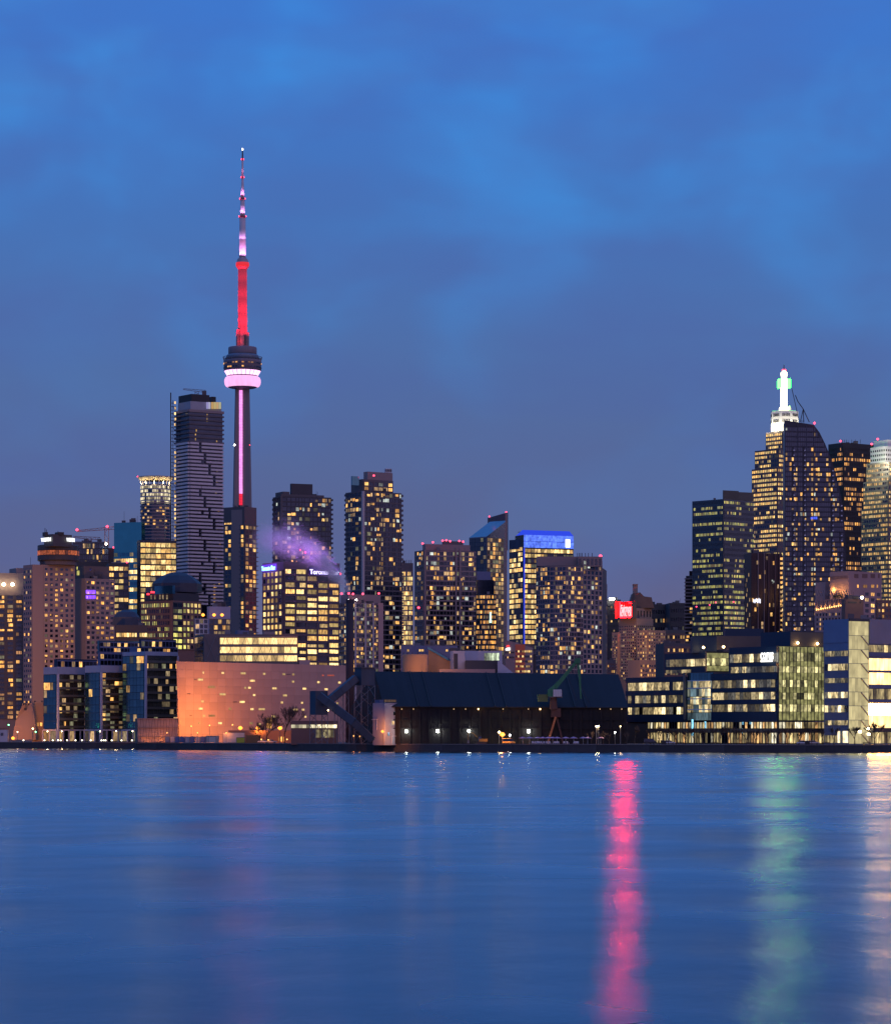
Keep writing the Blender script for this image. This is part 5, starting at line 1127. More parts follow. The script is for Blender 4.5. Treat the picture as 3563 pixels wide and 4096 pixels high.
# ------------------------------------------------------------------ waterfront
# long blue office on the quay
CD = 1092.0
b = Bld('quay_office', 'long navy banded office with olive glass end and glowing name sign on the quay', 'building', footprint(2505, 3112, 3298, CD, 37), 2890, mat('lobby_core', (.10, .085, .07), .7), limit=300)
fl, fr = b.faces
A, B_, C_, D_ = b.poly
def sub(x0, x1, y0, y1, m, off=0.0, depth=16.0, name='storey_block', f=fl, xr=None):
    """a block of the building standing on face f between two picture columns"""
    s0, s1 = f.s(x0), f.s(x1); xr = x1 if xr is None else xr
    z1, z0 = f.z(y0, xr), f.z(y1, xr); p = [f.pt(s0, 0, off), f.pt(s1, 0, off), f.pt(s1, 0, off - depth), f.pt(s0, 0, off - depth)]
    b.body([tuple(q_.xy) for q_ in p], max(GZ, z0), z1, m, name); return (s0, s1, z0, z1)
coolw = [lit('office_dim', (.80, .62, .30), .38, .1, 1.9, 1.0, .5), lit('office_soft', (.90, .68, .32), .60, .1, 2.0, 1.0, .6), lit('office_bright', (1, .78, .40), 1.6, .4, 1.4, 1.2, .6), lit('office_dim2', (.50, .46, .36), .20, .2, 1.9, 1.3, .7)]
def strip(f, x0, x1, ya, yb, n, off, mats, xr=None, wts=(5, 4, 2, 4), dark_p=.06, mull=True):
    s0, s1 = f.s(x0), f.s(x1); xr = x1 if xr is None else xr; za, zb = f.z(ya, xr), f.z(yb, xr)
    for i in range(n):
        ds = (s1 - s0) / n; m = R.choices(mats, wts[:len(mats)])[0] if R.random() > dark_p else nglass
        b.win(f, s0 + (i + .5) * ds, (za + zb) / 2, ds * .93, za - zb, m, 2, off, .12)
# lower west wing
sub(2505, 2742, 2708, 2888, navy, 0.0, name='west_wing')
for ya, yb in ((2728, 2760), (2781, 2811), (2829, 2857)): strip(fl, 2512, 2738, ya, yb, 15, .12, coolw)
for ya, yb in ((2706, 2727), (2761, 2780), (2812, 2828), (2858, 2888)): b.piece(fl, (fl.s(2505) + fl.s(2741)) / 2, (fl.z(ya, 2741) + fl.z(yb, 2741)) / 2, fl.s(2741) - fl.s(2505), .5, fl.z(ya, 2741) - fl.z(yb, 2741), navy, 'spandrel_band', .3)
# atrium
atr = lit('atrium_glow', (.62, .66, .50), .40, .2, 1.9, .5, .25); atb = lit('atrium_blue', (.30, .48, .55), .35, .5, 1.3, .5, .3)
sub(2742, 2846, 2688, 2880, conc_d, -1.2, name='atrium_core')
for r in range(6):
    for i in range(9):
        s0, s1 = fl.s(2743 + i * 11.4), fl.s(2743 + (i + 1) * 11.4); za, zb = fl.z(2690 + r * 32, 2846), fl.z(2690 + (r + 1) * 32, 2846)
        m = (bglass if r == 0 else (R.choice([atr, atr, coolw[1], coolw[2], atb]) if r < 5 else atb)); b.piece(fl, (s0 + s1) / 2, (za + zb) / 2, (s1 - s0) * .94, .2, (za - zb) * (.95), m, 'atrium_pane', -.9)
for r, y in ((0, 2722), (1, 2752), (2, 2795), (3, 2838)): b.piece(fl, (fl.s(2745) + fl.s(2845)) / 2, fl.z(y, 2845), fl.s(2845) - fl.s(2745), .4, .35, white, 'atrium_gallery', -.6)
b.piece(fl, fl.s(2740), fl.z(2785, 2740), .7, .8, 18.5, steel, 'drain_shaft', .4)
# east wing
sub(2846, 3112, 2690, 2888, navy, 0.0, name='east_wing')
for ya, yb in ((2718, 2749), (2768, 2797), (2817, 2846)): strip(fl, 2850, 3100, ya, yb, 16, .12, coolw, 3110)
for ya, yb in ((2690, 2717), (2750, 2767), (2798, 2816), (2847, 2888)): b.piece(fl, (fl.s(2847) + fl.s(3111)) / 2, (fl.z(ya, 3110) + fl.z(yb, 3110)) / 2, fl.s(3111) - fl.s(2847), .5, fl.z(ya, 3110) - fl.z(yb, 3110), navy, 'spandrel_band', .3)
# upper storeys, set back
sub(2912, 3111, 2584, 2692, navy, -.4, name='upper_storey')
strip(fl, 2916, 3108, 2613, 2646, 12, -.28, coolw, 3110); strip(fl, 2920, 3108, 2664, 2688, 12, -.28, coolw, 3115, (5, 2, 1, 5))
sub(2634, 2826, 2608, 2688, navy, -3.0, name='upper_storey'); strip(fl, 2640, 2822, 2634, 2663, 11, -2.88, coolw, 2822, (5, 3, 2, 5)); strip(fl, 2640, 2740, 2676, 2690, 8, -2.88, coolw, 2822)
# olive glass faces
vf = b.volume(2820, 2826, 2913, 2606, 2688, oglass, 'glass_end', D=fl.pt(fl.s(2826), 0, -3.2).y - 2, th=30)
ol = [lit('olive_glow', (.62, .58, .22), .34, .4, 1.5, .8, .5), lit('olive_bright', (.95, .84, .38), .95, .3, 1.6, 1.0, .5), lit('olive_mid', (.80, .72, .32), .55, .3, 1.6, 1.0, .5)]
s0, s1 = 0, vf[1].W
for i in range(8):
    for ya, yb, mm in ((2612, 2632, ol[0]), (2633, 2662, None), (2664, 2684, ol[0])): b.win(vf[1], s1 * (i + .5) / 8, (vf[1].z(ya, 2826) + vf[1].z(yb, 2826)) / 2, s1 / 8 * .92, vf[1].z(ya, 2826) - vf[1].z(yb, 2826), mm or R.choice(ol[1:]), 2, .1, .1)
q = MB(); p = [Vector((*B_, 0)), Vector((*C_, 0)), Vector((*C_, 0)) + Vector((-6, 16, 0)), Vector((*B_, 0)) + Vector((-6, 16, 0))]
q.prism([tuple(x.xy) for x in p], fr.z(2885, 3112), fr.z(2584, 3112)); b.add(q, 'glass_end', oglass)
yr = [2586, 2609, 2644, 2665, 2690, 2720, 2748, 2771, 2798, 2818, 2847, 2882]; kinds = [0, 2, 0, 1, 0, 2, 0, 2, 0, 1, 0]
for r in range(len(kinds)):
    for i in range(13):
        za, zb = fr.z(yr[r], 3114), fr.z(yr[r + 1], 3114); k2 = kinds[r]
        m = ol[0] if k2 == 0 else R.choice([ol[1], ol[2], ol[1] if k2 == 1 else ol[0]])
        b.win(fr, fr.W * (i + .5) / 13, (za + zb) / 2, fr.W / 13 * .88, (za - zb) * .97, m, 2 if k2 else 1, .1, .12)
for i in range(14): b.piece(fr, fr.W * i / 13, (fr.z(2588, 3114) + GZ) / 2, .14, .3, fr.z(2588, 3114) - GZ, dark, 'mullion', .25)
# ground floor
gl_ = [lit('lobby_gold', (1, .74, .32), .85, .15, 1.7, .9, .3), lit('lobby_dim', (.75, .58, .26), .38, .2, 1.8, 1.0, .3), lit('lobby_amber', (1, .55, .20), .7, .1, 1.9, 1.2, .4), lit('lobby_white', (1, .9, .62), 1.25, .3, 1.5, .9, .4)]
sub(2505, 2574, 2884, 2990, brick, -.5, name='plant_room'); sub(2574, 2590, 2884, 2990, black, -6, name='entrance_recess')
for row, (ya, yb, wts) in enumerate(((2890, 2914, (3, 2, 2, 3)), (2932, 2972, (2, 5, 2, 2)))):
    s0, s1 = fl.s(2592), fl.s(3110); n = 46
    for i in range(n):
        ds = (s1 - s0) / n; z1_, z0_ = fl.z(ya, 2850), max(GZ + .15, fl.z(yb, 2850)); b.win(fl, s0 + (i + .5) * ds, (z1_ + z0_) / 2, ds * .86, z1_ - z0_, R.choices(gl_, wts)[0] if R.random() > .1 else nglass, 2, -.25 if False else .08, .12)
    s1 = fr.W
    for i in range(14): b.win(fr, s1 * (i + .5) / 14, (z1_ + z0_) / 2, s1 / 14 * .86, z1_ - z0_, R.choices(gl_, (2, 3, 4, 2) if row else wts)[0], 2, .08, .12)
b.piece(fl, (fl.s(2592) + fl.s(3110)) / 2, fl.z(2923, 2850), fl.s(3110) - fl.s(2592), .3, 1.5, mat('lobby_band', (.16, .12, .08), .6), 'spandrel_band', .2)
for i in range(47): b.piece(fl, fl.s(2592) + (fl.s(3110) - fl.s(2592)) * i / 46, (fl.z(2888, 2850) + GZ) / 2, .16, .35, fl.z(2888, 2850) - GZ, dark, 'mullion', .25)
for x, y, w, h in ((2771, 2911, .9, 6.4), (2822, 2900, .9, 2.6), (2972, 2893, .9, 1.2), (3003, 2891, .9, 1.3), (2969, 2925, .5, 2.2)): b.piece(fl, fl.s(x), fl.z(y, x), w, .15, h, lit('screen_blue', (.25, .70, 1), 1.3, .5, 1.4, .8, .8), 'screen', .22)
q = MB(); zc = fl.z(2944, 2640)
for dx, dz, w, h in ((-1.1, 0, .12, 1.7), (1.1, 0, .12, 1.7), (0, 1.6, 1.2, .12), (0, -1.6, 1.2, .12)): q.obox(fl.pt(fl.s(2641) + dx * 1.05, zc + dz, .4), fl.u * w, fl.n * .1, Vector((0, 0, h)))
b.add(q, 'lit_door_frame', glow('door_frame_glow', (1, .72, .35), 1.1, False))
# roof boxes, lamps and sign
for (x0, xm, x1, ya, yb, m, D) in ((2760, 2768, 2866, 2546, 2612, navy, 1135), (2864, 2866, 3046, 2544, 2600, mat('plant_brown', (.10, .085, .08), .6), 1140), (2894, 2900, 3052, 2514, 2560, navy, 1150), (3042, 3160, 3298, 2526, 2590, navy, 1098)):
    vv = b.volume(x0, xm, x1, ya, yb, m, 'plant_screen', D=D, th=40 if x0 == 3042 else 12, depth=10)
    if x0 == 3042: b.piece(vv[1], vv[1].W / 2, vv[1].z(2558, 3160), vv[1].W, .2, 5.8, mat('plant_olive', (.14, .12, .09), .6), 'plant_screen_panel', .12); ve = vv[1]
for x, y, D in ((2813, 2590, 1132), (2893, 2588, 1136), (3190, 2572, ve.pt(ve.s(3190), 0).y - .6), (3269, 2575, ve.pt(ve.s(3269), 0).y - .6)):
    b.beacon(x, y, D, .5, glow('amber_lamp', (1, .66, .28), 16), .2); point_light('roof_lamp', P(x, y + 4, D - 1.2) - b.loc, 170, (1, .62, .28), .2, b.root)
ws = glow('sign_white', (1, 1, .97), 1.8)
text('corus', 5.6, fl, 3048, 3099, 2638, ws, b.root, b.loc, off=.9, bold=.07); text('ENTERTAINMENT', 1.0, fl, 3049, 3097, 2648, ws, b.root, b.loc, off=.9, bold=.05)
b.done()

# college building with glass stair
GD = 1072.0
b = Bld('college_building', 'slate blue college building with glowing glass stair tower at the picture edge', 'building', footprint(3295, 3394, 3700, GD, 38), 2478, navy2, limit=300)
fl, fr = b.faces
yb_ = [(2603, 2624), (2655, 2681), (2712, 2731), (2768, 2792), (2822, 2849), (2882, 2901)]
for j, (ya, yy) in enumerate(yb_): strip(fl, 3299, 3391, ya, yy, 7, .1, coolw, 3393, (2, 3, 6, 2) if j in (1, 3, 4) else (5, 3, 1, 5))
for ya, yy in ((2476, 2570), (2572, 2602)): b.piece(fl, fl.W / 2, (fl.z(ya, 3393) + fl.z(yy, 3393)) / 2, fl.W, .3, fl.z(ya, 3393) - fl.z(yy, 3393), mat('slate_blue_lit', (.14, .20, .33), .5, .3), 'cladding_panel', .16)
lobw = lit('entrance_glow', (1, .80, .50), 1.7, .6, 1.4, .6, .4, sample=True)
strip(fl, 3350, 3392, 2925, 2972, 4, .1, [lobw]); strip(fl, 3298, 3348, 2942, 2972, 4, .1, [gl_[1]])
stair = lit('stair_glow', (.88, .74, .36), .60, .75, 1.3, .25, .2, sample=True, rnd=.3)
tops = [2484, 2542, 2598, 2654, 2712, 2768, 2824, 2881, 2932, 2976]; xs = [3394, 3406, 3418, 3430, 3442, 3456, 3472]
for r in range(9):
    for i in range(6):
        s0, s1 = fr.s(xs[i]), fr.s(xs[i + 1]); za, zb = fr.z(tops[r], 3394), max(GZ, fr.z(tops[r + 1], 3394)); b.win(fr, (s0 + s1) / 2, (za + zb) / 2, (s1 - s0) * .94, (za - zb) * .965, stair, 2, .12, .2)
for r in range(1, 9):
    q = MB(); xa, xb = 3440, 3471; q.bar(fr.pt(fr.s(xa), fr.z(tops[r] + 2, xa), .4), fr.pt(fr.s(xb), fr.z(tops[r] + 40, xb), .4), .28); b.add(q, 'stair_flight', mat('stair_soffit', (.5, .42, .25), .6))
b.piece(fr, (fr.s(3394) + fr.s(3472)) / 2, fr.z(2479, 3394), fr.s(3472) - fr.s(3394), .6, 1.0, dark, 'cornice', .3)
b.piece(fr, fr.s(3640) / 2 + fr.s(3474) / 2, fr.z(2524, 3394), fr.s(3640) - fr.s(3474), .5, 9.2, mat('college_grey', (.24, .23, .27), .6), 'cladding_panel', .3)
hall = lit('hall_glow', (1, .60, .22), 2.8, .55, 1.5, .35, .15, sample=True, rnd=.25); hallb = lit('hall_bright', (1, .42, .07), 130.0, .5, 1.5, .25, .2, sample=True, rnd=.2)
for ya, yy, m in ((2580, 2608, coolw[0]), (2634, 2682, hall), (2690, 2738, hall), (2756, 2797, gl_[1]), (2815, 2862, hallb), (2863, 2912, hall), (2930, 2974, gl_[1])):
    for i in range(15):
        x0, x1 = 3474 + i * 15, 3474 + (i + 1) * 15; s0, s1 = fr.s(x0), fr.s(x1); za, zb = fr.z(ya, 3474), max(GZ + .1, fr.z(yy, 3474)); b.win(fr, (s0 + s1) / 2, (za + zb) / 2, (s1 - s0) * .95, za - zb, m if R.random() > .2 or m in (hall, hallb) else gl_[0], 2, .12, .2)
for y in (2621, 2686, 2748, 2806): b.piece(fr, fr.s(3474) / 2 + fr.s(3640) / 2, fr.z(y, 3474), fr.s(3640) - fr.s(3474), .5, .9, navy2, 'floor_band', .3)
b.piece(fr, fr.s(3474) / 2 + fr.s(3640) / 2, fr.z(2920, 3474), fr.s(3640) - fr.s(3474), 2.6, 1.3, dark, 'canopy', 1.1)
for x, y in ((3433, 2928), (3466, 2915), (3469, 2937)): q = MB(); q.obox(fr.pt(fr.s(x), fr.z(y, x), .8), (.5, 0, 0), (0, .2, 0), (0, 0, .35)); b.add(q, 'wall_lamp', warmlamp_m)
b.done()

# refinery shed
sd = thing('refinery_shed', (PX(2000, 1150), 1150, GZ), 'long dark warehouse shed with broad navy metal roof', 'warehouse'); sl = sd.location.copy()
DE, DR = 1122.0, 1146.0                       # front eave and ridge
eL, eR = P(1534, 2826, DE), P(2512, 2830, DE - 14); rL, rR = P(1498, 2686, DR), P(2474, 2698, DR - 14)
bL, bR = Vector((PX(1402, DR + 40), DR + 40, eL.z)), Vector((PX(2400, DR + 26), DR + 26, eR.z))
nseg = 40
for i in range(nseg):         # roof sheets
    t0, t1 = i / nseg, (i + 1) / nseg; q = MB(); a0, a1, c0, c1 = eL.lerp(eR, t0), eL.lerp(eR, t1), rL.lerp(rR, t0), rL.lerp(rR, t1); up = Vector((0, -.06, .12)); dz = Vector((0, 0, R.uniform(0, .05)))
    sh_ = (a1 - a0) * .012
    q.face([a0 + dz, a1 - sh_ + dz, c1 - sh_ + dz, c0 + dz]); q.face([a0 + dz, a0 + dz - Vector((0, 0, .3)), a1 - sh_ + dz - Vector((0, 0, .3)), a1 - sh_ + dz]); q.build('roof_sheet', roofm, sd, off=sl)
q = MB(); lo = Vector((0, 0, -.25)); q.face([eL + lo, eR + lo, rR + lo, rL + lo]); q.face([rL + lo, rR + lo, bR + lo, bL + lo]); q.face([eR + lo, bR + lo, rR + lo]); q.build('roof_lining', mat('roof_shadow', (.02, .025, .03), .8), sd, off=sl)
for t in (.145, .195, .46, .505, .785, .83): q = MB(); q.bar(eL.lerp(eR, t) + Vector((0, -.3, .25)), rL.lerp(rR, t) + Vector((0, -.3, .25)), .22); q.build('roof_rib', black, sd, off=sl)
wall_d = mat('shed_wall', (.012, .011, .014), .85, var=.25, vs_=.1)
f = Face((eL.x + .5, DE + 1.2), (eR.x - .5, DE - 12.8)); sb = type('o', (), {})
q = MB(); q.face([f.pt(0, GZ), f.pt(f.W, GZ), f.pt(f.W, eR.z), f.pt(0, eL.z)]); q.face([f.pt(f.W, GZ), Vector((bR.x, bR.y, GZ)), bR, f.pt(f.W, eR.z)]); q.build('wall', wall_d, sd, off=sl)
q = MB(); q.face([Vector((bL.x, bL.y, GZ)), f.pt(0, GZ), f.pt(0, eL.z), eL + lo, rL + lo, bL]); q.build('gable_wall', wall_d, sd, off=sl)
for i in range(24):
    s = f.W * (i + .5) / 24; o = bpy.data.objects.new('wall_pier', boxmesh(.8, .5, eL.z - GZ - 1.6, wall_d)); COL.objects.link(o); o.parent = sd; o.location = f.pt(s, (eL.z + GZ) / 2 - .8, .2) - sl; o.rotation_euler = (0, 0, f.rz)
for z in (9.0, 12.4): o = bpy.data.objects.new('wall_rail', boxmesh(f.W - 1, .3, .35, wall_d)); COL.objects.link(o); o.parent = sd; o.location = f.pt(f.W / 2, z, .62) - sl; o.rotation_euler = (0, 0, f.rz)
def wall_lamp(x, y, m, power, col, r=.28, out=.9, parent=sd):
    s = f.s(x); p = f.pt(s, f.z(y, x), out) - sl; q = MB(); q.obox(p, (r, 0, 0), (0, r, 0), (0, 0, r * 1.2)); q.build('wall_lamp', m, parent)
    q = MB(); q.bar(p + Vector((0, .2, .3)), p + Vector((0, 1.0, .5)), .06); q.build('lamp_bracket', steel, parent)
    if power: point_light('wall_lamp', p + Vector((0, -.6, -.1)), power, col, .2, parent)
for x, pw in ((1608, 8), (1655, 14), (1816, 8), (1863, 8), (1914, 34), (2013, 8), (2114, 10), (2161, 34), (2400, 8), (2443, 8), (2487, 10)): wall_lamp(x, 2837, glow('eave_lamp', (1, .60, .25), 6, False) if pw > 20 else glow('eave_lamp_dim', (1, .62, .30), .8, False), pw, (1, .62, .25), .24 if pw > 20 else .16)
for x, pw in ((1628, 1), (1752, 1), (1877, 1), (2116, 1)): wall_lamp(x, 2926, glow('flood_white', (.96, 1, .84), 40), 34, (.95, 1, .82), .42, 1.6)

# white elevator house with door lamp
b = Bld('elevator_house', 'small white tower house in front of the shed with an orange lamp at its corner', 'building', footprint(1491, 1538, 1592, 1119, 42), 2812, mat('house_white', (.27, .27, .33), .7, streak=True, vs_=.15), limit=20)
fl, fr = b.faces
for x, y, m in ((1577, 2855, nglass), (1572, 2892, PAL['cream'][1]), (1553, 2938, nglass)): b.win(fr, fr.s(x), fr.z(y, x), 1.0, 1.3, m, 2)
b.piece(fr, fr.s(1563), fr.z(2804, 1563), fr.W * .85, .3, .9, lit('lit_parapet', (1, .55, .25), .45), 'parapet_sign', -.3)
b.piece(fl, fl.s(1505), fl.z(2808, 1505), 2.6, 2.2, 1.6, navy2, 'roof_box', -1.5)
q = MB(); q.bar(fl.pt(fl.s(1512), fl.z(2880, 1512), .5), fl.pt(fl.s(1512), fl.z(2922, 1512), .5), .12); q.bar(fl.pt(fl.s(1490), fl.z(2879, 1490), .5), fl.pt(fl.s(1514), fl.z(2878, 1514), .5), .12); b.add(q, 'drain_pipe', white)
q = MB(); q.bar(fr.pt(fr.s(1564), fr.z(2945, 1564), .4), fr.pt(fr.s(1564), GZ, .4), .1); q.bar(fr.pt(fr.s(1588), fr.z(2945, 1588), .4), fr.pt(fr.s(1588), GZ, .4), .1); q.bar(fr.pt(fr.s(1564), fr.z(2945, 1564), .4), fr.pt(fr.s(1588), fr.z(2945, 1588), .4), .1); b.add(q, 'door_frame', white)
b.done()

# conveyor: head house, transfer house and galleries
cv = thing('conveyor_head_house', (PX(1458, 1130), 1130, GZ), 'tall steel legged conveyor head house with sloping gallery beside the shed', 'conveyor'); l = cv.location.copy()
def blockp(name, xl, xc, xr, y0, y1, D, m, root, lo_, th=35):
    pts, poly = footprint(xl, xc, xr, D, th); q = MB(); q.prism(poly, PZ(y1, D), PZ(y0, D)); q.build(name, m, root, off=lo_); return poly
def tower_legs(poly, z1, root, lo_, r=.16, n=4, z0=GZ):
    for i, p in enumerate(poly):
        q = MB(); q.bar((*p, z0), (*p, z1), r); q.build('leg', steel, root, off=lo_)
    for i in range(len(poly)):
        a, c = Vector((*poly[i], 0)), Vector((*poly[(i + 1) % len(poly)], 0))
        for k in range(n):
            za, zb = z0 + (z1 - z0) * k / n, z0 + (z1 - z0) * (k + 1) / n; q = MB(); s = k % 2
            q.bar((a.x, a.y, zb if s else za), (c.x, c.y, za if s else zb), r * .6); q.build('brace', steel, root, off=lo_)
hm_ = mat('conveyor_sheet', (.045, .065, .095), .55, .2, var=.2, streak=True)
poly = blockp('head_house', 1417, 1445, 1499, 2672, 2742, 1128, hm_, cv, l); tower_legs([(p[0] * .999, p[1]) for p in poly], PZ(2742, 1128), cv, l, .18, 5)
b_ = blockp('roof_cap', 1416, 1445, 1500, 2669, 2674, 1127.6, dark, cv, l)
def gallery(a, c, D0, D1, w, h, root, lo_, m):
    p0, p1 = P(*a, D0), P(*c, D1); d = (p1 - p0); n = max(3, int(d.length / 4)); side = d.cross(Vector((0, 0, 1))).normalized(); up = side.cross(d).normalized()
    for i in range(n):
        q = MB(); q.obox(p0 + d * ((i + .5) / n), d / (2 * n) * .985, side * w, up * h); q.build('gallery_panel', m, root, off=lo_)
    q = MB(); q.obox(p0 + d * .5 - up * (h + .1), d * .5, side * (w + .15), up * .12); q.build('gallery_floor', black, root, off=lo_)
gallery((1424, 2712), (1306, 2810), 1130, 1124, 1.3, 1.35, cv, l, hm_)
for (x, y0) in ((1362, 2770), (1384, 2760)):
    q = MB()
    for dx in (-.9, .9): q.bar(P(x, y0, 1128) + Vector((dx, 0, 0)), Vector((PX(x, 1128) + dx * 1.5, 1128, GZ)), .14)
    for k in range(5): za = GZ + (PZ(y0, 1128) - GZ) * k / 5; zb = GZ + (PZ(y0, 1128) - GZ) * (k + 1) / 5; s = 1 if k % 2 else -1; q.bar((PX(x, 1128) - s * 1.2, 1128, za), (PX(x, 1128) + s * 1.2, 1128, zb), .09)
    q.build('trestle', steel, cv, off=l)
tr = thing('conveyor_transfer_house', (PX(1272, 1126), 1126, GZ), 'dark box house on steel legs with gallery running down to the quay', 'conveyor'); l2 = tr.location.copy()
poly = blockp('transfer_house', 1239, 1262, 1311, 2764, 2860, 1124, hm_, tr, l2); tower_legs([(p[0], p[1]) for p in poly], PZ(2860, 1124), tr, l2, .18, 3)
gallery((1276, 2782), (1416, 2890), 1118, 1116, 1.3, 1.45, tr, l2, hm_); gallery((1416, 2890), (1492, 2962), 1116, 1115, 1.2, 1.3, tr, l2, dark)
for x, y in ((1338, 2838), (1362, 2856), (1400, 2886)):
    q = MB(); q.bar(P(x, y, 1117), Vector((PX(x - 4, 1117), 1117, GZ)), .14); q.bar(P(x, y, 1117), Vector((PX(x + 10, 1117), 1117, GZ)), .12); q.build('trestle', steel, tr, off=l2)
q = MB(); p = P(1312, 2842, 1115); q.lathe([(.05, p.z - .3), (.3, p.z), (.05, p.z + .3)], 8, (p.x, p.y)); q.build('work_lamp', glow('amber_lamp', (1, .66, .28), 16), tr, off=l2)

# low works building with strip windows
b = Bld('works_building', 'low dark works building with a bright strip of windows under the conveyors', 'building', footprint(None, 1164, 1352, 1160, 2, 14), 2884, brick, limit=30)
f2 = b.faces[0]
for i in range(12): 
    m = lit('works_light', (.92, .82, .52), .75, .6, 1.3) if i < 7 else lit('works_bright', (1, .86, .52), 1.9, .6, 1.3, sample=True); b.win(f2, f2.s(1172 + i * 15.2), f2.z(2906, 1250), 1.45, 1.35, m, 2)
for i in range(5): b.win(f2, f2.s(1270 + i * 15.2), f2.z(2935, 1300), 1.4, 3.2, lit('works_dim', (.75, .62, .30), .35), 1)
b.done()
b = Bld('brick_store', 'low brown brick store lit by three orange street lamps', 'building', footprint(None, 914, 1210, 1205, 3, 12), 2922, brick, limit=30)
b.volume(984, 986, 1040, 2941, 2985, mat('store_ochre', (.30, .17, .08), .8), 'porch', D=1196, th=4)
for x, w, h in ((1068, .5, 1.6), (1126, .5, 2.0), (1137, .5, 2.0), (1116, .4, 1.8)): b.win(b.faces[0], b.faces[0].s(x), b.faces[0].z(2957, x), w, h, PAL['amber'][0], 2)
q = MB(); b.piece(b.faces[0], b.faces[0].s(1077), b.faces[0].z(2893, 1077), 2.2, .3, 4.4, lit('billboard_glow', (1, .45, .10), 1.1, .7, 1.2), 'lit_billboard', .2); b.piece(b.faces[0], b.faces[0].s(1077), b.faces[0].z(2918, 1077), .3, .3, 2.5, steel, 'billboard_post', .0)
b.done()

# ------------------------------------------------------------------ quayside objects
ORD = 'first second third fourth fifth sixth seventh eighth ninth tenth eleventh twelfth thirteenth fourteenth fifteenth sixteenth seventeenth eighteenth nineteenth twentieth twenty-first twenty-second'.split()
def shore_d(px):
    for (xa, da), (xb, db) in zip(SHORE, SHORE[1:]):
        if xa <= px <= xb: return da + (db - da) * (px - xa) / (xb - xa)
    return 1100.0
def at(px, back=3.0): d = shore_d(px) + back; return Vector((PX(px, d), d, GZ))
# harbour crane
D = 1112.0; gc = thing('harbour_crane', (PX(2222, D), D, GZ), 'green luffing harbour crane with orange lit legs and hanging hopper', 'crane'); l = gc.location.copy()
def hb(name, a, c, w0, w1, m, dd=0.0):
    q = MB(); q.bar(P(*a, D + dd), P(*c, D + dd), w0, w1, 4); return q.build(name, m, gc, off=l)
hb('boom', (2219, 2752), (2309, 2642), 1.15, .85, green); hb('boom', (2178, 2790), (2232, 2728), .55, .7, green, .8)
hb('fly_jib', (2309, 2640), (2318, 2712), .7, .62, green); hb('fly_jib', (2318, 2712), (2323, 2796), .62, .3, green)
q = MB(); q.obox(P(2309, 2644, D), (1.2, 0, .1), (0, 1.0, 0), (0, 0, 1.0)); q.build('boom_head', green, gc, off=l)
q = MB(); q.obox(P(2170, 2793, D), (1.8, .3, 0), (-.2, 1.3, 0), (0, 0, 1.4)); q.build('counterweight', mat('weight_olive', (.10, .14, .05), .7), gc, off=l)
q = MB(); q.prism([(P(2190, 0, D).x, D - 1.6), (P(2218, 0, D).x, D - 1.6), (P(2218, 0, D).x, D + 1.6), (P(2190, 0, D).x, D + 1.6)], PZ(2787, D), 0, zt=[PZ(2760, D), PZ(2738, D), PZ(2738, D), PZ(2760, D)]); q.build('machine_house', green, gc, off=l)
q = MB(); q.obox(P(2229, 2773, D - 1.8), (1.6, 0, 0), (0, .9, 0), (0, 0, 1.35)); q.build('cab', white, gc, off=l)
for i in range(4): q = MB(); q.obox(P(2218 + i * 7.4, 2774, D - 2.75), (.04, 0, 0), (0, .05, 0), (0, 0, 1.25)); q.build('cab_seam', dark, gc, off=l)
q = MB(); q.obox(P(2222, 2789, D), (2.6, 0, 0), (0, 2, 0), (0, 0, .18)); q.build('slew_deck', conc_d, gc, off=l)
q = MB(); q.lathe([(1.5, PZ(2838, D) - GZ), (1.3, PZ(2790, D) - GZ)], 14, (PX(2213, D) - l.x, 0)); q.build('pillar', mat('crane_rust', (.10, .05, .04), .8), gc)
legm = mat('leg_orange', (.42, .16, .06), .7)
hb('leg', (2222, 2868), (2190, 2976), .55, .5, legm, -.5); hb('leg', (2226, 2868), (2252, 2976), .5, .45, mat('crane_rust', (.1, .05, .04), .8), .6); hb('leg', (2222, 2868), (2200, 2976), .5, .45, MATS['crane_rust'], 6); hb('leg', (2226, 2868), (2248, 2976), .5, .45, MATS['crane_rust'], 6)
q = MB(); q.obox(P(2222, 2852, D + 2), (1.9, 0, 0), (0, 2.6, 0), (0, 0, 1.7)); q.build('portal', mat('crane_rust', (.1, .05, .04), .8), gc, off=l)
for a, c in (((2268, 2700), (2306, 2800)), ((2322, 2745), (2356, 2812))): hb('hoist_cable', a, c, .08, .08, black)
hp = thing('unloading_hopper', (PX(2340, D + 3), D + 3, GZ), 'pale green unloading hopper on a dark frame below the harbour crane', 'hopper'); hl = hp.location.copy()
def hx(name, x0, x1, y0, y1, m, d=2.0, dd=3.0):
    q = MB(); q.box(PX(x0, D), D + dd, PZ(y1, D), PX(x1, D), D + dd + d, PZ(y0, D)); return q.build(name, m, hp, off=hl)
for i in range(4): hx('hopper_panel', 2328 + i * 11, 2338 + i * 11, 2827, 2868 + (i > 1) * 6, mat('hopper_pale', (.22, .28, .24), .6, streak=True))
hx('platform', 2230, 2330, 2834, 2858, black, 3); hx('platform', 2300, 2332, 2810, 2834, black, 3)
for x in (2260, 2290, 2325, 2368): hx('leg', x, x + 4, 2856, 2976, black, .4)

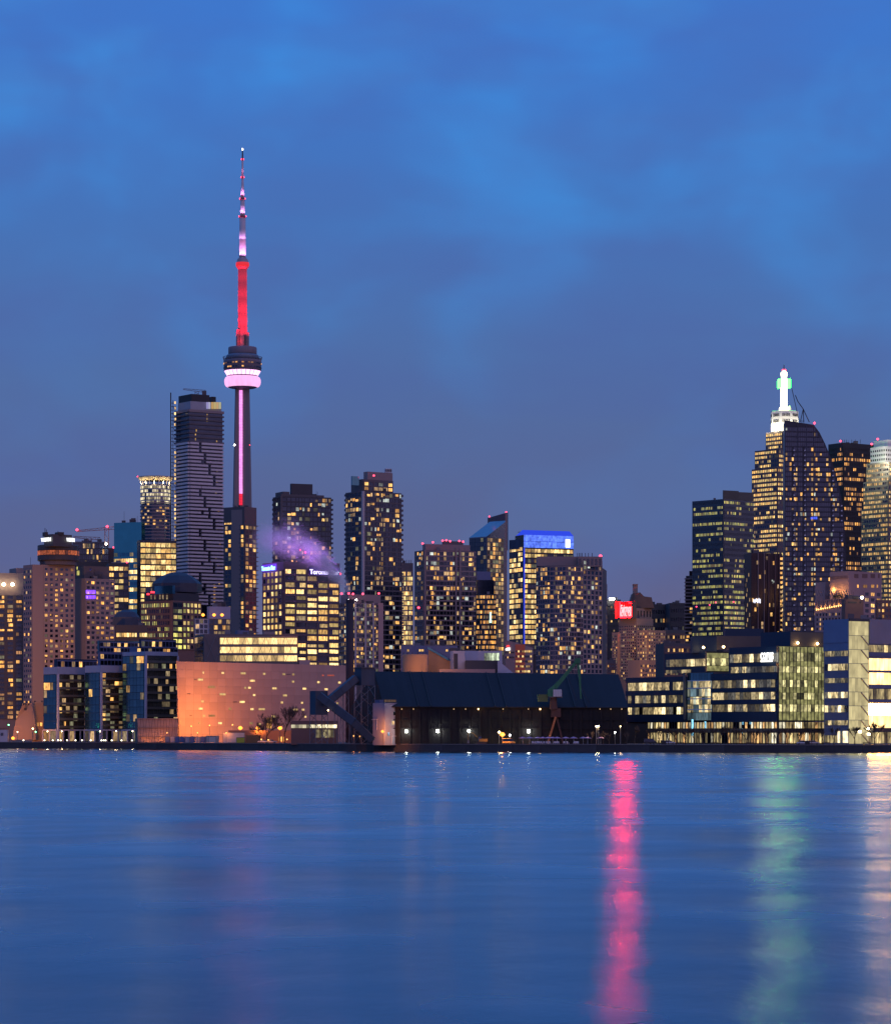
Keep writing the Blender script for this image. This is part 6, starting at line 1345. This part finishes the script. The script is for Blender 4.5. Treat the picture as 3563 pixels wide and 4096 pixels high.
# lamps
def lamp(px, y, label, cat_m, power, col, back=3.0, post=.09, r=.35, arm=0.0, grp=None, D=None, flood=None):
    p = at(px, back); 
    if D: p = Vector((PX(px, D), D, GZ))
    t = thing('street_lamp', p, label, 'street lamp', grp); h = PZ(y, p.y) - GZ
    q = MB(); q.bar((0, 0, 0), (0, 0, h), post * 1.3, post, 6); q.build('post', steel, t)
    if arm: q = MB(); q.bar((0, 0, h), (arm, 0, h + .2), post * .7); q.build('arm', steel, t)
    q = MB(); q.lathe([(.06, -r), (r * .9, -r * .4), (r, 0), (r * .6, r * .6), (.05, r * .8)], 10, (arm, 0)); o = q.build('lamp_head', cat_m, t, True); o.location = (0, 0, h + (.2 if arm else 0))
    if flood: point_light('lamp_light', (arm, .4 + r, h), power, col, .4, t, 150, flood)
    elif power: point_light('lamp_light', (arm, -.5 - r, h - .2), power, col, .25, t)
    return t
NA = (1, .28, .04)
for i, px in enumerate((961, 1032, 1120)): lamp(px, 2912, ORD[i] + ' orange sodium street lamp before the brick store, counted from the white trailer', sodium_m, 6500, NA, 22, .1, .95, flood=(0, 1, .1), grp='sodium lamps by the brick store')
for px, y, dd, pw in ((765, 2905, 1236, 36000), (838, 2902, 1240, 44000), (930, 2900, 1246, 36000)): lamp(px, y, {765: 'slim sodium lamp before the hall, next to the fin pavilion', 838: 'slim sodium lamp before the hall, behind the container row', 930: 'slim sodium lamp before the hall, behind the white trailer'}[px], glow('sodium_soft', (1, .42, .08), 6), pw, NA, 3, .07, .22, grp='sodium lamps before the panelled hall', D=dd, flood=(.25, 1, .25))
for i, px in enumerate((668, 790, 905)): lamp(px, 2932, ORD[i] + ' short added lamp before the container row, counted from the fin pavilion', glow('sodium_soft', (1, .42, .08), 6), 420, NA, 3.2, .06, .2, grp='added lamps before the containers', flood=(.1, 1, -.2))  # lamps added to throw orange light on the containers
for i, (px, y) in enumerate(((1045, 2958), (1073, 2960), (1148, 2958), (1186, 2960), (1415, 2944), (1438, 2946))): lamp(px, y, ORD[i] + ' small amber yard lamp of the row between the brick store and the conveyor', glow('amber_globe', (1, .46, .12), 3), 130, NA, 7, .05, .3, grp='small amber yard lamps')
lamp(1530, 2926, 'orange lamp at the corner of the white elevator house', sodium_m, 4500, NA, 2, .09, .6, D=1113, flood=(.1, 1, -.1))
lamp(2009, 2938, 'strong orange lamp beside the umbrella beach', sodium_m, 2500, NA, 3, .1, 1.0); lamp(1996, 2929, 'yellow lamp just behind the strong orange lamp', glow('lamp_yellow', (1, .75, .3), 30), 600, (1, .7, .3), 8, .1, .45); lamp(2039, 2941, 'white lamp above the work truck', whitelamp_m, 400, (1, .95, .8), 6, .09, .35)
lamp(52, 2953, 'orange lamp low at the foot of the raked concrete tower', sodium_m, 9000, NA, 24, .1, .85, flood=(.3, 1, .35)); lamp(131, 2915, 'tall orange lit lamp beside the raked concrete tower', glow('amber_lamp', (1, .66, .28), 16), 9000, (1, .42, .10), 16, flood=(.1, 1, .9))
for px, y in ((2385, 2906), (2393, 2905)): lamp(px, y, ('shorter' if px < 2390 else 'taller') + ' of the two twin promenade lamps between bare young trees', warmlamp_m, 500, (1, .62, .28), 5, .13, .32, grp='twin lamps on the promenade')
lamp(2481, 2906, 'single slender promenade lamp near the brown plant room', glow('amber_lamp', (1, .66, .28), 16), 300, (1, .6, .25), 5, .12, .22); lamp(2459, 2930, 'short white promenade lamp near the hopper', whitelamp_m, 160, (1, .95, .8), 8, .08, .28)
for i, (px, y) in enumerate(((190, 2926), (247, 2926), (400, 2926), (465, 2925), (530, 2925))): lamp(px, y, ORD[i] + ' slim promenade lamp of the row counted from the raked tower', warmlamp_m, 260, (1, .66, .34), 8, .09, .24, grp='lamps before the glass condominiums')
lamp(70, 2928, 'thin pale lamp before the raked concrete tower', warmlamp_m, 160, (1, .66, .34), 8, .08, .2)
for i, px in enumerate((94, 178, 211, 232, 243, 268, 302, 328, 363, 406, 415, 422, 447, 486, 528)):
    p = at(px, 1.4); t = thing('bollard_light', p, ORD[i] + ' small white bollard light counted from the raked concrete tower', 'bollard', 'bollard lights on the west quay'); q = MB(); q.bar((0, 0, 0), (0, 0, .55), .1, .1, 6); q.build('post', steel, t); q = MB(); q.lathe([(.1, .55), (.3, .65), (.3, .95), (.1, 1.05)], 8); q.build('lamp_head', glow('bollard_glow', (1, .90, .66), 6), t)
for px, y, lab in ((35, 2900, 'green traffic signal beside the apartment block'), (143, 2928, 'green traffic signal beside the low glass condominium')):
    p = Vector((PX(px, 1345 if px < 100 else 1342), 1345 if px < 100 else 1342, GZ)); t = thing('traffic_signal', p, lab, 'traffic light'); h = PZ(y, p.y) - GZ; q = MB(); q.bar((0, 0, 0), (0, 0, h + .5), .08); q.build('post', black, t); q = MB(); q.box(-.22, -.2, h - .7, .22, .2, h + .5); q.build('housing', black, t); q = MB(); q.lathe([(.05, -.3), (.3, -.05), (.3, .05), (.05, .3)], 8); o = q.build('green_lens', glow('green_lens', (.15, 1, .35), 14), t); o.location = (0, -.3, h)
# raked concrete tower and kiosk
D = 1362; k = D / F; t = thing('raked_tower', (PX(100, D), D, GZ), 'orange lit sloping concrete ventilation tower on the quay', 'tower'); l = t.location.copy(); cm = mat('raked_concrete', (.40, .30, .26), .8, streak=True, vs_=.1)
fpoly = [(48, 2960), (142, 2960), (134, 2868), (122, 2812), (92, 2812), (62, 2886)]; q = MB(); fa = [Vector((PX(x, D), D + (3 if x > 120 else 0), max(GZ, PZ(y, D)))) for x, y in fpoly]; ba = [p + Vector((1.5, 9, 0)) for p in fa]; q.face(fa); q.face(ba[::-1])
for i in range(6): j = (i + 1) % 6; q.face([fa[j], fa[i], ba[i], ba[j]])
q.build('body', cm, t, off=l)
for x, y, w, h in ((95, 2818, .5, .9), (103, 2818, .5, .9), (114, 2818, .6, .9), (102, 2837, 1.1, 1.2)): q = MB(); q.obox(P(x, y, D - .1), (w / 2, 0, 0), (0, .15, 0), (0, 0, h / 2)); q.build('louvre', dark, t, off=l)
q = MB(); q.obox(P(102, 2847, D - .3), (1.2, 0, 0), (0, .3, 0), (0, 0, .1)); q.build('ledge', cm, t, off=l)
b = Bld('ticket_kiosk', 'low pale kiosk with reddish roof beside the raked tower', 'building', footprint(None, -20, 30, 1335, 3, 6), 2920, MATS['pale_lilac']); b.volume(-22, -22, 32, 2912, 2922, brick, 'roof', D=1334, depth=7); b.win(b.faces[0], b.faces[0].s(8), b.faces[0].z(2938, 8), 1.2, 1.4, nglass, 0); b.done()
b = Bld('shore_block', 'low ochre building with warm windows at the foot of the hotel', 'building', footprint(None, 128, 176, 1368, 3, 8), 2810, mat('ochre_wall', (.36, .25, .18), .8), limit=10)
for x in (140, 168): q = MB(); q.obox(P(x, 2806, 1372), (.4, 0, 0), (0, .3, 0), (0, 0, .3)); b.add(q, 'flood_lamp', dark); point_light('flood_lamp', P(x, 2800, 1373) - b.loc, 60000, (1, .38, .09), .4, b.root, 140, (0, 1, .55))  # unseen roof floods added to wash the hotel foot orange
for x in (145, 152, 165): b.win(b.faces[0], b.faces[0].s(x), b.faces[0].z(2898, x), 1.0, 1.6, PAL['amber'][0], 2)
b.done()
# shipping containers and trailers
cont = {'blue': mat('container_blue', (.10, .15, .32), .6), 'white': mat('container_white', (.60, .55, .48), .6), 'lime': mat('container_lime', (.45, .50, .05), .6), 'pale': mat('container_pale', (.42, .40, .42), .6)}
def container(px, w, h, m, label, grp, back=9, ribs=True):
    p = at(px, back); t = thing('shipping_container', p, label, 'container', grp); q = MB(); q.box(-w / 2, 0, .15, w / 2, 2.4, h); q.build('shell', m, t)
    n = max(2, int(w / .5)); q = MB()
    for i in range(n): x = -w / 2 + w * (i + .5) / n; q.box(x - .1, -.06, .3, x + .1, 0, h - .15)
    tag(q.build('side_rib', m, t), kind='stuff'); q = MB(); q.box(-w / 2 - .04, -.08, h - .12, w / 2 + .04, 2.45, h + .02); q.build('top_rail', steel, t)
    for s in (-1, 1): q = MB(); q.box(s * w / 2 - .08, -.09, .05, s * w / 2 + .08, .02, h); q.build('corner_post', steel, t)
    return t
for i, px in enumerate((858, 880, 896, 910, 926, 942, 957, 974, 990, 1004, 1018)):
    c = ('white', 'blue', 'pale', 'blue', 'blue', 'pale', 'blue', 'pale', 'blue', 'pale', 'white')[i]
    container(px - 218 + 0 if False else px - 215 + (i * 4.6), 1.9 if c != 'white' else 3.2, 2.7, cont[c], ORD[i] + {'white': ' container of the row counted from the fin pavilion, cream', 'blue': ' container of the row counted from the fin pavilion, blue', 'pale': ' container of the row counted from the fin pavilion, pale grey'}[c], 'containers by the fin pavilion')
container(850, 5.2, 3.0, cont['white'], 'long cream trailer shell lit orange beside the container row', None, 10); tr_ = container(935, 9.0, 4.4, cont['white'], 'large white trailer shell washed in lamp light before the brick store', None, 10); container(962, 3.4, 2.4, cont['lime'], 'lime green container in front of the white trailer', None, 4)
# umbrellas and beach chairs
um = mat('umbrella_lilac', (.42, .30, .52), .7)
def umbrella(px, back, i):
    p = at(px, back); t = thing('beach_umbrella', p, ORD[i] + ' lilac beach umbrella counted from the strong orange lamp', 'umbrella', 'lilac umbrellas on the beach'); q = MB(); q.bar((0, 0, 0), (0, 0, 2.75), .06, .05, 6); q.build('post', white, t)
    for i in range(8):
        a0, a1 = 2 * math.pi * i / 8, 2 * math.pi * (i + 1) / 8; q = MB(); q.face([(0, 0, 2.85), (1.55 * math.cos(a0), 1.55 * math.sin(a0), 2.3), (1.55 * math.cos(a1), 1.55 * math.sin(a1), 2.3)]); q.face([(0, 0, 2.80), (1.55 * math.cos(a1), 1.55 * math.sin(a1), 2.24), (1.55 * math.cos(a0), 1.55 * math.sin(a0), 2.24)]); q.face([(1.55 * math.cos(a0), 1.55 * math.sin(a0), 2.3), (1.55 * math.cos(a0), 1.55 * math.sin(a0), 2.24), (1.55 * math.cos(a1), 1.55 * math.sin(a1), 2.24), (1.55 * math.cos(a1), 1.55 * math.sin(a1), 2.3)]); q.build('canopy_panel', um, t)
    return t
for i, px in enumerate((2090, 2118, 2150, 2170, 2192, 2210, 2228, 2262, 2294, 2332, 2350, 2402)): umbrella(px, 5 + (i * 7 % 5), i)
chm = mat('chair_white', (.55, .52, .58), .6)
def beach_chair(px, back, rz, i):
    p = at(px, back); t = thing('beach_chair', p, ORD[i] + ' white slatted beach chair counted from the strong orange lamp', 'chair', 'chairs on the beach', rz); 
    for i in range(5): q = MB(); x = -.28 + i * .14; q.obox((x, .3, .68), (.055, 0, 0), (0, .02, 0), (0, .16, .42)); q.build('back_slat', chm, t)
    q = MB(); q.obox((0, -.1, .36), (.34, 0, 0), (0, .36, -.06), (0, 0, .03)); q.build('seat', chm, t)
    for s in (-1, 1):
        q = MB(); q.box(s * .38 - .06, -.45, .56, s * .38 + .06, .4, .6); q.build('armrest', chm, t); q = MB(); q.box(s * .38 - .04, -.42, 0, s * .38 + .04, -.34, .56); q.build('leg', chm, t); q = MB(); q.box(s * .34 - .04, .34, 0, s * .34 + .04, .42, .3); q.build('leg', chm, t)
for i, px in enumerate((2130, 2138, 2147, 2156, 2163, 2174, 2186, 2198, 2216, 2224, 2232, 2256, 2270, 2296, 2304, 2310)): beach_chair(px, R.uniform(1.8, 4.5), R.uniform(-.5, .5), i)
# bare trees
def bare_tree(p, h, label, seed, grp=None, spread=.5, twigs=4, trunk=.16, depth=4, name='bare_tree', rmin=.022):
    rr = random.Random(seed); t = thing(name, p, label, 'tree', grp); tk = MB(); cr = MB(); th = h * .24
    tk.bar((0, 0, -.05), (rr.uniform(-.1, .1), 0, th), trunk, trunk * .75, 6)
    def grow(a, d, ln, r, lv):
        e = a + d * ln; r = max(r, rmin); cr.bar(a, e, r, max(rmin * .7, r * .65), 3)
        if lv == 0: return
        for i in range(twigs if lv < depth else twigs + 1):
            nd = (d + Vector((rr.uniform(-1, 1), rr.uniform(-1, 1), rr.uniform(-.2, .7))) * spread).normalized()
            grow(a + d * ln * rr.uniform(.55, 1), nd, ln * rr.uniform(.6, .82), r * .62, lv - 1)
    for i in range(4): grow(Vector((0, 0, th * rr.uniform(.8, 1))), Vector((rr.uniform(-1, 1) * spread * 1.2, rr.uniform(-1, 1) * spread, 1)).normalized(), h * .27, trunk * .6, depth - 1)
    tk.build('trunk', bark, t); cr.build('crown', bark, t); return t
for i, (px, top) in enumerate(((2365, 2910), (2413, 2916), (2436, 2922))): bare_tree(at(px, 5), (2978 - top) * .098, ORD[i] + ' small bare amber lit tree counted from the twin lamps outward', 20 + i, 'small bare trees by the lamps', .6, 3, .13)
bare_tree(at(2506, 5), 5.6, 'small bare tree in front of the brown plant room', 31, None, .5, 3, .13)
for i, px in enumerate((2538, 2600, 2636, 2672, 2704, 2740, 2776, 2811, 2850, 2880, 2912, 2950, 2985, 3020, 3062, 3105, 3150, 3196, 3245, 3290, 3335)): bare_tree(at(px, 6 + (i % 3) * 2), R.uniform(6.2, 8.2), ORD[i] + ' thin bare street tree of the row counted from the brown plant room', 50 + i, 'bare street trees before the quay office', .42, 3, .17, rmin=.065)
bare_tree(at(3418, 5), 8.8, 'spreading bare tree in front of the glowing stair tower', 81, None, .6, 4, .2, rmin=.055); bare_tree(at(3497, 5), 10, 'dense bare tree before the golden hall windows', 82, None, .5, 4, .2, rmin=.055); bare_tree(at(3552, 5), 6, 'small bare tree at the college canopy', 83, None, .4, 3, .1)
bare_tree(at(1068, 12), 14.5, 'broad dense bare tree before the orange washed hall', 90, None, .8, 4, .28, 5, rmin=.03); bare_tree(at(1040, 12), 10, 'rounded lower bare tree beside the broad one', 93, None, .8, 5, .2, 4, rmin=.03); bare_tree(at(1138, 10), 17.5, 'tall narrow bare tree before the orange washed hall', 91, None, .5, 3, .24, 5, rmin=.035); bare_tree(at(1168, 9), 18, 'tall forked bare tree beside the conveyor house', 92, None, .55, 3, .24, 5, rmin=.035)
# benches, bins, vehicles
wood = mat('bench_wood', (.10, .06, .045), .8)
def bench(px, label):
    t = thing('park_bench', at(px, 1.6), label, 'bench')
    for i in range(4): q = MB(); q.box(-1.45, -.3 + i * .15, .44, 1.45, -.18 + i * .15, .5); q.build('seat_slat', wood, t)
    for i in range(3): q = MB(); q.box(-1.45, .3, .58 + i * .14, 1.45, .35, .68 + i * .14); q.build('back_slat', wood, t)
    for s in (-1.2, 1.2): q = MB(); q.box(s - .05, -.28, 0, s + .05, .34, .44); q.build('leg', black, t)
for px, lab in ((2720, 'dark bench before the atrium entrance'), (2857, 'dark bench under the bare trees by the blue screen'), (2998, 'dark bench by the lobby windows of the east wing'), (3304, 'dark bench beside the college entrance'), (3466, 'long dark bench under the stair tower tree')): bench(px, lab)
for px, lab in ((2655, 'square dark planter box beside the lit door frame'), (3228, 'square dark planter box beside the parked white car')):
    t = thing('planter_box', at(px, 1.8), lab, 'planter'); q = MB(); q.prism([(-.75, -.6), (.75, -.6), (.75, .6), (-.75, .6)], 0, 1.35, top=[(-.85, -.7), (.85, -.7), (.85, .7), (-.85, .7)]); q.build('tub', black, t); q = MB(); q.box(-.9, -.75, 1.35, .9, .75, 1.45); q.build('rim', steel, t); q = MB(); q.box(-.75, -.6, 1.36, .75, .6, 1.47); q.build('soil', bark, t)
def car(px, m, label, back=8, rz=0.0, van=False):
    t = thing('parked_car', at(px, back), label, 'car', None, rz); L = 4.5; q = MB()
    lo_ = [(-2.25, .45), (-2.2, .85), (-1.3, .95), (1.5, .95), (2.2, .82), (2.28, .45)] if not van else [(-2.4, .4), (-2.4, 1.0), (2.2, 1.0), (2.5, .9), (2.5, .4)]
    hi_ = [(-1.6, .93), (-1.15, 1.45), (.45, 1.48), (1.25, .95)] if not van else [(-2.38, .98), (-2.3, 2.05), (1.2, 2.1), (2.0, 1.0)]
    for prof, w, nm, mm in ((lo_, .9, 'body', m), (hi_, .78, 'cabin', nglass)):
        q = MB(); n = len(prof); fa = [Vector((x, -w, z)) for x, z in prof]; ba = [Vector((x, w, z)) for x, z in prof]; q.face(fa[::-1]); q.face(ba)
        for i in range(n): j = (i + 1) % n; q.face([fa[i], fa[j], ba[j], ba[i]])
        q.build(nm, mm, t)
    q = MB(); q.box(hi_[1][0] + .05, -.74, hi_[1][1] - .02, hi_[2][0] - .05, .74, hi_[2][1] + .06); q.build('roof', m, t)
    for x in (-1.4, 1.4):
        for s in (-1, 1):
            q = MB(); q.bar((x, s * .92, .33), (x, s * .72, .33), .33, .33, 12); w = q.build('wheel', black, t); q = MB(); q.bar((x, s * .93, .33), (x, s * .91, .33), .18, .18, 8); q.build('rim', steel, w)
    for s in (-.6, .6): q = MB(); q.box(2.2, s - .15, .62, 2.3, s + .15, .76); q.build('headlight', white, t)
    return t
car(3210, white, 'white car parked beside the dark planter', 5); car(3252, mat('car_silver', (.45, .45, .45), .4, .5), 'silver car parked behind the white car', 7); car(2600, black, 'dark van parked before the quay office entrance', 7, 0, True); car(2676, white, 'white car parked near the lit door frame', 9)
car(1052, white, 'white car parked under the orange lamps by the brick store', 10); car(1085, mat('car_silver', (.45, .45, .45), .4, .5), 'silver car parked under the orange lamps', 11)
t = car(2034, mat('truck_yellow', (.55, .40, .10), .6), 'small yellow work truck under the orange and white lamps', 5, 0, True)
# excavator
yl = mat('digger_yellow', (.32, .22, .05), .7); t = thing('excavator', at(1925, 4), 'yellow excavator with raised folded arm by the shed', 'excavator'); 
for s in (-1, 1): q = MB(); q.prism([(-1.9, s * 1.1 - .3), (1.9, s * 1.1 - .3), (1.9, s * 1.1 + .3), (-1.9, s * 1.1 + .3)], .0, .85, top=[(-2.1, s * 1.1 - .3), (2.1, s * 1.1 - .3), (2.1, s * 1.1 + .3), (-2.1, s * 1.1 + .3)]); q.build('track', black, t)
q = MB(); q.box(-.9, -1.2, .95, 2.4, 1.2, 2.0); q.build('body', yl, t); q = MB(); q.prism([(-1.3, -1.1), (0, -1.1), (0, 0), (-1.3, 0)], 1.2, 2.9, top=[(-1.0, -1.0), (0, -1.0), (0, 0), (-1.0, 0)]); q.build('cab', nglass, t)
for a, c, w in (((-.8, 0, 1.8), (-3.2, 0, 4.2), .28), ((-3.2, 0, 4.2), (-5.2, 0, 4.7), .25), ((-5.2, 0, 4.7), (-5.0, 0, 1.4), .2)): q = MB(); q.bar(a, c, w, w * .8); q.build('arm', yl, t)
q = MB(); q.prism([(-5.5, -.5), (-4.6, -.5), (-4.6, .5), (-5.5, .5)], .3, 1.5, top=[(-5.3, -.5), (-4.8, -.5), (-4.8, .5), (-5.3, .5)]); q.build('bucket', steel, t)
# outdoor tables with lit parasol bases before the lobby
for i, px in enumerate((3073, 3088, 3124, 3140, 3160)):
    t = thing('cafe_table', at(px, 7), ORD[i] + ' small pale outdoor table counted from the glowing name sign end', 'table', 'outdoor restaurant tables'); q = MB(); q.lathe([(.62, .70), (.62, .75)], 10); q.build('table_top', white, t); q = MB(); q.bar((0, 0, 0), (0, 0, .7), .06); q.build('leg', steel, t); q = MB(); q.lathe([(.3, 0), (.28, .04)], 10); q.build('base', steel, t)
